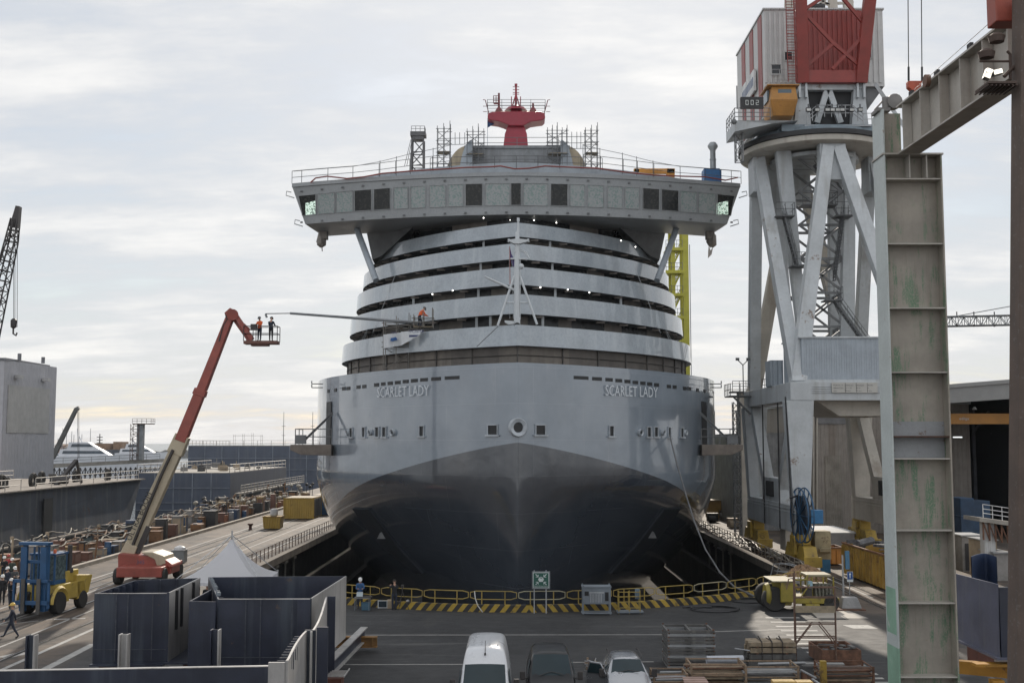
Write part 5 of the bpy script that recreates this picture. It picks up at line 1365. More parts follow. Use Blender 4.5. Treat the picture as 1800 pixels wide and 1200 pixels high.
b1=seg_(lift,(226,976),(311,790),25,22,lcream,'boom_section');b2=seg_(lift,(308,797),(322,765),27,25,lcream,'boom_collar');b3=seg_(lift,(318,775),(352,690),19,18,lred,'boom_section');b5=seg_(lift,(350,695),(354,684),22,21,lred,'boom_collar');b4=seg_(lift,(352,692),(405,557),16,13,lred,'boom_section')
m=MB();m.tube([lp(233,958,-.5),lp(262,885,-.5),lp(283,835,-.5),lp(304,790,-.5)],.12,5);m.bar(lp(240,975,-.3),lp(262,925,-.3),.35,.3,up=(0,1,0));m.build('hose_track',ldark,lift)
tm=text_mb('ULTRA BOOM',1,0,(lp(272,868)-lp(236,950)).length);hm=max(v.z for v in tm.v);a,b_=lp(231,950,-.385),lp(266,871,-.385);d=(b_-a).normalized();n_=V((-d.z,0,d.x))
tm.v=[a+d*v.x+n_*(v.z/hm*.42+.02)for v in tm.v];tm.build('boom_lettering',M('ink_black',(.02,.02,.02),.6,fine=0),b1,smooth=0)
m=MB();m.cyl(lp(409,553,-.5),lp(409,553,.5),.42,n=14);m.bar(lp(401,556),lp(411,547),.6,.7,up=(0,1,0));m.build('boom_head',lred,lift,smooth=30)
m=MB();m.bar(lp(412,550,-.2),lp(444,597,-.2),.3,.25,up=(0,1,0));m.bar(lp(409,558,.2),lp(438,599,.2),.22,.2,up=(0,1,0));m.bar(lp(425,572),lp(436,583),.5,.3,up=(0,1,0));m.build('jib_arm',lred,lift,smooth=0)
m=MB();m.tube([lp(399,561,-.3),lp(396,551,-.3),lp(403,546,-.3),lp(410,549,-.3)],.06,5);m.tube([lp(385,600,-.35),lp(392,572,-.35),lp(400,560,-.3)],.05,5);m.build('boom_hose',ldark,lift)
a,b_=lp(430.5,605),lp(489.5,600)
m=MB();m.box(a.x,b_.x,YL-.5,YL+.5,a.z,b_.z+.02);m.box(a.x+.5,b_.x-.7,YL-.3,YL+.3,a.z-.14,a.z);bk=m.build('basket_floor',M('basket_rust_red',(.13,.055,.04),.6),lift,smooth=0)
m=MB()
for z in(.55,1.1):m.tube([(a.x,YL-.48,b_.z+z),(b_.x,YL-.48,b_.z+z),(b_.x,YL+.48,b_.z+z),(a.x,YL+.48,b_.z+z),(a.x,YL-.48,b_.z+z)],.03,4)
for x in(a.x,a.x+.7,b_.x):
 for y in(-.48,.48):m.cyl((x,YL+y,b_.z),(x,YL+y,b_.z+1.1),.03,n=4)
m.box(a.x+.5,a.x+.95,YL-.5,YL-.25,b_.z+.8,b_.z+1.25);m.build('basket_rail',ldark,lift)
zf=b_.z+.02
person('worker in an orange jacket and dark helmet standing in the lift basket',(lp(456,600).x,YL,zf),R(-20),'hands_front','orange','navy','dark')
person('worker in dark navy clothes on the right side of the lift basket',(lp(476,600).x,YL,zf),R(165),'hands_front','navy','black','dark')
person('worker in a bright orange jacket bending over the scaffold on the ship decks',WORKER_AT,R(120),'work','orange','navy','dark')
fk=thing('forklift','large forklift with a blue mast and cab and a yellow body','forklift',(0,0,0))
fb=M('forklift_blue',(.016,.07,.165),.45,var=.2);fy_=M('forklift_yellow',(.42,.30,.06),.5,var=.2,rust=((.14,.09,.05),.25,2));fsteel=M('fork_steel',(.10,.095,.09),.5,metal=.5)
m=MB()
m.hexa([V((-1.15,.1,.75)),V((1.15,.1,.75)),V((1.15,3.6,.75)),V((-1.15,3.6,.75)),V((-1.15,.3,1.75)),V((1.15,.3,1.75)),V((1.15,3.4,1.75)),V((-1.15,3.4,1.75))])
m.hexa([V((-1.15,2.5,.6)),V((1.15,2.5,.6)),V((1.15,3.9,.9)),V((-1.15,3.9,.9)),V((-1.15,2.35,2.15)),V((1.15,2.35,2.15)),V((1.15,4.35,1.95)),V((-1.15,4.35,1.95))])
m.box(-.9,.9,1.5,3.0,1.75,2.45)
bodyf=m.build('body',fy_,fk,smooth=0,bevel=.06)
for x in(-1.0,1.0):wheel(fk,(x,.35,.68),.68,.55);wheel(fk,(x*.98,3.2,.55),.55,.42)
m=MB();m.tube([V((1.16,.35+.9*math.cos(R(a)),.68+.9*math.sin(R(a))))for a in range(0,181,20)],.13,4);m.build('fender',fy_,fk);m=MB();m.tube([V((-1.16,.35+.9*math.cos(R(a)),.68+.9*math.sin(R(a))))for a in range(0,181,20)],.13,4);m.build('fender',fy_,fk)
m=MB()
for x in(-.75,.75):
 m.box(x-.12,x+.12,-.62,-.38,.3,4.3);m.box(x-(.30 if x>0 else .12),x+(.12 if x>0 else .30),-.85,-.65,.3,4.1)
m.box(-1.0,1.0,-.9,-.35,4.2,4.38);m.box(-.6,.6,-.6,-.45,3.1,3.3)
for x in(-.15,.15):m.cyl((x,-.5,.5),(x,-.5,4.1),.07,n=7)
m.build('mast',fb,fk,smooth=0,bevel=.02)
m=MB();m.box(-1.25,1.25,-1.02,-.9,2.0,2.2);m.box(-1.25,1.25,-1.02,-.9,.7,.95)
for x in(-1.25,1.1):m.box(x,x+.15,-1.02,-.9,.5,2.2)
m.build('carriage',fb,fk,smooth=0,bevel=.02)
for x in(-.62,.42):
 m=MB();m.box(x,x+.26,-1.12,-1.02,.12,2.25);m.box(x,x+.26,-3.0,-1.12,.10,.2);m.build('fork',fsteel,fk,smooth=0,bevel=.02)
m=MB()
for x,y in((-.8,.25),(.8,.25),(-.8,1.6),(.8,1.6)):m.bar((x,y,1.75),(x*.97,y+.05,3.5),.12,.12)
m.box(-.9,.9,.15,1.75,3.5,3.62);m.box(-.86,.86,.2,1.7,1.75,2.0);cabf=m.build('cab',fb,fk,smooth=0,bevel=.03)
cgl=M('cab_pane',(.09,.12,.125),.15,var=.5,scale=5,spec=.6)
m=MB();m.box(-.74,.74,.22,.26,2.0,3.48);m.build('windscreen',cgl,cabf,smooth=0)
for x in(-.8,.8):m=MB();m.box(x-.02,x+.02,.35,1.55,2.0,3.45);m.build('side_pane',cgl,cabf,smooth=0)
for x in(.15,.65):m=MB();m.lathe([(.1,0),(.11,.16),(.06,.24)],(x,.5,3.62),10);m.build('beacon',M('beacon_orange',(.6,.12,.04),.3,fine=0),cabf)
m=MB();m.cyl((.75,2.1,2.4),(.75,2.1,4.0),.15,n=10);m.cyl((.75,2.1,2.3),(.75,2.1,2.6),.24,n=10);m.build('exhaust_stack',ldark,fk)
p=atz(97,1082);fk.location=(p.x-1.15,p.y+.5,0);fk.rotation_euler=(0,0,R(-9));fk.scale=(.93,.93,.97)
gc='workers gathered at the left edge of the yard'
for k,(x,y,rz,po,ja,tr,he,lb)in enumerate(((3,1062,20,'stand','black','black','white','worker in black at the very left edge of the frame, nearest of the crowd'),(12,1045,-15,'stand2','navy','navy','white','worker in a dark blue jacket with a white helmet in the left crowd'),(20,1026,10,'stand','green','black','white','worker in a dark green coat with a white helmet behind the blue forklift mast'),(24,1044,40,'hands_front','grey','black','white','worker in grey bending his head beside the forklift carriage'),(36,1022,-30,'stand','brown','brown',None,'bareheaded person in brown standing just left of the forklift mast'),(6,1022,30,'stand2','black','navy','white','worker with a white helmet at the back of the crowd, by the frame edge'),(14,1018,0,'stand','red','black','red','person with a red helmet in the middle of the left crowd'),(18,1070,60,'stand2','black','navy','white','worker with a white helmet just behind the forklift forks'))):
 p=atz(x,y);person(lb,p,R(rz),po,ja,tr,he,gc)
p=atz(19,1121);person('person in dark blue overalls and a yellow helmet striding past the forklift forks',p,R(-72),'walk','navy','navy','yellow')
tent=thing('pagoda_tent','white pointed pagoda tent behind the dark steel blocks','tent',(-16.8,66.6,0))
tf=bpy.data.materials.new('tent_fabric');t=NT(tf);b=t.n['Principled BSDF'];b.inputs['Base Color'].default_value=(.8,.8,.82,1);b.inputs['Roughness'].default_value=.6
tr_=t.add('ShaderNodeBsdfTranslucent');tr_.inputs[0].default_value=(.8,.8,.84,1);mxs=t.add('ShaderNodeMixShader');mxs.inputs[0].default_value=.5
t.l.new(b.outputs[0],mxs.inputs[1]);t.l.new(tr_.outputs[0],mxs.inputs[2]);t.l.new(mxs.outputs[0],t.n['Material Output'].inputs[0])
tx0,tx1,ty0,ty1=at(306,1012,64.3).x,at(458,1012,64.3).x,64.3,69.0
za=at(397,948,66.6).z;cxy=V(((tx0+tx1)/2+.2,(ty0+ty1)/2,0));ze=2.35
base=[]
for a,b_ in(((tx0,ty0),(tx1,ty0)),((tx1,ty0),(tx1,ty1)),((tx1,ty1),(tx0,ty1)),((tx0,ty1),(tx0,ty0))):
 for k in range(8):base.append(V((a[0]+(b_[0]-a[0])*k/8,a[1]+(b_[1]-a[1])*k/8,0)))
m=MB();rings=[]
for k in range(11):
 u=k/10;f=(1-u)**1.0;z=ze+(za-ze)*(u**1.9*.85+u*.15)
 rings.append(m.pts([V((cxy.x+(p.x-cxy.x)*max(.03,f),cxy.y+(p.y-cxy.y)*max(.03,f),z-.12*math.sin(math.pi*((i%8)/8))*(1-u)))for i,p in enumerate(base)]))
low=m.pts([V((p.x,p.y,ze-.28))for p in base])
for a,b_ in[(low,rings[0])]+list(zip(rings,rings[1:])):
 for i in range(32):m.face((a[i],a[(i+1)%32],b_[(i+1)%32],b_[i]))
m.build('canopy',tf,tent,smooth=30)
alum=M('aluminium_tube',(.42,.43,.44),.35,metal=.6)
for x in(tx0,tx1):
 for y in(ty0,ty1):
  m=MB();m.cyl((x,y,0),(x,y,ze+.1),.045,n=7);m.build('leg',alum,tent)
m=MB();m.cyl((cxy.x,cxy.y,za-1.2),(cxy.x,cxy.y,at(397,932,66.6).z),.045,n=7);m.build('king_post',alum,tent)
for x,y in((tx0,ty0),(tx1,ty0),(tx1,ty1),(tx0,ty1)):
 m=MB();m.cyl((x,y,ze),(cxy.x,cxy.y,za+.25),.022,n=4);m.build('stay',alum,tent)
for k,(x,y,rz,po,ja,tr,he,lb)in enumerate(((363,1081,10,'stand','black','black',None,'dark-clothed person seen through the gap between the two steel blocks under the tent'),(404,1068,-20,'stand2','black','black','white','person in black with a white helmet under the middle of the tent'),(426,1072,200,'stand','navy','black','white','person in navy under the right half of the tent'))):
 p=atz(x,y);person(lb,p,R(rz),po,ja,tr,he,'people under the white tent')
rbr=M('railing_brown',(.10,.055,.04),.6)
dr=thing('dock_railing','long brown post-and-rail railing along the left dock edge','railing',(X0-DW-.25,110,0))
xx=X0-DW-.25
for k in range(58):
 y=84+k*1.55;m=MB();m.cyl((xx,y,0),(xx,y,1.1),.04,n=4);m.build('post',rbr,dr)
for z in(1.08,.62):m=MB();m.cyl((xx,84,z),(xx,84+57*1.55,z),.03,n=4);m.build('rail',rbr,dr)
m=MB();m.box(X0-DW-.1,X0-DW+.5,83,200,-.5,.12);struct(m.build('dock_coping',concm,smooth=0))
m=MB();m.box(-34.9,-34.45,88,230,-.1,.32);struct(m.build('quay_kerb',M('kerb_concrete',(.36,.32,.27),.8,var=.2,rust=((.2,.13,.08),.2,1)),smooth=0))
cyl_=M('container_ochre',(.40,.26,.055),.55,var=.15,corr=('xy',.3,.05),rust=((.14,.08,.04),.15,1));cgr=M('container_grey',(.15,.145,.14),.6,corr=('xy',.3,.04));cbl=M('container_blue',(.02,.07,.16),.55,corr=('xy',.3,.05))
roofm=M('container_roof',(.36,.30,.22),.7,var=.2)
def container(label,x0,x1,y0,y1,z1,mat,endm,cat='container',name='shipping_container'):
 r=thing(name,label,cat,((x0+x1)/2,(y0+y1)/2,0))
 m=MB();m.box(x0,x1,y0,y1,.1,z1);m.build('box',mat,r,smooth=0)
 m=MB();m.box(x0+.1,x1-.1,y0+.1,y1-.1,z1,z1+.04);m.build('roof',roofm,r,smooth=0)
 m=MB()
 for x in(x0,x1):
  for y in(y0,y1):m.cbox((x,y,z1/2+.05),.16,.16,z1+.02)
 for z in(.14,z1-.05):
  for y in(y0,y1):m.box(x0+.09,x1-.09,y-.05,y+.05,z-.06,z+.06)
 m.build('frame',mat,r,smooth=0)
 m=MB();m.box(x1,x1+.05,y0+.15,y1-.15,.25,z1-.15);d_=m.build('end_door',endm,r,smooth=0)
 m=MB()
 for k in(.25,.45,.55,.75):m.cyl((x1+.08,y0+(y1-y0)*k,.25),(x1+.08,y0+(y1-y0)*k,z1-.15),.025,n=4)
 m.build('lock_bar',endm,d_,smooth=0);return r
p=atz(499,912);container('ochre shipping container standing at the far end of the left quay by the hull',p.x,p.x+3.9,p.y,p.y+6.0,2.75,cyl_,cgr)
container('blue container with a pale roof standing behind the ochre one',p.x+2.2,p.x+5.2,p.y+8.5,p.y+16,2.7,cbl,cbl)
p=atz(463,930);sk=thing('yellow_bin','square yellow skip with a white sack on top, alone on the left quay','skip',p)
m=MB();m.hexa([p+V((0,0,.1)),p+V((1.9,0,.1)),p+V((1.9,1.8,.1)),p+V((0,1.8,.1)),p+V((-.1,-.1,1.45)),p+V((2.0,-.1,1.45)),p+V((2.0,1.9,1.45)),p+V((-.1,1.9,1.45))]);m.build('body',cyl_,sk,smooth=0)
m=MB()
for a,b_ in(((-.1,-.12),(2.0,-.12)),((-.1,1.92),(2.0,1.92)),((-.12,-.1),(-.12,1.9)),((2.02,-.1),(2.02,1.9))):m.bar(p+V((*a,1.45)),p+V((*b_,1.45)),.1,.1)
m.build('rim',M('skip_rim',(.28,.17,.05),.6),sk,smooth=0)
m=MB();m.lathe([(.35,0),(.48,.15),(.46,.6),(.36,.85),(.2,.9)],p+V((1.0,.9,1.45)),12);tag(m.build('sack',M('white_sack',(.42,.42,.42),.8,var=.15)),'pale sack standing on the yellow skip','sack')
p=atz(440,931);m=MB();m.lathe([(.25,0),(.18,.2),(.18,.5),(.35,.62),(.3,.75),(.1,.78)],p,14);tag(m.build('bollard',M('bollard_rust',(.08,.035,.025),.7)),'small rusty mooring bollard left of the yellow skip','bollard')
p=atz(300,990);r=thing('grey_tool_box','grey metal box with a pale plastic bundle on top, beside the red lift','box',p)
m=MB();m.box(p.x,p.x+1.1,p.y,p.y+1.0,.05,1.05);m.build('box',M('box_grey',(.17,.18,.18),.5,var=.15),r,smooth=0,bevel=.04)
m=MB();m.box(p.x-.03,p.x+1.13,p.y-.03,p.y+1.03,1.05,1.1);m.build('lid',M('box_lid',(.24,.24,.24),.5),r,smooth=0)
m=MB();m.lathe([(.5,0),(.45,.2),(.2,.32),(.05,.35)],(p.x+.6,p.y+.5,1.1),9);tag(m.build('plastic_bundle',M('clear_wrap',(.5,.5,.5),.25)),'crumpled pale plastic lying on the grey metal box','bundle')
m=MB();m.cyl((-33.2,196,.7),(-28.6,196,.7),.55,n=14);tag(m.build('steel_pipe',M('pipe_galv',(.4,.4,.39),.4,metal=.5)),'short fat bright pipe lying by the far blue container at the hull','pipe')
rn=random.Random(11)
ccol_={'rust orange':M('cab_rust',(.22,.115,.055),.6,var=.3,rust=((.1,.05,.03),.3,2)),'ochre':M('cab_ochre',(.30,.20,.08),.6,var=.25),'dark red':M('cab_red',(.15,.075,.055),.6,var=.25),'grey':M('cab_grey2',(.22,.21,.20),.6,var=.25),'tan':M('cab_tan',(.34,.27,.19),.7,var=.25),'blue':M('cab_blue',(.035,.06,.11),.55,var=.25),'dark':M('cab_black',(.035,.035,.037),.6,var=.3)}
kinds=list(ccol_)
def cabinet(kind,loc,sx_,sy_,h,lab,grp):
 r=thing('equipment_cabinet',lab,'cabinet',loc,grp);x,y,z=loc
 m=MB();m.box(x-sx_/2,x+sx_/2,y-sy_/2,y+sy_/2,.12,h);m.box(x-sx_/2-.04,x+sx_/2+.04,y-sy_/2-.04,y+sy_/2+.04,h,h+.06)
 for a in(-1,1):m.box(x+a*sx_*.4-.06,x+a*sx_*.4+.06,y-sy_/2,y+sy_/2,0,.12)
 m.build('casing',ccol_[kind],r,smooth=0)
 m=MB();m.box(x+sx_/2,x+sx_/2+.03,y-sy_*.4,y+sy_*.4,.25,h*.9);m.box(x-sx_*.4,x+sx_*.4,y-sy_/2-.03,y-sy_/2,.25,h*.9);m.build('door',ccol_[kinds[(kinds.index(kind)+1)%7]]if rn.random()<.3 else ccol_[kind],r,smooth=0);return r
y=87.0;n_=0
while y<205:
 for xb in(-36.2,-38.4,-40.6):
  if rn.random()<.12:continue
  k=rn.choice(kinds if y>100 else['rust orange','ochre','tan','dark red','grey'])
  h=rn.uniform(.7,1.5)if rn.random()<.82 else rn.uniform(1.6,2.4)
  cabinet(k,(xb+rn.uniform(-.4,.4),y+rn.uniform(-.5,.5),0),rn.uniform(.6,1.4),rn.uniform(.7,1.6),h,k+' equipment box in the cluttered row along the left quay edge',k+' boxes in the quay row')
 y+=rn.uniform(1.7,3.0)
drumm=[M('drum_blue',(.02,.06,.13),.5),M('drum_rust',(.2,.08,.04),.6),M('drum_grey',(.25,.25,.25),.5)]
for k in range(26):
 x,yy=rn.uniform(-37,-35.2),rn.uniform(88,190);h=rn.uniform(.85,1.3);m=MB();r0=rn.uniform(.22,.33)
 m.lathe([(r0,0),(r0,h*.33),(r0*1.06,h*.34),(r0,h*.36),(r0,h*.66),(r0*1.06,h*.67),(r0,h*.69),(r0,h),(r0*.9,h+.02)],(x,yy,0),12)
 c=k%3;tag(m.build('drum',drumm[c]),('blue','rusty','grey')[c]+' drum in the cluttered row along the left quay edge','drum',('blue','rusty','grey')[c]+' drums in the quay row')
hs=[M('hose_pale',(.36,.33,.27),.6),M('hose_black',(.03,.03,.032),.6),M('hose_brown',(.2,.12,.07),.6)]
for k in range(44):
 y0=86+k*2.5+rn.uniform(-2,2);L_=rn.uniform(8,18);ps=[];x=rn.uniform(-41.5,-36.5);z0=rn.uniform(1.2,2.1);n=int(L_/.5)
 for j in range(n+1):ps.append((x+.4*math.sin(j*.5+k),y0+L_*j/n,z0+.16*math.sin(j*.8+k*2)+.06*math.sin(j*1.9)))
 m=MB();m.tube(ps,rn.uniform(.035,.07),5);c=k%3
 tag(m.build('supply_hose',hs[c]),('pale','black','brown')[c]+' supply hose sagging over the boxes of the left quay row','hose',('pale','black','brown')[c]+' hoses over the quay row')
for k in range(40):
 x,yy=rn.uniform(-41.5,-35.4),rn.uniform(87,200);h=rn.uniform(1.5,3.2);m=MB();m.cyl((x,yy,0),(x+rn.uniform(-.2,.2),yy,h),rn.uniform(.04,.09),n=5)
 if k%2:m.cyl((x-.6,yy,h*.8),(x+.6,yy,h*.8),.04,n=4)
 m.cbox((x,yy,h),.22,.22,.22)
 tag(m.build('utility_post',ccol_[('rust orange','tan','dark')[k%3]]),('rusty','tan','dark')[k%3]+' stub post sticking up from the left quay row','post',('rusty','tan','dark')[k%3]+' stub posts in the quay row')
for k in range(34):
 x,yy=rn.uniform(-42,-35.3),rn.uniform(150,215);m=MB();h=rn.uniform(1.4,2.6)
 m.lathe([(.02,h-.3),(.3,h-.2),(.35,h),(.2,h+.2),(.02,h+.25)],(x,yy,0),7);m.cyl((x,yy,0),(x,yy,h-.2),.06,n=4)
 tag(m.build('valve_stand',hs[k%2]),('pale','black')[k%2]+' rounded valve stand in the far part of the left quay row','valve',('pale','black')[k%2]+' valve stands in the quay row')
bst=M('barge_dark_steel',(.06,.068,.085),.6,var=.35,scale=.3,streak=((.16,.16,.16),.55,1.3),rust=((.09,.05,.035),.2,.6))
bdeck=M('barge_deck',(.24,.21,.18),.8,var=.3)
bg_=thing('barge','dark streaked steel barge with a railed deck moored at the left','barge',(-68,140,-2.2))
ZB_=4.5;e0=at(227,842,172)
m=MB();m.hexa([V((-85,96,-2.4)),V((-55.5,96,-2.4)),V((-55.5,166,-2.4)),V((-85,166,-2.4)),V((-85,96,ZB_)),V((-55.5,96,ZB_)),V((-56.0,173,ZB_)),V((-85,173,ZB_))]);m.build('hull',bst,bg_,smooth=0)
m=MB();m.box(-84.5,-55.3,96,172.8,ZB_,ZB_+.14);m.build('deck',bdeck,bg_,smooth=0)
m=MB();m.box(-55.52,-55.42,136,138.6,-1.0,3.4);m.build('hull_recess',portd,bg_,smooth=0)
m=MB();m.box(-55.5,-54.9,100,166,-1.5,-1.35);m.box(-55.5,-54.9,100,118,-.2,-.1);m.build('rubbing_strake',bdeck,bg_,smooth=0)
m=MB();railing(m,[(-55.5,97,ZB_+.1),(-55.7,130,ZB_+.1)],1.3,(1,.5),.05,4);railing(m,[(-55.7,134,ZB_+.1),(-56.1,172,ZB_+.1)],1.3,(1,.5),.05,4.5);railing(m,[(-75,98,ZB_+.1),(-74,170,ZB_+.1)],1.3,(1,.5),.05,6);m.build('railing',M('rail_pale_grey',(.4,.37,.33),.5),bg_)  # warm pale grey for the barge and floating dock railings
for k in range(9):
 m=MB();yy=104+k*7.6;xx=-57.5-rn.uniform(0,4);N=18
 m.tube([V((xx,yy+.75*math.cos(6.2832*j/N),ZB_+.85+.75*math.sin(6.2832*j/N)))for j in range(N+1)],.26,6);tag(m.build('fender_tyre',tyre),'black tyre fender standing on the barge deck','tyre','tyres on the barge deck')
for k in range(4):
 m=MB();yy=110+k*14;m.lathe([(.5,0),(.35,.3),(.35,.9),(.6,1.1),(.5,1.3)],(-61,yy,ZB_+.1),10);tag(m.build('deck_bollard',ldark),'dark bollard on the barge deck','bollard','bollards on the barge deck')
r=thing('deck_winch','dark angular winch on the middle of the barge deck','winch',(-58.5,150,ZB_));m=MB();m.bar((-58.5,147,ZB_+.1),(-57.5,151,ZB_+3.2),.5,.4);m.bar((-57.5,151,ZB_+3.2),(-57.5,153,ZB_+.2),.3,.3);m.cyl((-59.4,148,ZB_+.7),(-57.4,148,ZB_+.7),.5);m.build('frame',ldark,r,smooth=0)
fdm=M('dock_block_blue_grey',(.085,.10,.135),.6,var=.15,scale=.3,streak=((.16,.17,.19),.35,1.2));fdl=M('block_edge_line',(.22,.24,.28),.6);fdt=M('dock_block_top',(.28,.26,.23),.8,var=.2)
def dockblock(label,x0,x1,y0,y1,z0,z1,nx,zs_,rail=True,ledge=None):
 r=thing('floating_dock',label,'floating dock',((x0+x1)/2,(y0+y1)/2,z0))
 m=MB();m.box(x0,x1,y0,y1,z0,z1);m.build('pontoon',fdm,r,smooth=0)
 m=MB();m.box(x0+.1,x1-.1,y0+.1,y1-.1,z1,z1+.1);m.build('top_deck',fdt,r,smooth=0)
 m=MB()
 for k in range(1,nx):x=x0+(x1-x0)*k/nx;m.box(x-.08,x+.08,y0-.12,y0-.003,z0,z1)
 for z in zs_:m.box(x0+.02,x1-.02,y0-.2,y0-.13,z-.06,z+.06)
 m.build('seam_rib',fdl,r,smooth=0)
 if rail:
  m=MB();railing(m,[(x0,y1,z1),(x0,y0+.3,z1),(x1-.2,y0+.3,z1),(x1-.2,y1,z1)],1.4,(1,.5),.06,3.5);m.build('railing',M('rail_pale_grey',(.4,.37,.33),.5),r)
 if ledge:
  m=MB();m.box(x1,x1+1.2,y0+3,y1+14,ledge-.25,ledge);m.build('ledge',fdt,r,smooth=0)
  m=MB();railing(m,[(x1+1.1,y0+3,ledge),(x1+1.1,y1+14,ledge)],1.3,(1,.66,.33),.06,2.5);m.build('ledge_railing',M('rail_pale_grey',(.4,.37,.33),.5),r)
 return r
dockblock('blue-grey panelled floating dock block behind the raised boom of the lift',-62,-46.5,189,236,-2.4,5.0,5,(.2,2.6,-1.0),True,1.6)
dockblock('larger far floating dock wall on the horizon left of the ship',-85,-45,300,343,-2.4,9.2,9,(3,6),True)
for k in range(14):
 x,yy=rn.uniform(-61,-48),rn.uniform(191,230);m=MB();s_=rn.uniform(.4,1.0);m.cbox((x,yy,5.1+s_/2),s_*1.5,s_,s_);m.cyl((x,yy,5.1),(x,yy,5.1+s_*1.8),.08,n=5)
 tag(m.build('deck_locker',ccol_[('grey','tan','dark')[k%3]]),('grey','tan','dark')[k%3]+' locker on the flat top of the near floating dock block','locker',('grey','tan','dark')[k%3]+' lockers on the dock block')
for x,lab in((498,'left one of two thin aerial poles on the far dock wall'),(549,'thin aerial pole on the far dock wall, nearest to the ship')):
 m=MB();a=at(x,785,310);m.cyl(V((a.x,310,9.2)),V((a.x,310,at(x,724,310).z)),.1,.06,5)
 for z in(12,14.5):m.cyl((a.x-.5,310,z),(a.x+.5,310,z),.05,n=4)
 tag(m.build('aerial_pole',ldark),lab,'pole')
scaffold(at(412,770,305).x,at(460,770,305).x,304,306,[9.3,10.6,11.9],'low scaffold frame standing on the far floating dock wall',4,.2,braces=False)
shd=thing('grey_shed','tall pale grey ribbed shed with a big sliding door at the left edge','shed',(-85,178,-2.2))
A_,B_=at(8,632,170),at(100,646,186);zt=(A_.z+B_.z)/2;shm=M('shed_sheet_grey',(.40,.40,.425),.55,var=.08,corr=('y',.9,.05));shd2=M('shed_door_sheet',(.42,.415,.40),.55,var=.1,corr=('y',.45,.06))
m=MB();m.hexa([V((A_.x-18,170,-2.4)),V((A_.x,170,-2.4)),V((B_.x,186,-2.4)),V((B_.x-18,186,-2.4)),V((A_.x-18,170,zt)),V((A_.x,170,zt)),V((B_.x,186,zt)),V((B_.x-18,186,zt))]);m.build('wall',shm,shd,smooth=0)
m=MB();m.box(A_.x-18,A_.x+.25,169.8,186.2,zt+.003,zt+.35);m.build('roof_edge',M('shed_trim',(.16,.165,.18),.6),shd,smooth=0)
def sw(u,z):return V((A_.x+(B_.x-A_.x)*u+.12,170+16*u,z))
m=MB();m.prism([sw(.08,11.5),sw(.86,11.5),sw(.86,at(15,676,171).z),sw(.08,at(15,676,171).z)],(-.1,0,0));dd_=m.build('sliding_door',shd2,shd,smooth=0)
for u in(.2,.72):
 m=MB();c=sw(u,zt-2.3);m.cbox(c+V((.5,0,0)),.9,1.1,.5);m.bar(c,c+V((.9,0,-.2)),.2,.2);m.build('flood_lamp',M('lamp_pale',(.4,.4,.4),.5),shd,smooth=0)
for u in(.25,.7):m=MB();c=sw(u,zt+.3);m.cyl(c,c+V((0,0,1.0)),.3,n=8);m.build('roof_vent',M('shed_trim',(.16,.165,.18),.6),shd)
lc=thing('lattice_crane','dark lattice crane boom leaning in at the upper left edge','crane',at(-70,900,120));dk_=M('lattice_black',(.05,.045,.045),.6)
m=MB();lattice(m,at(-46,700,120),at(20,425,120),1.9,1.0,16,.09,.05);lattice(m,at(20,425,120),at(27,385,120),1.0,.7,4,.09,.05);m.bar(at(26,400,120),at(33,363,120),.9,.7,up=(0,1,0),w2=.4);m.build('boom',dk_,lc)
m=MB();
for x in(24.2,26.5,30.5):m.cyl(at(x,385,119.6),at(x-.3,565 if x<28 else 575,119.6),.03,n=4)
m.build('hoist_rope',dk_,lc)
m=MB();c=at(24,568,119.6);m.lathe([(.12,-.55),(.32,-.4),(.34,.3),(.15,.5)],c,8);m.tube([c+V((0,0,-.5)),c+V((0,0,-1.1)),c+V((.3,0,-1.3)),c+V((.4,0,-1.0))],.1,5);m.build('hook',dk_,lc)
m=MB();m.box(-70,-58,117,123,-2,4);m.build('crane_base',bst,lc,smooth=0)
m=MB();m.cyl(at(22,390,120.5),at(-60,640,121),.05,n=4);m.cyl(at(23,390,119.5),at(-45,600,119),.05,n=4);m.build('pendant',dk_,lc)
tc_=thing('telescopic_crane','small dark crane boom leaning right beside the grey shed','crane',at(85,815,235))
m=MB();m.bar(at(92,805,235),at(134,719,235),.95,.8,up=(0,1,0),w2=.65);m.bar(at(132,720,235),at(139,716.5,235),.7,.6,up=(0,1,0));m.build('boom',M('crane_boom_grey',(.10,.10,.095),.6),tc_,smooth=0)
m=MB()
for x in(136.5,138.5):m.cyl(at(x,719,235),at(x+.5,805,235),.05,n=4)
m.build('hoist_rope',dk_,tc_);m=MB();m.box(at(82,0,235).x,at(100,0,235).x,233,238,-2,at(90,803,235).z);m.build('crane_base',bst,tc_,smooth=0)
jt=thing('trestle_jetty','pale jetty deck on dark cross-braced trestles in front of the yachts','jetty',(-85,262,-2.2))
a,b_=at(88,815,260),at(285,806,272)
m=MB();m.hexa([V((a.x,259,a.z-.9)),V((b_.x,270,b_.z-.8)),V((b_.x,274,b_.z-.8)),V((a.x,264,a.z-.9)),V((a.x,259,a.z)),V((b_.x,270,b_.z)),V((b_.x,274,b_.z)),V((a.x,264,a.z))]);m.build('deck',fdt,jt,smooth=0)
for k in range(22):
 u=k/22;p,q_=V((a.x+(b_.x-a.x)*u,259.5+11*u,0)),V((a.x+(b_.x-a.x)*(u+1/22),259.5+11*(u+1/22),0));zt=a.z-.9
 m=MB();m.bar(p+V((0,0,-2.5)),p+V((0,0,zt)),.25);m.bar(p+V((0,0,zt-2.2)),q_+V((0,0,zt)),.14);m.bar(p+V((0,0,zt)),q_+V((0,0,zt-2.2)),.14);m.build('trestle',dk_,jt,smooth=0)
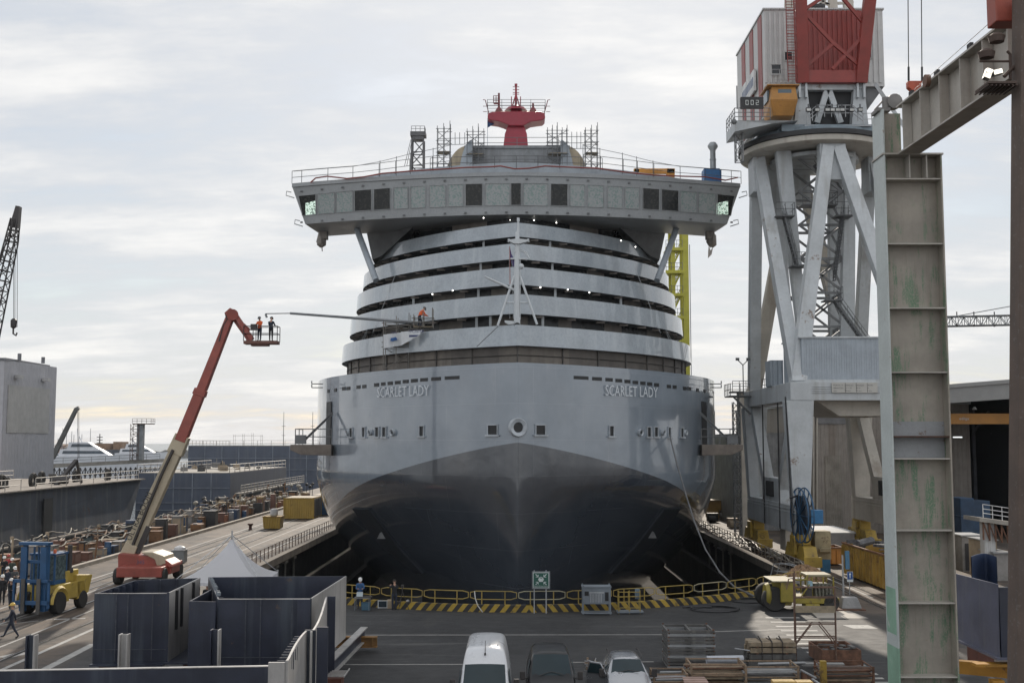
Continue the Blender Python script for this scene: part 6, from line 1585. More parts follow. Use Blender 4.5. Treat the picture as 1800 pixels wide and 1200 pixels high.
m=MB();railing(m,[V((a.x,259.2,a.z)),V((b_.x,270.2,b_.z))],1.2,(1,.5),.05,3);m.build('railing',scafg,jt)
tw=thing('access_tower','grey column with a stair scaffold and railed top standing on the jetty','tower',at(253,806,266));Yt=266.0
m=MB();p,q_=at(241,808,Yt),at(253,745,Yt);m.box(p.x,q_.x,Yt-.8,Yt+.8,p.z,q_.z);m.build('shaft',M('tower_grey',(.2,.21,.22),.6),tw,smooth=0)
m=MB();lattice(m,(at(261,0,Yt).x,Yt,p.z),(at(261,0,Yt).x,Yt,q_.z),1.9,1.9,7,.07,.05);m.build('stair_frame',M('stair_brown',(.13,.09,.075),.6),tw)
m=MB();p,q_=at(236,745.5,Yt),at(269,744,Yt);m.box(p.x,q_.x,Yt-1.4,Yt+1.4,p.z,p.z+.2);railing(m,[(p.x,Yt-1.4,p.z+.2),(q_.x,Yt-1.4,p.z+.2),(q_.x,Yt+1.4,p.z+.2)],1.1,(1,.5),.05,1.2);m.build('platform',M('stair_brown',(.13,.09,.075),.6),tw)
yw=M('yacht_white',(.62,.63,.66),.5,var=.05,fine=0);ygl=M('yacht_glass',(.05,.07,.09),.2,fine=0)
def yacht(label,px0,px1,pyd,Y,flip=1,mastpx=None,tiers=2):
 a,b_=at(px0,pyd,Y),at(px1,pyd,Y);L_=b_.x-a.x;x0=a.x;zd=a.z;B2=L_*.11
 r=thing('yacht',label,'yacht',((a.x+b_.x)/2,Y,-2.2))
 def X(u):return x0+L_*(u if flip>0 else 1-u)
 m=MB();rings=[]
 for k in range(13):
  u=k/12;w_=B2*(1-max(0,(u-.55)/.45)**2.2)+.05;sh=zd+.9*max(0,(u-.4))**1.5*L_*.06
  rings.append([V((X(u),Y-w_,sh)),V((X(u),Y+w_,sh)),V((X(u-.02*(u>.5)),Y+w_*.8,-2.3)),V((X(u-.02*(u>.5)),Y-w_*.8,-2.3))])
 m.loft(rings);m.build('hull',yw,r,smooth=40)
 z=zd;u0,u1=.08,.72
 for k in range(tiers):
  h=L_*.085;m=MB();w_=B2*(.85-.12*k)
  m.hexa([V((X(u0),Y-w_,z)),V((X(u1),Y-w_*.8,z)),V((X(u1),Y+w_*.8,z)),V((X(u0),Y+w_,z)),V((X(u0+.02),Y-w_*.9,z+h)),V((X(u1-.14),Y-w_*.7,z+h)),V((X(u1-.14),Y+w_*.7,z+h)),V((X(u0+.02),Y+w_*.9,z+h))]);dk1=m.build('deckhouse',yw,r,smooth=0)
  m=MB();m.hexa([V((X(u0+.05),Y-w_-.02,z+h*.35)),V((X(u1-.07),Y-w_*.82-.02,z+h*.35)),V((X(u1-.07),Y-w_*.6,z+h*.35)),V((X(u0+.05),Y-w_*.6,z+h*.35)),V((X(u0+.06),Y-w_-.0,z+h*.75)),V((X(u1-.12),Y-w_*.78-.02,z+h*.75)),V((X(u1-.12),Y-w_*.6,z+h*.75)),V((X(u0+.06),Y-w_*.6,z+h*.75))]);m.build('window_band',ygl,dk1,smooth=0)
  z+=h;u0+=.1;u1-=.15
 m=MB();m.bar((X(.34),Y,z),(X(.30),Y,z+L_*.07),L_*.014,.3);m.cyl((X(.29),Y,z),(X(.27),Y,z+L_*.17),.08,n=4);m.build('radar_arch',yw,r,smooth=0);return r
yacht('large white motor yacht with two window bands moored behind the jetty',96,237,801,330,1,tiers=2)
yacht('smaller white yacht bow peeping out right of the large yacht',205,300,796,385,1,tiers=2)
yacht('low pale boat moored left of the large yacht by the grey shed',60,140,803,345,1,tiers=1)
ms=M('spar_grey',(.3,.3,.31),.5)
for k,(x,y)in enumerate(((101,770),(109,752),(116,762),(125,758),(129,764),(158,753),(143,763))):
 r=thing('sailing_boat','distant sailing boat with a thin bare mast in the marina at left','sailing boat',at(x,800,420),'sailing boats in the far marina')
 m=MB();a=at(x,796,420);m.cyl(V((a.x,420,-1)),V((a.x,420,at(x,y,420).z)),.14,.1,5);m.build('mast',ms,r)
 m=MB();rings=[[V((a.x-5+10*u,420-1.6*math.sin(math.pi*min(.97,u*.9+.12)),.2)),V((a.x-5+10*u,420+1.6*math.sin(math.pi*min(.97,u*.9+.12)),.2)),V((a.x-5+10*u,420,-2.4))]for u in(0,.2,.4,.6,.8,1)];m.loft(rings);m.build('hull',yw,r)
wk=thing('work_vessel','dark work vessel with an orange-brown deckhouse behind the large yacht','vessel',at(175,800,400));bw_=M('vessel_brown',(.22,.14,.09),.6,var=.3)
m=MB();p,q_=at(155,797,400),at(232,790,400);m.box(p.x,q_.x,398,408,-2.3,q_.z);m.build('hull',bst,wk,smooth=0)
m=MB();m.box(p.x+1,p.x+8,399,406,q_.z,at(0,779,400).z);m.box(p.x+9,p.x+12,399,406,q_.z,at(0,776,400).z);m.build('deckhouse',bw_,wk,smooth=0)
m=MB();x=at(196.5,0,400).x;m.cyl((x,402,q_.z),(x,402,at(0,762,400).z),.3,.15,6)
for z in(768,773,778):m.cbox((x,402,at(0,z,400).z),2.0,.3,.25)
m.build('mast',dk_,wk)
for k,(x0,x1,y)in enumerate(((100,116,783),(117,128,786),(212,225,784))):
 r=thing('harbour_house',('pinkish distant harbour house nearest the grey shed','pale distant harbour house beside the pinkish one','pale distant house above the small yacht')[k],'house',at(x0,795,900))
 a,b_=at(x0,798,900),at(x1,y,900);m=MB();m.box(a.x,b_.x,895,910,-2,b_.z);m.build('wall',(M('house_pink',(.36,.24,.2),.8),M('house_pale',(.42,.38,.34),.8),M('house_pale',(.42,.38,.34),.8))[k],r,smooth=0)
 m=MB();m.hexa([V((a.x-.5,894,b_.z)),V((b_.x+.5,894,b_.z)),V((b_.x+.5,911,b_.z)),V((a.x-.5,911,b_.z)),V((a.x,901,b_.z+1.4)),V((b_.x,901,b_.z+1.4)),V((b_.x,904,b_.z+1.4)),V((a.x,904,b_.z+1.4))]);m.build('roof',bw_,r,smooth=0)
m=MB();p,q_=at(120,799,950),at(470,787,950);rr=[]
for k in range(40):u=k/39;x=p.x+(q_.x-p.x)*u;h=3.2+.8*math.sin(k*1.7)+.5*math.sin(k*3.1);rr.append([V((x,944,-2.3)),V((x,949,h)),V((x,955,h)),V((x,960,-2.3))])
m.loft(rr);o=m.build('breakwater',M('breakwater_rock',(.13,.13,.125),.9,var=.3,bump=.4,bscale=.3));struct(o)
ft=thing('lattice_tower','grey lattice crane tower with a railed top rising behind the left bridge wing','tower',at(735,778,205))
Yf=205.0;m=MB();lattice(m,V((at(734,0,Yf).x,Yf,0)),at(735,246,Yf),3.2,2.1,26,.17,.1);m.build('mast_frame',M('tower_lattice_grey',(.10,.10,.105),.6),ft)
m=MB();p,q_=at(722,241,Yf),at(749,234,Yf);m.box(p.x,q_.x,Yf-1.2,Yf+1.2,p.z,q_.z);m.box(p.x+.4,q_.x-.4,Yf-1,Yf+1,p.z-.7,p.z);m.build('head',M('tower_lattice_grey',(.10,.10,.105),.6),ft,smooth=0)
m=MB();railing(m,[(p.x+.2,Yf-1.1,q_.z),(q_.x-.2,Yf-1.1,q_.z),(q_.x-.2,Yf+1.1,q_.z)],1.0,(1,.5),.05,.9);m.build('railing',scafg,ft)
m=MB();m.cyl(at(722,246,Yf-1),at(711,292,Yf-1),.05,n=4);m.cyl(at(724,246,Yf-1),at(715,292,Yf-1),.05,n=4);m.build('stay_rope',scafg,ft)
ky=M('kerb_yellow',(.33,.225,.03),.7,var=.25,rust=((.06,.05,.04),.35,3));kb=M('kerb_black',(.028,.026,.025),.8,var=.3)
m=MB();N=118;kx=[X0-16+(36.6)*k/N for k in range(N+1)]
def kpt(x,out,z):
 sl=.057*(x-X0);n=V((sl,-1,0)).normalized();return V((x,dock_y(x),0))+n*out+V((0,0,z))
H_=.42
for k in range(N):
 a,b_=kx[k],kx[k+1];s=.32 if a<X0+.6 else-.32
 m.cur=(k//1)%2
 m.quad(kpt(a,.42,0),kpt(b_,.42,0),kpt(b_+s,.38,H_),kpt(a+s,.38,H_));m.quad(kpt(a+s,.38,H_),kpt(b_+s,.38,H_),kpt(b_+s,.06,H_),kpt(a+s,.06,H_))
 m.quad(kpt(a+s,.06,H_),kpt(b_+s,.06,H_),kpt(b_,.03,0),kpt(a,.03,0))
struct(m.build('striped_kerb',[ky,kb],smooth=0))
gy=M('guard_rail_yellow',(.31,.225,.05),.5,var=.2,rust=((.12,.07,.03),.3,4));gyp=M('guard_rail_pale',(.34,.31,.2),.5,var=.2)
def arclen_pts(x0,L_):
 ps=[x0];n=8
 for k in range(n):
  x=ps[-1];ps.append(x+L_/n/math.sqrt(1+(.057*(x-X0))**2))
 return ps
x=X0-13.2;k=0
while x<X0+18.5:
 xs=arclen_pts(x,2.75);r=thing('guard_rail','yellow tube guard rail panel on the striped kerb at the dock head','guard rail',kpt(xs[4],.2,0),'yellow guard rail panels on the striped kerb')
 P=[kpt(q_,.2,1.2)for q_ in xs];Q=[kpt(q_,.2,.72)for q_ in xs]
 m=MB();m.tube([Q[0]+V((0,0,.1)),P[0]-V((0,0,.08))]+P[1:-1]+[P[-1]-V((0,0,.08)),Q[-1]+V((0,0,.1))]+list(reversed(Q[1:-1]))+[Q[0]+V((0,0,.1))],.03,6);m.build('rail_frame',gyp if k in(5,9)else gy,r)
 for j in(2,6):m=MB();m.cyl(kpt(xs[j],.2,H_),kpt(xs[j],.2,1.2),.032,n=6);m.build('post',gy,r)
 x=xs[-1]+.12;k+=1
ys=68.15
sg=thing('assembly_sign','square green assembly point sign with white arrows and people, on two posts','sign',at(951,1072,ys))
a,b_=at(935,1034.5,ys),at(967,1003.5,ys);gm_=M('sign_green',(.012,.085,.062),.5,var=.05,fine=0);wm_=M('sign_white_mark',(.60,.64,.64),.5,fine=0)
m=MB();m.box(a.x,b_.x,ys,ys+.03,a.z,b_.z);m.build('backing',M('sign_back_grey',(.16,.17,.18),.5),sg,smooth=0)
S=b_.x-a.x
def sq(u,v):return V((a.x+S*u,0,a.z+(b_.z-a.z)*v))
m=MB();p,q_=sq(.06,.06),sq(.94,.94);m.box(p.x,q_.x,ys-.012,ys-.002,p.z,q_.z);m.build('border',wm_,sg,smooth=0)
m=MB();p,q_=sq(.09,.09),sq(.91,.91);m.box(p.x,q_.x,ys-.02,ys-.014,p.z,q_.z);m.build('green_field',gm_,sg,smooth=0)
m=MB();yy=ys-.024
def fl(poly):m.prism([V((sq(u,v).x,yy,sq(u,v).z))for u,v in poly],(0,-.004,0))
for sx in(-1,1):
 for sy in(-1,1):
  c=lambda u,v:(.5+sx*u,.54+sy*v)
  fl([c(.14,.13),c(.30,.13),c(.26,.165),c(.18,.165)]);fl([c(.14,.13),c(.14,.29),c(.175,.25),c(.175,.165)])
  fl([c(.17,.19),c(.19,.17),c(.31,.28),c(.28,.31)])
def disc(u,v,r):fl([(u+r*math.cos(6.2832*k/12),v+r*math.sin(6.2832*k/12))for k in range(12)])
disc(.5,.665,.035);disc(.42,.635,.033);disc(.58,.635,.033)
fl([(.36,.60),(.64,.60),(.66,.50),(.62,.50),(.60,.41),(.40,.41),(.38,.50),(.34,.50)])
m.build('pictogram',wm_,sg,smooth=0)
tm=text_mb('PUNTO DI RACCOLTA',1,0,S*.76);hm=max(v.z for v in tm.v);o=sq(.12,.125);tm.v=[V((o.x+v.x,yy-.002,o.z+v.z/hm*.07))for v in tm.v];tm.build('sign_lettering',wm_,sg,smooth=0)
for x in(939,960):m=MB();p=at(x,1034,ys);m.cyl((p.x,ys+.05,0),(p.x,ys+.05,b_.z+.05),.03,n=6);m.build('post',M('galv_rail',(.36,.37,.38),.45),sg)
yr=67.6;a,b_=atz(1021,1072),at(1066,1028,yr);x0,x1=a.x,at(1066,0,yr).x;zt=b_.z
rk=thing('tool_rack','blue-grey tool cabinet rack standing on legs right of the green sign','rack',(x0,yr,0));rgm=M('rack_grey',(.17,.195,.22),.5,var=.15)
for x in(x0,x1-.07):
 for dy in(0,.8):m=MB();m.box(x,x+.07,yr+dy,yr+dy+.07,.02,zt);m.build('leg',rgm,rk,smooth=0)
m=MB();m.box(x0-.05,x1+.05,yr-.03,yr+.9,.06,.12);m.box(x0+.075,x1-.075,yr+.01,yr+.86,.62,zt-.16);m.box(x0-.03,x1+.03,yr-.02,yr+.9,zt-.14,zt-.07);m.build('case',rgm,rk,smooth=0)
m=MB();m.box(x0+.4,x1-.4,yr-.005,yr+.005,zt-.46,zt-.4)
for k in range(8):m.box(x0+.45+k*.09,x0+.48+k*.09,yr-.01,yr+.005,.72,zt-.5)
m.build('hanging_tools',M('tool_pale',(.4,.41,.42),.4),rk,smooth=0)
m=MB();m.box(x0+.12,x0+.36,yr-.01,yr+.005,zt-.6,zt-.35);m.box(x1-.35,x1-.14,yr-.01,yr+.005,.8,zt-.4);m.build('switch_panel',portd,rk,smooth=0)
yr2=68.0;p=at(1088,1070,yr2);q_=at(1125,1040,yr2);r=thing('gate_trolley','yellow tube gate trolley with shelves between the tool rack and the lit patch','trolley',(p.x,yr2,0))
m=MB()
for x in(p.x,(p.x+q_.x)/2,q_.x):m.cyl((x,yr2,0),(x,yr2,q_.z+.1),.03,n=5);m.cyl((x,yr2+.6,0),(x,yr2+.6,q_.z),.03,n=5)
for z in(.35,.7,1.0,q_.z):m.cyl((p.x,yr2,z),(q_.x,yr2,z),.025,n=5);m.cyl((p.x,yr2,z),(p.x,yr2+.6,z),.025,n=5)
m.build('frame',gy,r);m=MB();m.box(p.x-.1,q_.x+.2,yr2-.1,yr2+.7,.06,.14);m.build('base',rgm,r,smooth=0)
m=MB();m.box(q_.x-.25,q_.x+.02,yr2+.1,yr2+.5,.85,1.4);m.build('control_box',M('control_blue_grey',(.10,.15,.2),.5),r,smooth=0)
yt=69.3;p,q_=at(622,1045,yt),at(650,1045,yt);tb=thing('folding_table','dark folding table in front of the worker in blue','table',(p.x,yt,0))
m=MB();m.box(p.x,q_.x,yt,yt+.7,.70,.75);m.build('tabletop',M('table_grey',(.12,.125,.13),.5),tb,smooth=0)
for x in(p.x+.05,q_.x-.05):
 for y in(yt+.05,yt+.65):m=MB();m.cyl((x,y,0),(x,y,.7),.02,n=5);m.build('leg',rgm,tb)
lap=thing('laptop','open laptop with a pale glowing screen on the folding table','laptop',(p.x+.2,yt,.75))
m=MB();m.box(p.x+.12,p.x+.48,yt+.15,yt+.4,.753,.775);m.build('keyboard',ldark,lap,smooth=0)
m=MB();m.hexa([V((p.x+.1,yt+.4,.78)),V((p.x+.48,yt+.4,.78)),V((p.x+.48,yt+.42,.78)),V((p.x+.1,yt+.42,.78)),V((p.x+.1,yt+.5,1.04)),V((p.x+.48,yt+.5,1.04)),V((p.x+.48,yt+.52,1.04)),V((p.x+.1,yt+.52,1.04))]);m.build('screen',M('laptop_lid',(.36,.42,.45),.3,fine=0),lap,smooth=0)
m=MB();m.box(p.x+.45,p.x+.95,yt+.1,yt+.5,0,.4);m.box(p.x+.43,p.x+.97,yt+.08,yt+.52,.4,.46);tag(m.build('cool_box',M('coolbox_blue',(.05,.11,.16),.5),smooth=0,bevel=.02),'blue-grey cool box under the folding table','box')
m=MB();m.box(q_.x-.45,q_.x+.1,yt+.2,yt+.5,.753,.83);tag(m.build('instrument',ldark,smooth=0,bevel=.02),'dark flat instrument on the right end of the folding table','instrument')
wp=atz(641,1059);person('worker in a blue jacket and white helmet standing behind the folding table',V((wp.x,yt+1.1,0)),R(8),'hands_front','blue','navy','white')
wp=atz(693,1072)
camw=person('person in dark clothes filming with a camera on a tripod by the yellow rail',wp,R(195),'camera','black','navy',None)
tp=thing('tripod','black camera tripod in front of the person filming','tripod',wp+V((.45,.1,0)))
for a_ in(0,2.1,4.2):m=MB();m.cyl(wp+V((.45,.3,1.1)),wp+V((.45+.4*math.cos(a_),.3+.4*math.sin(a_),0)),.02,n=5);m.build('leg',ldark,tp)
m=MB();m.box(wp.x+.38,wp.x+.52,wp.y+.15,wp.y+.55,1.3,1.46);m.cyl(wp+V((.45,.3,1.1)),wp+V((.45,.3,1.3)),.03);m.cyl(wp+V((.45,.5,1.38)),wp+V((.45,.72,1.38)),.05);m.build('camera_body',ldark,tp)
mo=thing('monitor_screen','dark screen in a white frame leaning on the striped kerb','screen',at(672,1062,69.6));ym=69.5;p,q_=at(664,1061,ym),at(681,1051.5,ym)
m=MB();m.box(p.x,q_.x,ym,ym+.04,.12,.58);m.build('frame',M('frame_pale',(.42,.44,.45),.5),mo,smooth=0);m=MB();m.box(p.x+.05,q_.x-.05,ym-.012,ym-.002,.18,.53);m.build('panel',glass('screen_glass',(.02,.03,.04)),mo,smooth=0)
for x,y,sx,sz,mt,nm,lb in((730,1067,.75,.62,'dark','equipment_case','large black equipment case against the kerb right of the camera person'),(684,1069,.3,.5,'tan','cardboard_box','brown cardboard box beside the leaning dark screen'),(652,1066,.5,.12,'grey','flat_case','flat pale case on the ground by the folding table')):
 p=atz(x,y);m=MB();m.box(p.x-sx/2,p.x+sx/2,p.y,p.y+.5,0,sz);m.box(p.x-sx/2-.015,p.x+sx/2+.015,p.y-.015,p.y+.515,sz*.8,sz*.84);tag(m.build(nm,ccol_[mt],smooth=0,bevel=.02),lb,'case')
p=atz(717,1066);m=MB();m.lathe([(.1,0),(.2,.08),(.18,.3),(.08,.42),(.02,.44)],p,9);tag(m.build('plastic_bag',M('white_sack',(.42,.42,.42),.8)),'small white plastic bag left of the black equipment case','bag')
m=MB();a=kpt(-2.2,.25,1.2);m.tube([a,a+V((.05,-.15,-.4)),a+V((.2,-.3,-.8)),a+V((.5,-.5,-1.17))],.03,5);tag(m.build('white_hose',M('hose_pale_white',(.5,.5,.48),.5)),'short white hose hanging over the yellow rail left of centre','hose')
def coil(px,py,rx,n,lab,mt):
 c=atz(px,py);m=MB();ps=[]
 for k in range(n*16+1):a=6.2832*k/16;r=rx*(1-.05*(k//16)+.06*math.sin(a*1.5+k*.1));ps.append(c+V((r*math.cos(a),r*.8*math.sin(a),.05+.03*(k//16))))
 m.tube(ps,.045,5);tag(m.build('cable_coil',mt),lab,'cable')
coil(1256,1071,1.5,3,'wide loose coil of dark cable on the asphalt in front of the right rail',hs[1]);coil(1318,1056,1.2,2,'dark cable loop lying by the kerb near the yellow machine',hs[1])
p=atz(1200,1068);m=MB();m.tube([p+V((k*.35,.1*math.sin(k*2),.06))for k in range(6)],.07,5);tag(m.build('cable_end',hs[1]),'short dark cable bundle left of the wide cable coil','cable')
def vehicle(name,label,cat,x,paint,st,ws,belt_glass,hw_,wheels,wr=.33,mirrors=None,mirz=1.2,lights=None):
 """st: (y, zroof, roof half width, belt z) front to back; ws: (station base, station top) of the windscreen"""
 r=thing(name,label,cat,(x,st[0][0],0))
 def ring(y,zr,wr_,zb,sc_=1.0):
  h=hw_*sc_;rr=min(.16,(zr-zb)*.35)
  half=[(0,.28),(h*.86,.28),(h*.97,.42),(h,.7),(h*.99,zb),(wr_+(h-wr_)*.18 if zr-zb>.15 else h*.97,zr-rr),(wr_*.94,zr-rr*.22),(wr_*.6,zr+.015),(0,zr+.03)]
  return[V((x+a,y,z))for a,z in half]+[V((x-a,y,z))for a,z in reversed(half[1:-1])]
 m=MB();n=len(st)
 m.loft([ring(s[0],s[1],s[2],s[3],s[4]if len(s)>4 else 1.0)for s in st]);body_=m.build('body',paint,r,smooth=60,sub=1)
 g=glass('car_glass',(.02,.034,.04),.05,.3)
 a,b_=st[ws[0]],st[ws[1]]
 def sc2(s,f):return s[2]*f
 up_=V((0,-(b_[1]-a[1]),b_[0]-a[0])).normalized();
 if up_.z<0:up_=-up_
 rows=[]
 for u in(.07,.35,.65,.95):
  y=a[0]+(b_[0]-a[0])*u;z=a[1]+(b_[1]-a[1])*u;w_=a[2]*.93+(b_[2]*.90-a[2]*.93)*u
  rows.append([V((x+w_*v,y,z+.035-.03*abs(v)**2))+V((0,-.035+.05*v*v,.012))for v in(-1,-.6,-.2,.2,.6,1)])
 m=MB();I=[m.pts(q_)for q_ in rows]
 for q_,s_ in zip(I,I[1:]):
  for k in range(5):m.face((q_[k],q_[k+1],s_[k+1],s_[k]))
 m.build('windscreen',g,r,smooth=60)
 m=MB();p0=rows[0];m.tube([p0[1]+V((0,-.03,.02)),p0[2].lerp(rows[1][3],.5)+V((0,-.03,.02)),rows[0][4]+V((0,-.02,.05))],.012,4);m.build('wiper',ldark,r)
 for s in(-1,1):
  m=MB();y0,y1=belt_glass;zb=a[1]+.08;zt=b_[1]-.22
  m.prism([V((x+s*(hw_*.985),y0+.35,zb)),V((x+s*(hw_*.985),y1,zb)),V((x+s*(b_[2]+.10),y1,zt)),V((x+s*(b_[2]+.10),y0+.8,zt))],(-s*.03,0,0));m.build('side_window',g,r,smooth=0)
  if mirrors:
   m=MB();m.cbox((x+s*(hw_+.17),mirrors,mirz),.2,.12,.32);m.bar((x+s*hw_*.97,mirrors+.02,mirz-.12),(x+s*(hw_+.1),mirrors,mirz-.1),.06);m.build('wing_mirror',ldark,r,smooth=0,bevel=.03)
  if lights:
   m=MB();m.lathe([(.02,-.03),(.17,-.02),(.19,.04),(.1,.08)],(x+s*hw_*.74,lights[0],lights[1]),12,'y');m.build('headlight',M('headlight_clear',(.5,.52,.55),.15,fine=0,var=.1),r)
  for yw in wheels:wheel(r,(x+s*(hw_-.1),yw,wr),wr,.22,hubm=M('alloy_grey',(.3,.3,.31),.35,metal=.6))
 return r
vw=M('van_white',(.60,.61,.63),.28,var=.03,coat=.5,fine=.06);vk=M('van_black',(.008,.0085,.01),.3,var=.1,coat=.15,fine=0,spec=.3);vs_=M('car_silver',(.36,.37,.39),.25,metal=.6,var=.04,coat=.6,fine=0)
yb_=atz(856,1138,2.5).y;yr_b=atz(856,1108,2.52).y
xv=at(852.5,1168,yb_-.4).x
van=vehicle('white_van','tall white high-roof van, leftmost of the vehicles at the bottom edge','van',xv,vw,[(yb_-2.2,.72,.75,.5,.9),(yb_-2.15,.95,.8,.7,.96),(yb_-1.75,1.12,.82,.9),(yb_-1.35,1.22,.84,1.05),(yb_-.45,2.02,.80,1.15),(yb_-.38,2.1,.79,1.15),(yb_-.02,2.46,.72,1.15),(yb_+.15,2.51,.70,1.15),(yb_+1.5,2.53,.70,1.15),(yr_b-.1,2.52,.70,1.15),(yr_b,2.44,.70,1.15),(yr_b+.05,.8,.8,.6)],(3,4),(yb_-1.3,yb_-.1),.97,(yb_-1.4,yr_b-1.0),.36,yb_-1.1,1.45,(yb_-2.05,.92))
m=MB();m.cyl((xv,yb_-.2,2.28),(xv,yb_-.3,2.36),.035,n=6);m.cyl((xv,yb_-.25,2.3),(xv,yb_+.25,2.72),.012,n=4);m.build('aerial',ldark,van)
m=MB()
for sx in(-.45,-.15,.15,.45):m.box(xv+sx-.02,xv+sx+.02,yb_+.4,yr_b-1.1,2.54,2.558)
m.build('roof_rib',vw,van,smooth=0)
ykf=atz(968,1146,1.93).y;xk=at(968,1160,ykf).x
vehicle('black_van','black low-roof van beside the tall white van','van',xk,vk,[(ykf-1.95,.6,.72,.45,.88),(ykf-1.9,.85,.78,.6,.95),(ykf-1.4,1.0,.80,.8),(ykf-.95,1.15,.82,1.0),(ykf-.05,1.88,.73,1.1),(ykf+.05,1.93,.70,1.1),(ykf+.8,1.96,.69,1.1),(ykf+2.2,1.95,.69,1.1),(ykf+2.5,1.88,.69,1.1),(ykf+2.6,.8,.75,.6)],(3,4),(ykf-.9,ykf+.1),.93,(ykf-1.0,ykf+1.9),.33,ykf-.7,1.2,(ykf-1.72,.86))
ycf=atz(1100,1154.5,1.48).y;xc=at(1101,1160,ycf).x
car=vehicle('silver_car','silver estate car with its left side door open, right of the black van','car',xc,vs_,[(ycf-2.2,.5,.6,.4,.85),(ycf-2.1,.66,.68,.5,.94),(ycf-1.5,.84,.72,.7),(ycf-.85,.97,.74,.85),(ycf-.05,1.42,.60,.92),(ycf+.05,1.46,.58,.92),(ycf+.9,1.5,.57,.92),(ycf+1.9,1.46,.57,.92),(ycf+2.2,1.2,.60,.9),(ycf+2.35,.7,.7,.6)],(3,4),(ycf-.8,ycf+.2),.87,(ycf-1.35,ycf+1.3),.32,ycf-.62,1.0,(ycf-1.98,.68))
m=MB()
for s in(-1,1):m.tube([(xc+s*.62,ycf+.1,1.47),(xc+s*.63,ycf+.4,1.55),(xc+s*.63,ycf+1.7,1.54),(xc+s*.62,ycf+2.0,1.44)],.022,5)
m.build('roof_rail',ldark,car)
m=MB();dx=xc-.87;m.prism([(dx,ycf-.55,.35),(dx-.75,ycf-.1,.35),(dx-.75,ycf-.1,.9),(dx-.62,ycf-.2,1.36),(dx-.2,ycf-.42,1.34),(dx,ycf-.55,.95)],(.03,.05,0));dd2=m.build('open_door',vs_,car,smooth=0,bevel=.015)
m=MB();m.prism([(dx-.04,ycf-.57,.96),(dx-.7,ycf-.17,.93),(dx-.6,ycf-.24,1.31),(dx-.22,ycf-.47,1.29)],(.0,-.02,0));m.build('door_glass',glass('car_glass'),dd2,smooth=0)
nv=M('navy_primer_steel',(.018,.023,.042),.4,var=.25,scale=.7,streak=((.08,.10,.12),.5,1.6),rust=((.10,.06,.04),.08,1.6),bump=.012,bscale=1.5,spec=.6)
nvg=M('weathered_lit_steel',(.40,.385,.37),.4,var=.15,scale=.7,streak=((.13,.125,.12),.6,3),spec=.6)  # weathered steel; grazing light on the flanks painted in as paler grey
rb=M('red_brown_stand',(.12,.045,.03),.75,var=.3);rbw=M('wood_orange_beam',(.28,.15,.05),.7,var=.3)
def plate(par,a,b_,z0,z1,th=.06,mat=nv,name='panel',ribs_=0,side=1,zb1=None,zt1=None):
 a,b_=V((a[0],a[1],0)),V((b_[0],b_[1],0));d=(b_-a).normalized();n=V((-d.y,d.x,0))*side
 zb1=z0 if zb1 is None else zb1;zt1=z1 if zt1 is None else zt1
 m=MB();m.hexa([a+V((0,0,z0)),b_+V((0,0,zb1)),b_+n*th+V((0,0,zb1)),a+n*th+V((0,0,z0)),a+V((0,0,z1)),b_+V((0,0,zt1)),b_+n*th+V((0,0,zt1)),a+n*th+V((0,0,z1))]);o=m.build(name,mat,par,smooth=0)
 if ribs_:
  L_=(b_-a).length
  for k in range(ribs_):
   c=a+d*L_*(k+.5)/ribs_;m=MB();m.hexa([c+n*(th+.002)+V((0,0,z0+.1)),c+d*.03+n*(th+.002)+V((0,0,z0+.1)),c+d*.03+n*(th+.2)+V((0,0,z0+.1)),c+n*(th+.2)+V((0,0,z0+.1)),c+n*(th+.002)+V((0,0,z1-.02)),c+d*.03+n*(th+.002)+V((0,0,z1-.02)),c+d*.03+n*(th+.2)+V((0,0,z1-.02)),c+n*(th+.2)+V((0,0,z1-.02))]);m.build('stiffener',mat,o,smooth=0)
 return o
ZA0=1.05
A1,A2=atz(166,1043,3.85),atz(298,1041,3.85);A3=atz(238,1019,3.85);A4=atz(352,1015,3.85)
bA=thing('steel_block','open-topped dark navy steel hull block, leftmost of the two big blocks','steel block',(A1.x,A1.y,ZA0))
plate(bA,A1,A2,ZA0,3.85);plate(bA,A1,A3,ZA0,3.85,ribs_=6,side=-1);plate(bA,A3,A4,ZA0,3.85,ribs_=4,side=-1)
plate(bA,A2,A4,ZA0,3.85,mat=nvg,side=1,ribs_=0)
for u in(.18,.34,.72):
 m=MB();p=A2.lerp(A4,u);m.box(p.x-.02,p.x+.09,p.y,p.y+.16,2.2,3.82);m.build('slot',portd,bA,smooth=0)
m=MB();m.box(A1.x,A2.x,A1.y-.35,A1.y-.003,ZA0-.05,ZA0+.02);m.box(A1.x,A2.x+2.2,A1.y+.1,A3.y,ZA0-.05,ZA0);m.build('base_plate',nv,bA,smooth=0)
plate(bA,atz(335,1056,3.8),atz(379,1057,3.8),ZA0,3.8,name='return_panel');pm2=atz(335,1056,3.8);plate(bA,(pm2.x,pm2.y),(pm2.x-.1,pm2.y+3.6),ZA0,3.8,name='return_panel',side=1)
B1,B2=atz(383,1053,3.85),atz(548,1051,3.85);B3,B4=atz(366,1014,3.85),atz(609,1012,3.85)
bB=thing('steel_block','large dark navy steel hull block with a pale right flank, in front of the tent','steel block',(B1.x,B1.y,ZA0))
plate(bB,B1,B2,ZA0,3.85);plate(bB,B3,B4,ZA0,3.85,ribs_=0,side=1);plate(bB,B1,B3,ZA0,3.85,ribs_=5,side=-1,mat=nv)
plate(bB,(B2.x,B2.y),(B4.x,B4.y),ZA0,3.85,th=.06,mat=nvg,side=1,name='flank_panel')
m=MB();m.box(B1.x-.2,B2.x,B1.y-.3,B1.y-.003,ZA0-.1,ZA0+.05);m.build('base_plate',nv,bB,smooth=0)
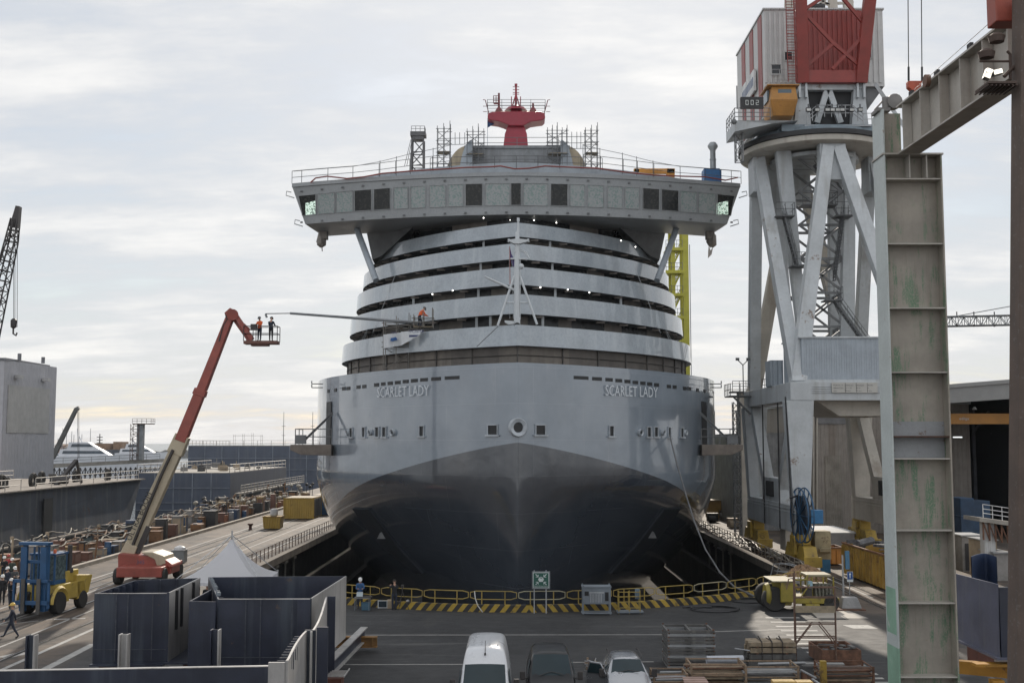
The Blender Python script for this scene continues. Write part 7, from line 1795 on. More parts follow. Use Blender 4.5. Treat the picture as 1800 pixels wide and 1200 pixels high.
m=MB();m.box(B2.x-.5,B2.x,B2.y-.36,B2.y-.31,ZA0-.25,3.85);m.build('end_panel',nv,bB,smooth=0)
rng=random.Random(2)
for k in range(12):m=MB();p=B1.lerp(B3,.15+k*.07);s_=rng.uniform(.06,.14);m.cbox((p.x+.1,p.y,3.85+s_/2),s_,s_,s_);m.build('lifting_lug',rgm,bB,smooth=0)
g1,g2=V((B2.x+.25,B2.y-1.4,0)),V((B4.x+.42,B4.y+3.4,0))
gd=thing('edge_girder','long steel girder with a pale top edge beside the right flank of the big block','girder',(g1.x,g1.y,.7))
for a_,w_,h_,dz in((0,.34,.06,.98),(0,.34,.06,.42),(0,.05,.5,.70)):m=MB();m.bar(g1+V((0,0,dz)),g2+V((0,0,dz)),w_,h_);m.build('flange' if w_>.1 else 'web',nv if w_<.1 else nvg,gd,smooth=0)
def trestle(label,x,y,sx,sy,h):
 r=thing('support_stand',label,'stand',(x,y,0))
 m=MB();m.box(x-sx/2,x+sx/2,y-sy/2,y+sy/2,h-.3,h);m.box(x-sx/2-.08,x+sx/2+.08,y-sy/2-.08,y+sy/2+.08,h-.34,h-.3);m.build('cap',rb,r,smooth=0)
 m=MB();m.hexa([V((x-sx*.25,y-sy*.3,0)),V((x+sx*.25,y-sy*.3,0)),V((x+sx*.25,y+sy*.3,0)),V((x-sx*.25,y+sy*.3,0)),V((x-sx*.3,y-sy*.35,h-.34)),V((x+sx*.3,y-sy*.35,h-.34)),V((x+sx*.3,y+sy*.35,h-.34)),V((x-sx*.3,y+sy*.35,h-.34))]);m.build('pedestal',rb,r,smooth=0);return r
trestle('red-brown stand under the near right corner of the big steel block',B2.x+.1,B2.y-1.3,1.5,.8,.66)
for x,y,lb in((A1.x+.8,A1.y+.6,'red-brown stand under the left steel block, near its left corner'),(A2.x,A1.y+4,'red-brown stand under the far right of the left steel block'),(B1.x+.8,B1.y+.8,'red-brown stand under the big steel block, near its left corner'),(B3.x+4,B3.y-.6,'red-brown stand under the far side of the big steel block')):trestle(lb,x,y,1.2,.8,.94)
p=atz(600,1131,.35);bw=thing('timber_beam','orange-brown beam sticking out to the right under the big block','beam',p);pe=atz(663,1131,.35)
m=MB();m.ibeam((p.x-1.5,p.y,.45),(pe.x,p.y,.45),.35,.5,.05,.06);m.build('beam',rbw,bw,smooth=0);m=MB();m.box(pe.x-.25,pe.x-.2,p.y-.17,p.y+.17,.25,.65);m.build('end_plate',rbw,bw,smooth=0)
D0,D1,D2=atz(506,1160,3.8),atz(540,1108,3.8),atz(575,1049,3.8)
cD=thing('curved_steel_piece','tall narrow steel piece with pale curved flanks in front of the big block','steel block',(D1.x,D1.y,ZA0))
def curved(p,q_,bow,name,mat,dip):
 m=MB();n=14;lo_,hi_=[],[]
 for k in range(n+1):
  u=k/n;c=p.lerp(q_,u)+V((bow*math.sin(math.pi*u),0,0));z1=3.8-dip*(1-u)**2*u*4
  lo_.append(V((c.x,c.y,.9)));hi_.append(V((c.x,c.y,z1)))
 o=V((-.07,0,0));I=[m.pts(q)for q in(lo_,hi_,[h+o for h in hi_],[l+o for l in lo_])]
 for a,b_ in zip(I,I[1:]+I[:1]):
  for k in range(n):m.face((a[k],a[k+1],b_[k+1],b_[k]))
 m.face([i[0]for i in I]);m.face([i[-1]for i in reversed(I)]);m.build(name,mat,cD,smooth=35)
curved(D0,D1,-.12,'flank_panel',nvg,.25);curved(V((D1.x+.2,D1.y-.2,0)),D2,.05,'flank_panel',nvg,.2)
m=MB();m.box(D0.x-.55,D0.x-.075,D0.y-.05,D0.y+.05,.9,3.75);m.build('front_web',nvg,cD,smooth=0)
m=MB();m.box(D1.x-.08,D1.x+.28,D1.y+.02,D1.y+.1,.9,3.82);m.box(D1.x+.35,D1.x+.72,D1.y-.2,D1.y-.12,.9,3.95);m.build('end_panel',nv,cD,smooth=0)
m=MB();m.box(D2.x+.03,D2.x+.35,D2.y-.12,D2.y-.06,.6,3.85);m.build('end_panel',nv,cD,smooth=0)
for k in range(12):m=MB();p=D0.lerp(D1,k/11);m.box(p.x-.42,p.x-.1,p.y-.02,p.y+.02,3.3-.1*(k%3),3.62);m.build('inner_bracket',nv,cD,smooth=0)
p=atz(571,1190,1.0);r=thing('ladder_rack','small pale steel ladder rack at the foot of the curved steel piece','rack',p)
m=MB();
for k in range(5):m.bar(p+V((.1*k*.3,k*.25,.05+k*.0)),p+V((.75,k*.25,.05)),.06,.05)
m.bar(p+V((.75,-.1,.05)),p+V((.78,1.2,.1)),.05,.05);m.build('rungs',nvg,r,smooth=0);m=MB();m.box(p.x,p.x+.6,p.y+.2,p.y+1,0,.9);m.build('foot',rb,r,smooth=0)
for blk,p,q in((bA,A1,A2),(bB,B1,B2)):
 L_=q.x-p.x;yy=min(p.y,q.y)
 for u in(.3,.46,.8):m=MB();m.box(p.x+L_*u,p.x+L_*u+.035,yy-.012,yy+.004,ZA0+.1,3.83);m.build('weld_seam',M('weld_seam',(.05,.056,.07),.5,var=.4,scale=5),blk,smooth=0)
 m=MB();m.box(p.x,q.x,yy-.02,yy+.003,ZA0+.55,ZA0+.58);m.build('weld_seam',MATS['weld_seam'],blk,smooth=0)
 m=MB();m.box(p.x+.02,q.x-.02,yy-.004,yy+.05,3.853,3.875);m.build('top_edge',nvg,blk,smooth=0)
for x,yt,yb,mt,lb in((53,1117,1184,nv,'dark I-section steel post at the far lower left, left of the left block'),(216,1115,1178,nvg,'grey I-section steel post with a pale edge in front of the left block'),(377,1107,1172,nv,'black I-section steel post in front of the big block')):
 yy=41.5;a=at(x-8,yt,yy);b_=at(x+8,yt,yy);r=thing('steel_post',lb,'post',(a.x,yy,0));zt=a.z
 for xx,w_ in((a.x,.05),(b_.x-.05,.05)):m=MB();m.box(xx,xx+w_,yy,yy+.36,0,zt);m.build('flange',nvg if(mt is nvg or xx>a.x)else mt,r,smooth=0)
 m=MB();m.box(a.x+.053,b_.x-.053,yy+.15,yy+.19,0,zt);m.build('web',mt,r,smooth=0)
yn=36.5;a,b_=at(-40,1183,yn),at(492,1171,yn);ng=thing('foreground_girder','dark navy girder lying across the bottom left corner of the frame','girder',(a.x,yn,0))
plate(ng,(a.x-3,yn),(b_.x,yn),1.0,a.z,.12,nv,'face_plate',zt1=b_.z);m=MB();m.box(a.x-3,b_.x,yn+.123,yn+.75,1.0,1.1);m.build('flange',nv,ng,smooth=0)
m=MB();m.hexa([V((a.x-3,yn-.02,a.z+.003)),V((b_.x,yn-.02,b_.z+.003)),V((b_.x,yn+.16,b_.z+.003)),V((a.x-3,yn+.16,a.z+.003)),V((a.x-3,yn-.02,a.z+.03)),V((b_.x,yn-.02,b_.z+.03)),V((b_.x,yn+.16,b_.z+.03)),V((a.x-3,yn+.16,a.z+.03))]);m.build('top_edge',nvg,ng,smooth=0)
for k,x in enumerate((a.x-1,a.x+4,b_.x-1)):trestle(('red-brown stand under the left end of the foreground girder','red-brown stand under the middle of the foreground girder','red-brown stand under the right end of the foreground girder')[k],x,yn+.4,1.0,.6,.99)
dkst=M('stack_dark_steel',(.10,.098,.095),.5,var=.3,streak=((.2,.19,.17),.5,3));galv=M('stack_galvanised',(.33,.34,.35),.45,metal=.4,var=.2);wood=M('stack_timber',(.27,.215,.15),.8,var=.35,scale=2.5);rsty=M('stack_rust',(.13,.065,.04),.8,var=.45,scale=3);tubm=M('stack_tube_tan',(.25,.18,.12),.6,var=.4,scale=4,rust=((.13,.06,.03),.4,4))
p0=atz(1174,1176);p1=atz(1258,1176);W_=p1.x-p0.x
for k in range(11):
 z=.04+k*.155;j=.02*math.sin(k*2.3)
 r=thing('stacked_frame','flat dark steel frame in the tall stack behind the tube baskets','frame',(p0.x,p0.y,z),'flat steel frames in the tall stack')
 m=MB();x0,x1,y0,y1=p0.x+j,p0.x+W_+j,p0.y+j,p0.y+1.9+j
 m.box(x0,x1,y0,y0+.09,z,z+.1);m.build('long_rail',dkst if k%3 else galv,r,smooth=0);m=MB();m.box(x0,x1,y1-.09,y1,z,z+.1);m.build('long_rail',dkst if k%3 else galv,r,smooth=0)
 for xa in(x0,(x0+x1)/2-.045,x1-.09):m=MB();m.box(xa,xa+.09,y0+.093,y1-.093,z,z+.09);m.build('cross_rail',dkst,r,smooth=0)
 for x in(x0+.02,x1-.1):
  for y in(y0+.01,y1-.09):m=MB();m.box(x,x+.08,y,y+.08,z+.1,z+.155);m.build('corner_foot',rsty,r,smooth=0)
def lay(label,a,b_,r0,mat,name='pipe',cat='pipe',grp=None,n=8):
 m=MB();m.cyl(a,b_,r0,n=n);return tag(m.build(name,mat),label,cat,grp)
a,b_=atz(1242,1159,.75),atz(1306,1158,.75);lay('pale grey thick pipe lying on the stacks right of the tall frame stack',a,b_,.17,M('pipe_pale_blue_grey',(.42,.44,.48),.4,var=.1),n=14)
a,b_=atz(1160,1181,.4),atz(1200,1180,.4);lay('thin pale tube sticking out left at the foot of the tall frame stack',a,b_+V((.6,0,0)),.05,galv)
p=atz(1318,1176);yq=p.y+.2;x0,x1=p.x,atz(1402,1176).x
bs=thing('board_stack','strapped stack of long boards with a pale timber top, right of centre','board stack',(x0,yq,0))
for k,(h0,h1,mt)in enumerate(((.12,.34,dkst),(.40,.62,dkst),(.68,.90,wood),(.96,1.14,wood))):
 m=MB();n=6
 for i in range(n):m.box(x0+.05*((k+i)%3),x1-.06*((k*i)%3),yq+i*.2,yq+i*.2+.185,h0,h1-.01*(i%2))
 m.build('board_layer',mt,bs,smooth=0)
m=MB()
for z in(.04,.35,.63,.91):
 for x in(x0+.35,x1-.45):m.box(x,x+.1,yq-.02,yq+1.2,z,z+.045)
m.build('bearer',rsty,bs,smooth=0)
m=MB()
for x in(x0+.6,x0+1.05,x1-.6):m.tube([(x,yq-.025,0.05),(x,yq-.03,1.15),(x+.03,yq+.6,1.17),(x,yq+1.2,1.15)],.02,4);m.cyl((x,yq,1.15),(x-.15,yq+.1,1.42),.03,n=5)
m.build('strap',ldark,bs)
a,b_=atz(1292,1139,1.0),atz(1318,1143,1.0);lay('thin grey tube lying askew left of the strapped board stack',a,b_,.03,galv,'tube','tube')
a,b_=atz(1330,1164,.6),atz(1412,1162,.6);lay('long pale tube in front of the strapped board stack',a-V((0,.3,0)),b_-V((0,.3,0)),.06,galv,'tube','tube')
def basket(label,px0,px1,pyb,zt,dep,ntube,tm_,seed,fm=None,cover=None):
 a,b_=atz(px0,pyb),atz(px1,pyb);x0,x1,y0=a.x,b_.x,a.y;rr=random.Random(seed);fm=fm or tubm
 r=thing('tube_basket',label,'tube basket',(x0,y0,0))
 for x in(x0,x1):
  for y in(y0,y0+dep):m=MB();m.box(x-.04,x+.04,y-.04,y+.04,0,zt);m.build('leg',fm,r,smooth=0)
 m=MB()
 for z in(.15,zt*.55,zt-.04):
  for y in(y0,y0+dep):m.box(x0+.043,x1-.043,y-.025,y+.025,z-.025,z+.025)
  for x in(x0,x1):m.box(x-.025,x+.025,y0+.043,y0+dep-.043,z-.02,z+.02)
 m.build('basket_frame',fm,r,smooth=0)
 g_=[]
 for k in range(ntube):
  z=.22+(zt-.25)*(k//7)/max(1,ntube//7);y=y0+.1+(dep-.2)*((k%7)+.5*((k//7)%2))/7.2;e0,e1=rr.uniform(-.25,.05),rr.uniform(-.05,.25)
  m=MB();m.cyl((x0+.06+e0,y,z),(x1-.06+e1,y+rr.uniform(-.04,.04),z+rr.uniform(-.02,.02)),.045,n=6);o=m.build('scaffold_tube',rr.choice(tm_));tag(o,'scaffold tube lying in '+label.split(',')[0],'tube','tubes in '+label.split(',')[0])
 return r
basket('the long tan tube basket, front and centre of the right foreground',1216,1310,1212,1.05,1.3,28,[tubm,rsty,wood],1)
basket('the tube basket with a yellow bundle, right of the long tan basket',1312,1404,1214,1.0,1.3,21,[tubm,dkst,galv],2)
basket('the low rusty tube basket by the yellow post at far right',1450,1536,1206,.8,1.5,21,[rsty,dkst,tubm],3,rsty)
basket('the short basket of tubes between the car and the long basket',1150,1208,1216,.75,1.2,14,[galv,tubm,rsty],4)
a=atz(1360,1205,.95);m=MB();m.box(a.x,a.x+.85,a.y,a.y+.5,.93,1.12);m.box(a.x+.88,a.x+1.5,a.y,a.y+.5,.93,1.1);tag(m.build('wrapped_bundle',M('bundle_yellow',(.45,.30,.10),.6,var=.3),smooth=0,bevel=.04),'yellowish wrapped bundle lying on the right tube basket','bundle')
m=MB();a=atz(1203,1200,.6)
for k in range(4):m.box(a.x+k*.02,a.x+.95,a.y+k*.25,a.y+k*.25+.22,.60+.02*(k%2),.64+.02*(k%2))
tag(m.build('pink_boards',M('board_pink',(.36,.25,.21),.7,var=.25),smooth=0),'pale pinkish boards lying left of the long tan basket','boards')
rr=random.Random(9)
a=atz(1036,1214);hp=thing('stillage','rusty stillage heaped with bright scaffold frames in front of the silver car','stillage',a)
for x,y in((0,0),(1.2,0),(0,1.0),(1.2,1.0)):m=MB();m.cyl(a+V((x,y,0)),a+V((x,y,1.15 if x==0 else .75)),.05,n=6);m.build('leg',tubm,hp)
m=MB()
for z in(.3,.7):m.tube([a+V((0,0,z)),a+V((1.2,0,z)),a+V((1.2,1,z)),a+V((0,1,z)),a+V((0,0,z))],.04,5)
m.build('frame',tubm,hp)
for k in range(20):
 z=.35+k*.028;y=a.y+rr.uniform(.05,.9);e=rr.uniform(-.2,.3);m=MB();m.tube([V((a.x-.1+e*.3,y,z+.28)),V((a.x+.5,y+.02,z+.12)),V((a.x+1.25+e,y+rr.uniform(-.1,.1),z))],.022,5)
 for j in range(3):u=.2+j*.3;c=V((a.x+1.3*u,y,z+.25-.25*u));m.cyl(c,c+V((.05,.12,.14)),.02,n=4)
 tag(m.build('scaffold_section',galv if k%2 else tubm),('bright' if k%2 else 'rusty')+' scaffold frame in the heap in front of the silver car','frame',('bright' if k%2 else 'rusty')+' frames in the heap')
r=thing('yellow_post','thick yellow steel post standing among the stacks at lower right','post',atz(1448,1216));c=atz(1448,1216);m=MB();m.box(c.x-.12,c.x+.12,c.y-.12,c.y+.12,0,1.25);m.build('shaft',cyel,r,smooth=0,bevel=.02);m=MB();m.box(c.x-.2,c.x+.2,c.y-.2,c.y+.2,0,.05);m.build('foot_plate',rsty,r,smooth=0)
for k,(xa_,ya_,xb_,yb_)in enumerate(((1408,1178,1434,1192),(1428,1194,1446,1206))):
 a,b_=atz(xa_,ya_,.8),atz(xb_,yb_,.8);r=thing('ramp_side',('upper','lower')[k]+' slanting pale-edged brown side plate between the basket and the yellow post','side plate',a);m=MB();m.prism([a,b_,b_-V((0,0,.75)),a-V((0,0,.75))],(0,.05,0));m.build('plate',rsty,r,smooth=0);m=MB();m.bar(a+V((0,0,.03)),b_+V((0,0,.03)),.08,.05);m.build('edge',galv,r,smooth=0)
a=atz(1446,1172,0);r=thing('rusty_crate','low rusty open crate of scrap behind the right tube basket','crate',a)
m=MB();w_,d_=1.75,2.4;m.box(a.x,a.x+w_,a.y,a.y+.06,.1,.75);m.box(a.x,a.x+.06,a.y+.063,a.y+d_,.1,.75);m.box(a.x+w_-.06,a.x+w_,a.y+.063,a.y+d_,.1,.75);m.box(a.x+.063,a.x+w_-.063,a.y+d_-.06,a.y+d_,.1,.75);m.box(a.x+.063,a.x+w_-.063,a.y+.063,a.y+d_-.063,.1,.15);m.build('box',rsty,r,smooth=0)
m=MB()
for k in range(16):c=V((a.x+rr.uniform(.2,1.5),a.y+rr.uniform(.3,2.1),rr.uniform(.5,.85)));m.cbox(c,rr.uniform(.1,.7),rr.uniform(.05,.3),rr.uniform(.03,.1),rr.uniform(0,3))
tag(m.build('scrap',dkst,smooth=0),'scrap pieces heaped in the low rusty crate','scrap')
for k in range(4):
 a=atz(1412,1166+k*6,.05);m=MB();m.box(a.x,a.x+1.8,a.y,a.y+.18,.02+.12*k,.12+.12*k);tag(m.build('grey_plank',M('plank_grey',(.24,.24,.235),.7,var=.2),smooth=0),'long grey plank on the ground between the scaffold and the stacks','plank','grey planks by the scaffold')
sx0,sx1,sy0=at(1398,1160,52).x,at(1470,1160,52).x,52.0;zp=at(1440,1068,52).z
sp_=thing('scaffold_platform','tall thin scaffold frame with a planked platform in front of the yellow machine','scaffold',(sx0,sy0,0));brs=M('scaffold_brown',(.12,.07,.05),.6,var=.3,rust=((.25,.18,.12),.3,5))
zt=at(1405,1006,52).z
for x in(sx0,sx1):
 for dy in(0,.75):
  m=MB();m.cyl((x+dy*.3,sy0+dy,0),(x+dy*.3,sy0+dy,zt if x==sx0 else at(0,1034,52).z),.035,n=6);m.build('standard',brs,sp_)
m=MB();xa_,xb_=sx0+.05,sx1+.2
for z in(1.9,1.3,zp+.02,zp+.45,zp+.9):m.cyl((sx0,sy0,z),(sx1,sy0,z),.025,n=5);m.cyl((sx0+.22,sy0+.75,z-.05),(sx1+.22,sy0+.75,z-.05),.025,n=5)
for s,o in((1,0),(1,.75)):
 xm=(sx0+sx1)/2;m.cyl((sx0+o*.3,sy0+o,.95),(xm-.15+o*.3,sy0+o,1.9),.025,n=5);m.cyl((xm+.15+o*.3,sy0+o,1.9),(sx1+o*.3,sy0+o,.95),.025,n=5)
m.cyl((sx0,sy0,.95),(sx1,sy0,.95),.02,n=5);m.build('ledger',brs,sp_)
for k in range(3):m=MB();m.box(sx0+.05,sx1+.05,sy0+.04+k*.24,sy0+.26+k*.24,zp-.08,zp-.03);m.build('deck_plank',plank,sp_,smooth=0)
m=MB();m.box(sx0+.04,sx1,sy0-.05,sy0-.02,zp-.2,zp+.1);m.build('toe_board',plank,sp_,smooth=0)
m=MB();m.tube([(sx0-.3,sy0+.1,zt-.75),(sx0-.2,sy0+.1,zt-.3),(sx0,sy0+.1,zt-.25),(sx0+.05,sy0+.1,zt-.6)],.03,5);m.build('handrail_hook',brs,sp_)
c=atz(1362,1076);ym=c.y+.4
mc=thing('yellow_machine','low yellow wheeled yard machine with a big black tyre on the right','machine',(c.x,ym,0));olv=M('machine_olive',(.25,.20,.03),.55,var=.25,rust=((.10,.07,.04),.35,2));cre=M('machine_cream',(.24,.21,.13),.6,var=.15)
X=lambda px:at(px,1060,ym).x
for px,dy in((1362,0),(1362,2.0),(1462,.1),(1462,2.0)):wheel(mc,(X(px),ym+dy+.2,.72 if px<1400 else .5),.72 if px<1400 else .5,.6,'y')
m=MB();m.box(X(1371),X(1398),ym-.3,ym+2.2,.55,1.75);m.box(X(1366),X(1392),ym-.1,ym+2.3,.35,.9);m.build('engine_body',olv,mc,smooth=0,bevel=.08)
m=MB();m.box(X(1357),X(1398),ym-.35,ym+2.3,1.753,1.83);m.build('bonnet_top',cre,mc,smooth=0,bevel=.02)
m=MB();m.lathe([(.05,-.12),(.62,-.1),(.72,.1),(.55,.2)],(X(1350),ym+.4,.95),16,'x');m.build('fender_disc',olv,mc)
m=MB();m.box(X(1398),X(1476),ym,ym+2,.45,.8);m.box(X(1415),X(1440),ym-.2,ym+.8,.0+.12,.45);m.build('chassis',olv,mc,smooth=0,bevel=.04)
m=MB();m.box(X(1424),X(1468),ym+.6,ym+2.2,1.95,2.1);m.build('canopy',cre,mc,smooth=0,bevel=.04)
m=MB()
for px in(1424,1432,1452,1470):
 for dy in(.5,2.1):m=MB();m.cyl((X(px),ym+dy,.8),(X(px),ym+dy,1.97),.05,n=5);m.build('canopy_post',olv,mc)
m=MB();m.tube([(X(1400),ym+.3,1.85),(X(1408),ym+.3,1.8),(X(1420),ym+.3,1.85),(X(1424),ym+.4,2.1)],.05,5);m.cyl((X(1408),ym,.85),(X(1424),ym,1.6),.04,n=5);m.build('roll_frame',olv,mc)
m=MB();m.box(X(1418),X(1430),ym+.2,ym+1,.8,1.45);m.build('seat_box',ldark,mc,smooth=0,bevel=.03)
m=MB();m.box(X(1436),X(1466),ym+.5,ym+1.9,.8,1.5)
for k in range(5):m.cyl((X(1438+k*6),ym+.3,.8),(X(1436+k*7),ym+.35,1.6),.07,n=6)
m.build('engine',M('engine_grey',(.12,.115,.09),.6,var=.5,scale=5),mc,smooth=0)
m=MB();m.box(X(1423),X(1430),ym+.1,ym+.4,1.35,1.75);m.build('control_panel',M('panel_light_blue',(.25,.38,.45),.5),mc,smooth=0)
c=atz(1494,1072);r=thing('concrete_block','grey ribbed concrete counterweight block on a plank right of the yellow machine','block',c);m=MB();m.hexa([c+V((-.5,0,.08)),c+V((.75,0,.08)),c+V((.75,.7,.08)),c+V((-.5,.7,.08)),c+V((-.35,.1,.75)),c+V((.5,.1,.75)),c+V((.5,.6,.75)),c+V((-.35,.6,.75))]);m.build('block',M('block_grey',(.27,.27,.27),.8),r,smooth=0,bevel=.05);m=MB();m.box(c.x-1.0,c.x+.9,c.y-.2,c.y+.8,0,.077);m.build('bearer',rsty,r,smooth=0)
c=atz(1494,1045);r=thing('blue_sign','small blue sign with a white arrow on a thin pole by the yellow skip','sign',c);ysn=c.y;a,b_=at(1489,1022,ysn),at(1499,1004,ysn)
m=MB();m.cyl((c.x,ysn+.03,0),(c.x,ysn+.03,b_.z),.03,n=6);m.build('pole',galv,r);m=MB();m.box(a.x,b_.x,ysn-.02,ysn-.003,a.z,b_.z);m.build('plate',M('sign_white_mark',(.6,.64,.64)),r,smooth=0)
m=MB();m.box(a.x+.02,b_.x-.02,ysn-.03,ysn-.022,a.z+.16,b_.z-.02);m.build('blue_field',M('sign_blue',(.015,.06,.22),.5,fine=0),r,smooth=0);xm=(a.x+b_.x)/2;m=MB();m.box(xm-.025,xm+.025,ysn-.036,ysn-.031,a.z+.25,b_.z-.2);m.prism([V((xm-.08,ysn-.031,b_.z-.2)),V((xm+.08,ysn-.031,b_.z-.2)),V((xm,ysn-.031,b_.z-.07))],(0,-.005,0));m.build('arrow',M('sign_white_mark',(.6,.64,.64)),r,smooth=0)
c=atz(1483,1062);r=thing('lamp_post','thin grey post with a blue cover beside the yellow skip','post',c);m=MB();m.cyl(c,(c.x,c.y,at(1483,975,c.y).z),.06,n=7);m.build('shaft',galv,r);m=MB();yy=c.y-.1;a,b_=at(1487,1000,yy),at(1493,968,yy);m.box(a.x,b_.x,yy,yy+.2,a.z,b_.z);m.build('blue_cover',M('cover_blue',(.06,.15,.24),.6),r,smooth=0)
c=atz(1420,1032);m=MB();rings=[]
for k in range(9):
 u=k/8;r0=1.5*math.cos(u*math.pi/2)+.05;rings.append([V((c.x+r0*math.cos(6.2832*j/18)*(1+.15*math.sin(j*2.1+k)),c.y+1+.7*r0*math.sin(6.2832*j/18),1.35*math.sin(u*math.pi/2)*(1+.12*math.sin(j*1.7+k*.8))))for j in range(18)])
m.loft(rings);tag(m.build('rope_heap',M('heap_tan',(.24,.15,.085),.9,var=.45,scale=5,bump=.15,bscale=6)),'tan heap of rope and sacking behind the yellow machine','heap')
for k,(px,py,mt,lb)in enumerate(((1385,1030,'rust orange','rusty low bin left of the tan heap'),(1405,1036,'grey','grey low bin in front of the tan heap'))):
 c=atz(px,py);m=MB();m.box(c.x-.6,c.x+.6,c.y,c.y+.8,0,.7);m.box(c.x-.64,c.x+.64,c.y-.04,c.y+.84,.7,.76);tag(m.build('low_bin',ccol_[mt],smooth=0),lb,'bin')
def skip(label,x0,x1,y0,y1,h,mat):
 r=thing('skip',label,'skip',(x0,y0,0));t_=.08
 m=MB();m.box(x0,x0+t_,y0,y1,.15,h);m.box(x1-t_,x1,y0,y1,.15,h);m.box(x0+t_,x1-t_,y0,y0+t_,.15,h);m.box(x0+t_,x1-t_,y1-t_,y1,.15,h);m.box(x0+t_,x1-t_,y0+t_,y1-t_,.15,.25);m.build('body',mat,r,smooth=0)
 m=MB();n=int((y1-y0)/.75)
 for k in range(n+1):y=y0+(y1-y0-.1)*k/n;m.box(x0-.09,x0-.003,y,y+.1,.15,h-.1)
 for k in range(4):x=x0+(x1-x0-.1)*k/3;m.box(x,x+.1,y0-.09,y0-.003,.15,h-.1)
 m.build('rib',mat,r,smooth=0)
 m=MB()
 for a,b_ in(((x0,y0),(x0,y1)),((x1,y0),(x1,y1)),((x0,y0),(x1,y0)),((x0,y1),(x1,y1))):m.bar((*a,h+.06),(*b_,h+.06),.14,.11)
 m.build('rim',M('skip_rust_rim',(.20,.10,.05),.7,var=.3),r,smooth=0);return r
oy=M('skip_ochre',(.36,.22,.045),.6,var=.25,rust=((.12,.06,.03),.4,1.2),streak=((.14,.09,.05),.5,1.5))
p=atz(1497,1012);q_=atz(1567,1047);xs_=(p.x+q_.x)/2
skip('large ochre skip full of scrap, right of the crane cable reel',xs_,xs_+3.0,q_.y,p.y+1,2.35,oy)
m=MB();rr=random.Random(4)
for k in range(28):c_=V((xs_+rr.uniform(.4,2.6),rr.uniform(q_.y+.6,p.y+.5),rr.uniform(1.7,2.6)));m.cbox(c_,rr.uniform(.2,1.5),rr.uniform(.1,.5),rr.uniform(.06,.3),rr.uniform(0,3))
m.cyl((xs_+.4,p.y-1.5,2.5),(xs_+1.8,p.y-.5,2.7),.3,n=8);tag(m.build('scrap',M('scrap_dark',(.09,.09,.095),.6,var=.5,scale=4),smooth=0),'dark scrap and pipes heaped in the large ochre skip','scrap')
p=atz(1452,994);skip('small orange skip between the white box and the ochre skip',p.x,p.x+1.4,p.y,p.y+2.4,1.4,M('skip_orange',(.46,.20,.04),.6,var=.2))
p=atz(1436,967);wb=thing('white_box_tent','white box with a bright ribbed roof behind the orange skip','container',p);wwm=M('white_box_wall',(.46,.44,.43),.6,var=.1,streak=((.3,.27,.25),.4,1.5))
zt=at(1470,937,p.y).z;xw=at(1502,940,p.y).x;m=MB();m.box(p.x,xw,p.y,p.y+7,.1,zt);m.build('wall',wwm,wb,smooth=0);m=MB()
for k in range(9):y=p.y-.1+k*.8;m.hexa([V((p.x-.1,y,zt+.003)),V((xw+.1,y,zt+.003)),V((xw+.1,y+.75,zt+.003)),V((p.x-.1,y+.75,zt+.003)),V((p.x-.1,y,zt+.08)),V((xw+.1,y,zt+.08)),V((xw+.1,y+.75,zt+.2)),V((p.x-.1,y+.75,zt+.2))])
m.build('roof',M('white_roof',(.66,.66,.66),.5,var=.06),wb,smooth=0)
p=atz(1449,1006);m=MB();m.lathe([(.3,0),(.32,.6),(.27,.62),(.02,.62)],p+V((.1,.3,0)),14);m.box(p.x-.3,p.x+.5,p.y,p.y+.05,.0,1.0);tag(m.build('blue_drum',M('drum_bright_blue',(.03,.13,.24),.5)),'blue drum and plate in front of the crane cable reel','drum')
xr2=X0+DW+.3;rr2=thing('dock_railing','long grey railing strung with hoses along the right dock edge','railing',(xr2,110,0));prs=M('rail_pale_brown',(.26,.22,.18),.5,var=.2)
for k in range(46):y=86.5+k*1.45;m=MB();m.cyl((xr2,y,0),(xr2,y,1.15),.035,n=4);m.build('post',prs,rr2)
for z in(1.12,.6):m=MB();m.cyl((xr2,86.5,z),(xr2,152,z),.03,n=4);m.build('rail',prs,rr2)
for k,(dx,z0,mt,lb)in enumerate(((.12,.85,hs[0],'pale hose looped along the right dock railing'),(.2,.45,hs[1],'black hose looped along the right dock railing'),(.3,.2,hs[2],'brown hose lying along the right dock railing foot'))):
 m=MB();m.tube([(xr2+dx,86.5+j*.5,z0+.14*math.sin(j*.55+k)-.1*abs(math.sin(j*1.08)))for j in range(120)],.06,5);tag(m.build('quay_hose',mt),lb,'hose')
m=MB();m.box(X0+DW-.5,X0+DW+.1,82,200,-.5,.12);struct(m.build('dock_coping',concm,smooth=0))
ent=thing('pipe_handrail','bent pale pipe handrail at the near end of the right dock railing','handrail',(xr2,84,0));m=MB()
for dx in(0,.45):m.tube([(xr2-2.2+dx,88.5,-.6),(xr2-1.9+dx,88.2,.75),(xr2-1.4+dx,87.6,.9),(xr2-.2+dx,84.5,.75),(xr2+.1+dx,84,.3),(xr2+.15+dx,83.9,0)],.04,6);m.tube([(xr2-1.9+dx,88,.3),(xr2-.2+dx,84.4,.3)],.035,5)
m.build('rail',M('galv_rail',(.36,.37,.38),.45),ent)
for k,(px,py)in enumerate(((1262,962),(1272,968))):
 c=at(px,py,118);m=MB();m.bar(c,c+V((1.0,-.6,-.25)),.5,.12);m.bar(c+V((1.0,-.5,-.3)),c+V((1.0,-.4,-2.4)),.1);tag(m.build('wall_ladder',galv,smooth=0),('upper','lower')[k]+' pale ladder bracket on the dark right dock wall','bracket')
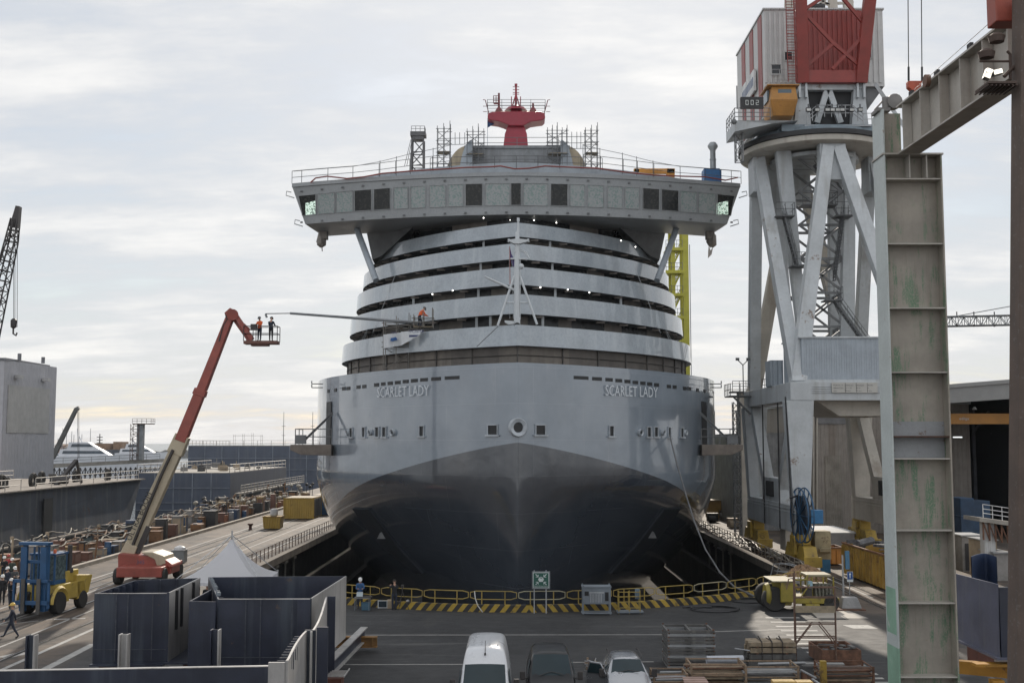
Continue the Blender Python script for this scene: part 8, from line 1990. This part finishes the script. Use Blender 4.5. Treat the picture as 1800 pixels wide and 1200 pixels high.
for k in range(9):
 px=598+k*9 if k<5 else 1250+k*7;Y=92+k;c=V((X0-DW+.35 if k<5 else X0+DW-.35,Y+3*k,0));m=MB();m.cyl(c+V((0,0,-8)),c+V((0,0,-.6)),.1,n=5);m.cbox(c+V((0,0,-.7)),.3,1.2,.2);tag(m.build('wall_pipe',M('pipe_dim',(.16,.15,.13),.6)),('left' if k<5 else 'right')+' dock wall standpipe rising from the dock floor','pipe',('left' if k<5 else 'right')+' dock wall standpipes')
Yt=150.0;at_=thing('yellow_stair_tower','tall yellow-green stair tower behind the right side of the ship','stair tower',(at(1196,700,Yt).x,Yt,0));yg=M('tower_yellow_green',(.44,.42,.05),.5,var=.12)
xa_,xb_=at(1184,500,Yt).x,at(1206,500,Yt).x;zt=at(1200,395,Yt).z
for x,w_ in((xa_,.5),(xb_,.75)):
 for y in(Yt,Yt+2.6):m=MB();m.box(x-w_/2,x+w_/2,y,y+.5,0,zt);m.build('column',yg,at_,smooth=0)
for k in range(13):
 z=2+k*3.05
 if z>zt:break
 m=MB();m.box(xa_-.9,xb_-.38,Yt-.4,Yt+2.9,z,z+.22);m.box(xa_-1.1,xb_-.38,Yt-.45,Yt-.38,z-.1,z+.3);m.build('landing',yg,at_,smooth=0)
 m=MB();stairs(m,(xa_-.4,Yt+.6,z+.2),(xb_-.7,Yt+.6,z+3.0));m.build('stair_flight',yg,at_,smooth=0)
 m=MB();railing(m,[(xa_-1.0,Yt-.3,z+.2),(xb_-.5,Yt-.3,z+.2)],1.1,(1,.5),.03,.7,4);m.build('landing_railing',scafg,at_)
m=MB();x=at(1213,500,Yt).x;m.cyl((x,Yt,0),(x,Yt,at(0,430,Yt).z),.05,n=4);m.build('guide_cable',scafg,at_)
lb_=thing('low_building','low grey building with a pale roof and a blue door seen between ship and crane','building',(at(1275,850,185).x,185,0));Yb=185.0;a,b_=at(1240,850,Yb),at(1315,806,Yb)
m=MB();m.box(a.x,b_.x+14,Yb,Yb+14,0,b_.z);m.build('wall',M('building_grey',(.25,.26,.27),.7,var=.15),lb_,smooth=0);m=MB();m.box(a.x-.3,b_.x+14.3,Yb-.5,Yb+14,b_.z+.003,b_.z+.8);m.build('roof',M('roof_pale',(.5,.48,.44),.7),lb_,smooth=0)
m=MB();p,q_=at(1278,900,Yb),at(1296,825,Yb);m.box(p.x,q_.x,Yb-.08,Yb-.003,0,q_.z);m.build('blue_door',M('door_blue',(.06,.16,.26),.6),lb_,smooth=0);m=MB();p,q_=at(1262,858,Yb),at(1276,836,Yb);m.box(p.x,q_.x,Yb-.1,Yb-.003,p.z,q_.z);o=m.build('window',glass('window_dark',(.03,.05,.06)),lb_,smooth=0);m=MB();m.box(p.x-.2,q_.x+.2,Yb-.14,Yb-.05,q_.z,q_.z+.25);m.box(p.x-.2,q_.x+.2,Yb-.14,Yb-.05,p.z-.25,p.z);m.build('frame',csheet,o,smooth=0)
r=thing('striped_barge','low blue-white vessel far behind the pale roof between ship and crane','vessel',(at(1270,800,380).x,380,-2));a,b_=at(1240,806,380),at(1330,797,380);m=MB();m.box(a.x,b_.x,380,392,-2.3,b_.z);m.build('hull',M('vessel_blue_grey',(.22,.26,.32),.6),r,smooth=0);m=MB();m.box(a.x+2,b_.x-4,382,390,b_.z,b_.z+1.4);m.build('deckhouse',yw,r,smooth=0)
p=atz(1247,912);r=thing('ochre_site_box','ochre site box at the dock edge right of the hull','box',p);m=MB();m.box(p.x,p.x+2.3,p.y,p.y+3,.1,2.4);m.build('box',M('site_ochre',(.34,.21,.07),.7,var=.2),r,smooth=0);m=MB();m.box(p.x-.2,p.x+2.5,p.y-.2,p.y+3.2,2.4,2.5);m.build('lid',roofm,r,smooth=0)
for k,(px,py,mt,lb)in enumerate(((1253,918,'dark','dark cable drum pile beside the ochre site box'),(1272,912,'grey','grey pump unit right of the ochre site box'),(1290,928,'tan','tan slatted crate near the crane rail'),(1262,905,'rust orange','rusty pallet box behind the cable drums'))):
 p=atz(px,py);m=MB();m.box(p.x-.6,p.x+.7,p.y,p.y+1.2,.1,1.1);m.box(p.x-.65,p.x+.75,p.y-.05,p.y+1.25,1.1,1.16);m.cyl(p+V((-.5,-.2,.45)),p+V((.3,-.2,.45)),.42,n=12);tag(m.build('quay_unit',ccol_[mt],smooth=0),lb,'unit')
for k,(px,py)in enumerate(((1263,893),(1270,894),(1276,895))):person(('leftmost of three workers standing far off by the blue door','middle of three workers standing far off by the blue door','rightmost of three workers standing far off by the blue door')[k],atz(px,py),R(30*k),('stand','stand2','stand')[k],('black','navy','black')[k],'navy','dark','workers by the blue door')
Ys=120.0;a,b_=at(1303,900,Ys),at(1318,690,Ys);st_=thing('service_tower','slim pale service tower with ladders beside the left crane leg','tower',(a.x,Ys,0))
m=MB();m.box(a.x,b_.x,Ys,Ys+1.4,0,b_.z);m.build('shaft',cb_,st_,smooth=0);m=MB();p,q_=at(1307,745,Ys),at(1316,727,Ys);m.box(p.x,q_.x,Ys-.05,Ys-.003,p.z,q_.z);m.build('window',M('pane_green_grey',(.12,.2,.19),.3),st_,smooth=0)
m=MB();lattice(m,(a.x-.4,Ys-.3,0),(a.x-.4,Ys-.3,b_.z-1),.7,.7,16,.05,.035);m.build('ladder_cage',scafg,st_);m=MB();m.box(a.x-.8,b_.x+.2,Ys-.6,Ys+1.5,b_.z,b_.z+.15);railing(m,[(a.x-.8,Ys-.6,b_.z+.1),(b_.x+.2,Ys-.6,b_.z+.1)],1.1,(1,.5),.035,.7);m.build('top_platform',scafg,st_)
Yh=128.0;a,b_=at(1335,900,Yh),at(1640,710,Yh);hl=thing('beige_hall','beige ribbed hall wall filling the space behind the crane legs','hall',(a.x,Yh,0));xc0=at(1418,800,Yh).x
m=MB();m.box(xc0,b_.x+4,Yh,Yh+40,0,b_.z);m.build('wall',csheetb,hl,smooth=0);m=MB();m.box(a.x,xc0-.003,Yh+4,Yh+40,0,at(1400,760,Yh).z);m.build('annex_wall',M('annex_grey',(.24,.245,.25),.6,corr=('x',.5,.05)),hl,smooth=0)
m=MB();m.box(xc0-.2,b_.x+4.2,Yh-.15,Yh+40,b_.z,b_.z+.3);m.build('roof_edge',cw,hl,smooth=0);m=MB();p,q_=at(1432,710,Yh),at(1490,660,Yh);m.box(p.x,q_.x,Yh-.1,Yh-.003,at(1432,745,Yh).z,b_.z-.1);m.build('upper_panel',M('panel_dim',(.17,.17,.175),.6),hl,smooth=0)
m=MB();p,q_=at(1452,912,Yh),at(1478,800,Yh);m.box(p.x,q_.x,Yh-.08,Yh-.003,0,q_.z);m.build('door',M('door_beige',(.27,.245,.21),.6,corr=('x',.25,.03)),hl,smooth=0);m=MB()
for px in(1430,1436):m.cyl(at(px,900,Yh-.3),at(px,720,Yh-.3),.12,n=6)
m.build('drain_pipe',cb_,hl)
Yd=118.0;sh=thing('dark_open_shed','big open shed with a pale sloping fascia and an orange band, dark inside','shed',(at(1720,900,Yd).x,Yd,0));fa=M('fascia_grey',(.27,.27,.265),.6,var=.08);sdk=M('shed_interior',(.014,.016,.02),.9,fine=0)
x0,x1=at(1655,800,Yd).x,at(1830,800,Yd).x
A_,B_,C_,D_=at(1655,683,Yd),at(1830,669,Yd),at(1830,697,Yd),at(1655,709,Yd)
m=MB();m.prism([A_,B_,C_,D_],(0,1.0,0));m.prism([A_+V((0,-.2,.4)),B_+V((0,-.2,.4)),B_+V((0,-.2,.003)),A_+V((0,-.2,.003))],(0,1.4,0));m.build('fascia',fa,sh,smooth=0)
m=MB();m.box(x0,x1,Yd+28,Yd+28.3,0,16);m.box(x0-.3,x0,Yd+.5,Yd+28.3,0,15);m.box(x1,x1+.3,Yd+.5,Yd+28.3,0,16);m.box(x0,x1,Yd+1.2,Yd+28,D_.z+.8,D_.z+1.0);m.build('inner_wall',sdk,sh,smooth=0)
m=MB();p,q_=at(1655,745,Yd+3),at(1830,726.5,Yd+3);m.box(p.x,q_.x,Yd+3,Yd+3.8,p.z,q_.z);bd=m.build('orange_girder',M('girder_orange',(.44,.20,.035),.5,var=.1,fine=.05),sh,smooth=0)
tm=text_mb('edilge',1,0,at(1703,0,Yd+3).x-at(1686.5,0,Yd+3).x);hm=max(v.z for v in tm.v);o=at(1686.5,737.5,Yd+2.97);tm.v=[V((o.x+v.x,Yd+2.97,o.z+v.z/hm*.27))for v in tm.v];tm.build('girder_lettering',M('sign_white_mark',(.6,.64,.64)),bd,smooth=0)
for k in range(5):
 m=MB();x=x0+1.5+k*2.2;m.box(x,x+.35,Yd+12,Yd+12.5,0,14);m.bar((x,Yd+12,11),(x+2,Yd+12,13.6),.2);m.build('inner_column',M('column_dim',(.05,.055,.065),.7),sh,smooth=0)
m=MB();c=at(1685,769,Yd+6);m.box(c.x-.5,c.x+.4,Yd+6,Yd+6.3,c.z,c.z+.12);m.build('strip_lamp',M('strip_lamp_lit',(1,1,1),.4,emit=((.95,1,1),1.2),fine=0),sh,smooth=0);m=MB();c=at(1713,719.5,Yd+2);m.lathe([(.25,0),(.12,.25),(.03,.3)],c,10);m.build('pendant_lamp',M('lamp_pale',(.4,.4,.4),.5),sh)
for k,(px0,px1,py0,py1,Y,mt,lb)in enumerate(((1690,1712,875,935,112,'cover_blue_dark','dark blue covered stack inside the open shed'),(1712,1740,880,925,116,'cover_blue_dark','second blue covered stack deeper in the open shed'))):
 a,b_=at(px0,py1,Y),at(px1,py0,Y);m=MB();m.box(a.x,b_.x,Y,Y+3,0,b_.z);m.box(a.x-.05,b_.x+.05,Y-.05,Y+3.05,b_.z*.6,b_.z*.63);tag(m.build('covered_stack',M(mt,(.03,.06,.11),.7),smooth=0,bevel=.05),lb,'stack')
Yw=84.0;wk_=thing('raised_walkway','pale raised walkway with white rails on a brown truss at far right','walkway',(at(1750,905,Yw).x,Yw,0));a,b_=at(1722,909,Yw),at(1830,924,Yw);m=MB();m.hexa([a-V((0,0,.3)),b_-V((0,0,.3)),b_+V((0,3,-.3)),a+V((0,3,-.3)),a,b_,b_+V((0,3,0)),a+V((0,3,0))]);m.build('deck',fdt,wk_,smooth=0)
m=MB();railing(m,[a+V((.3,.1,0)),b_+V((0,.1,0))],.95,(1,.66,.33),.03,.7);m.build('rail',M('white_rail',(.6,.6,.6),.4,fine=0),wk_);m=MB()
for k in range(7):c=a.lerp(b_,.08+k*.1);m.bar(c-V((0,-.3,.3)),c+V((0,.3,-1.6)),.1);m.bar(c-V((0,-.3,.3)),c+V((.45,.3,-1.6)),.08)
m.build('truss',rsty,wk_,smooth=0);m=MB();m.box(a.x+.5,a.x+1.3,Yw+.5,Yw+1.3,0,a.z-.3);m.build('pier',csheet,wk_,smooth=0)
for k,(px0,px1,py0,py1,Y,mt,lb)in enumerate(((1692,1728,942,978,90,'grey','grey flat-roofed cabin behind the blue curved panel'),(1727,1752,950,982,86,'tan','tan cabinet with small markings under the raised walkway'),(1748,1775,972,995,84,'grey','pale low plinth right of the tan cabinet'))):
 a,b_=at(px0,py1,Y),at(px1,py0,Y);r=thing('yard_cabin',lb,'cabin',(a.x,Y,0));m=MB();m.box(a.x,b_.x,Y,Y+2.5,0,b_.z);m.build('wall',ccol_[mt],r,smooth=0);m=MB();m.box(a.x-.1,b_.x+.1,Y-.1,Y+2.6,b_.z,b_.z+.1);m.build('roof',galv,r,smooth=0);m=MB();m.box(a.x+.2,a.x+.8,Y-.03,Y-.003,.1,b_.z*.8);m.build('door',ccol_['dark']if k==0 else ccol_['grey'],r,smooth=0)
bpm=M('blue_grey_plate',(.095,.10,.14),.5,var=.2,scale=.8,streak=((.16,.16,.17),.5,2),bump=.01,bscale=2);ybp=41.0
bp_=thing('steel_block','blue-grey slanted steel block on an orange stand, right of the stained column','steel block',(at(1720,1160,ybp).x,ybp,1.3))
P=[at(1650,1000,46),at(1755,1027,40.5),at(1758,1155,40.5),at(1650,1105,46)];m=MB();m.prism(P,(.05,.12,0));m.build('side_plate',bpm,bp_,smooth=0)
m=MB();e1,e0=P[1],P[2];m.hexa([e0+V((.055,.0,0)),e0+V((2.5,.3,0)),e0+V((2.5,.4,0)),e0+V((.055,.12,0)),V((e0.x+.055,e0.y,e1.z-.1)),V((e0.x+2.5,e0.y+.3,e1.z-.1)),V((e0.x+2.5,e0.y+.4,e1.z-.1)),V((e0.x+.055,e0.y+.12,e1.z-.1))]);m.build('end_plate',nv,bp_,smooth=0)
m=MB();m.prism([P[3]+V((-.15,-.1,0)),P[2]+V((-.15,-.1,0)),P[2]+V((2.4,.2,0)),P[3]+V((2.4,.2,0))],(0,0,-.08));m.build('base_flange',bpm,bp_,smooth=0)
cp=thing('curved_blue_panel','curved dark blue steel panel standing behind the slanted block','panel',at(1730,1040,52));m=MB();ps=[at(1708+44*u,980,52+1.5*math.sin(math.pi*u))for u in[k/10 for k in range(11)]];z1=at(1708,978,52).z;I=m.pts([V((p.x,p.y,1.2))for p in ps]);J=m.pts([V((p.x,p.y,z1))for p in ps]);K=m.pts([V((p.x,p.y+.1,z1))for p in ps]);L2=m.pts([V((p.x,p.y+.1,1.2))for p in ps])
for a,b_ in((I,J),(J,K),(K,L2),(L2,I)):
 for k in range(10):m.face((a[k],a[k+1],b_[k+1],b_[k]))
m.build('plate',M('panel_deep_blue',(.035,.055,.11),.45,var=.2),cp,smooth=30);m=MB();m.box(ps[0].x+.2,ps[10].x-.2,52.2,53.4,0,1.19);m.build('foot',rb,cp,smooth=0)
os_=thing('orange_stand','orange-yellow steel stand carrying the slanted blue-grey block','stand',(at(1745,1170,41).x,41,0));yo_=M('stand_orange',(.42,.21,.03),.5,var=.2,rust=((.12,.06,.03),.25,3));a,b_=at(1640,1140,42.5),at(1745,1160,40.8);zb_=b_.z
m=MB();m.bar(V((a.x,42.5,zb_-.45)),V((b_.x+1.5,40.8,zb_-.45)),.35,.45);m.build('beam',yo_,os_,smooth=0)
for x in(b_.x+.15,a.x):m=MB();m.box(x-.2,x+.2,40.7 if x>a.x else 42.3,41.1 if x>a.x else 42.7,0,zb_-.68);m.build('leg',yo_,os_,smooth=0)
m=MB();m.hexa([V((b_.x-.6,40.75,zb_-.22)),V((b_.x+1.6,40.75,zb_-.22)),V((b_.x+1.6,41.2,zb_-.22)),V((b_.x-.6,41.2,zb_-.22)),V((b_.x-.6,40.75,zb_-.12)),V((b_.x+1.6,40.75,zb_-.12)),V((b_.x+1.6,41.2,zb_-.12)),V((b_.x-.6,41.2,zb_-.12))]);m.build('top_plate',yo_,os_,smooth=0)
Yj=240.0;tj=thing('tower_crane','distant grey tower crane jib crossing the sky between column and pillar','crane',at(1600,900,Yj));m=MB();lattice(m,at(1580,567,Yj),at(1860,561,Yj),2.0,2.0,26,.14,.08);m.build('jib',M('jib_grey',(.16,.17,.18),.6),tj)
m=MB();m.cyl(at(1640,563,Yj),at(1860,523,Yj),.09,n=4);m.build('tie_bar',M('jib_grey',(.16,.17,.18),.6),tj);m=MB();lattice(m,V((at(1605,700,Yj).x,Yj,0)),at(1605,560,Yj),2.0,2.0,18,.15,.08);m.build('mast',M('jib_grey',(.16,.17,.18),.6),tj)
m=MB()
for px in(1682,1712,1748):c=at(px,556,Yj);m.cyl(c,c+V((0,0,1.0)),.12,n=5);m.ball(at(px,572,Yj-1),.3,4)
m.build('jib_lamp',ldark,tj)
hz=bpy.data.materials.new('haze_air');hz.use_nodes=True;tn=hz.node_tree;tn.nodes.remove(tn.nodes['Principled BSDF'])
pv=tn.nodes.new('ShaderNodeVolumePrincipled');pv.inputs['Color'].default_value=(.86,.91,.97,1);pv.inputs['Density'].default_value=.00006;pv.inputs['Anisotropy'].default_value=.0
tn.links.new(pv.outputs[0],tn.nodes['Material Output'].inputs['Volume'])
m=MB();m.box(-700,700,-60,1100,-11.5,75);m.build('haze',hz,smooth=0,kind='stuff')
sc.cycles.volume_bounces=0
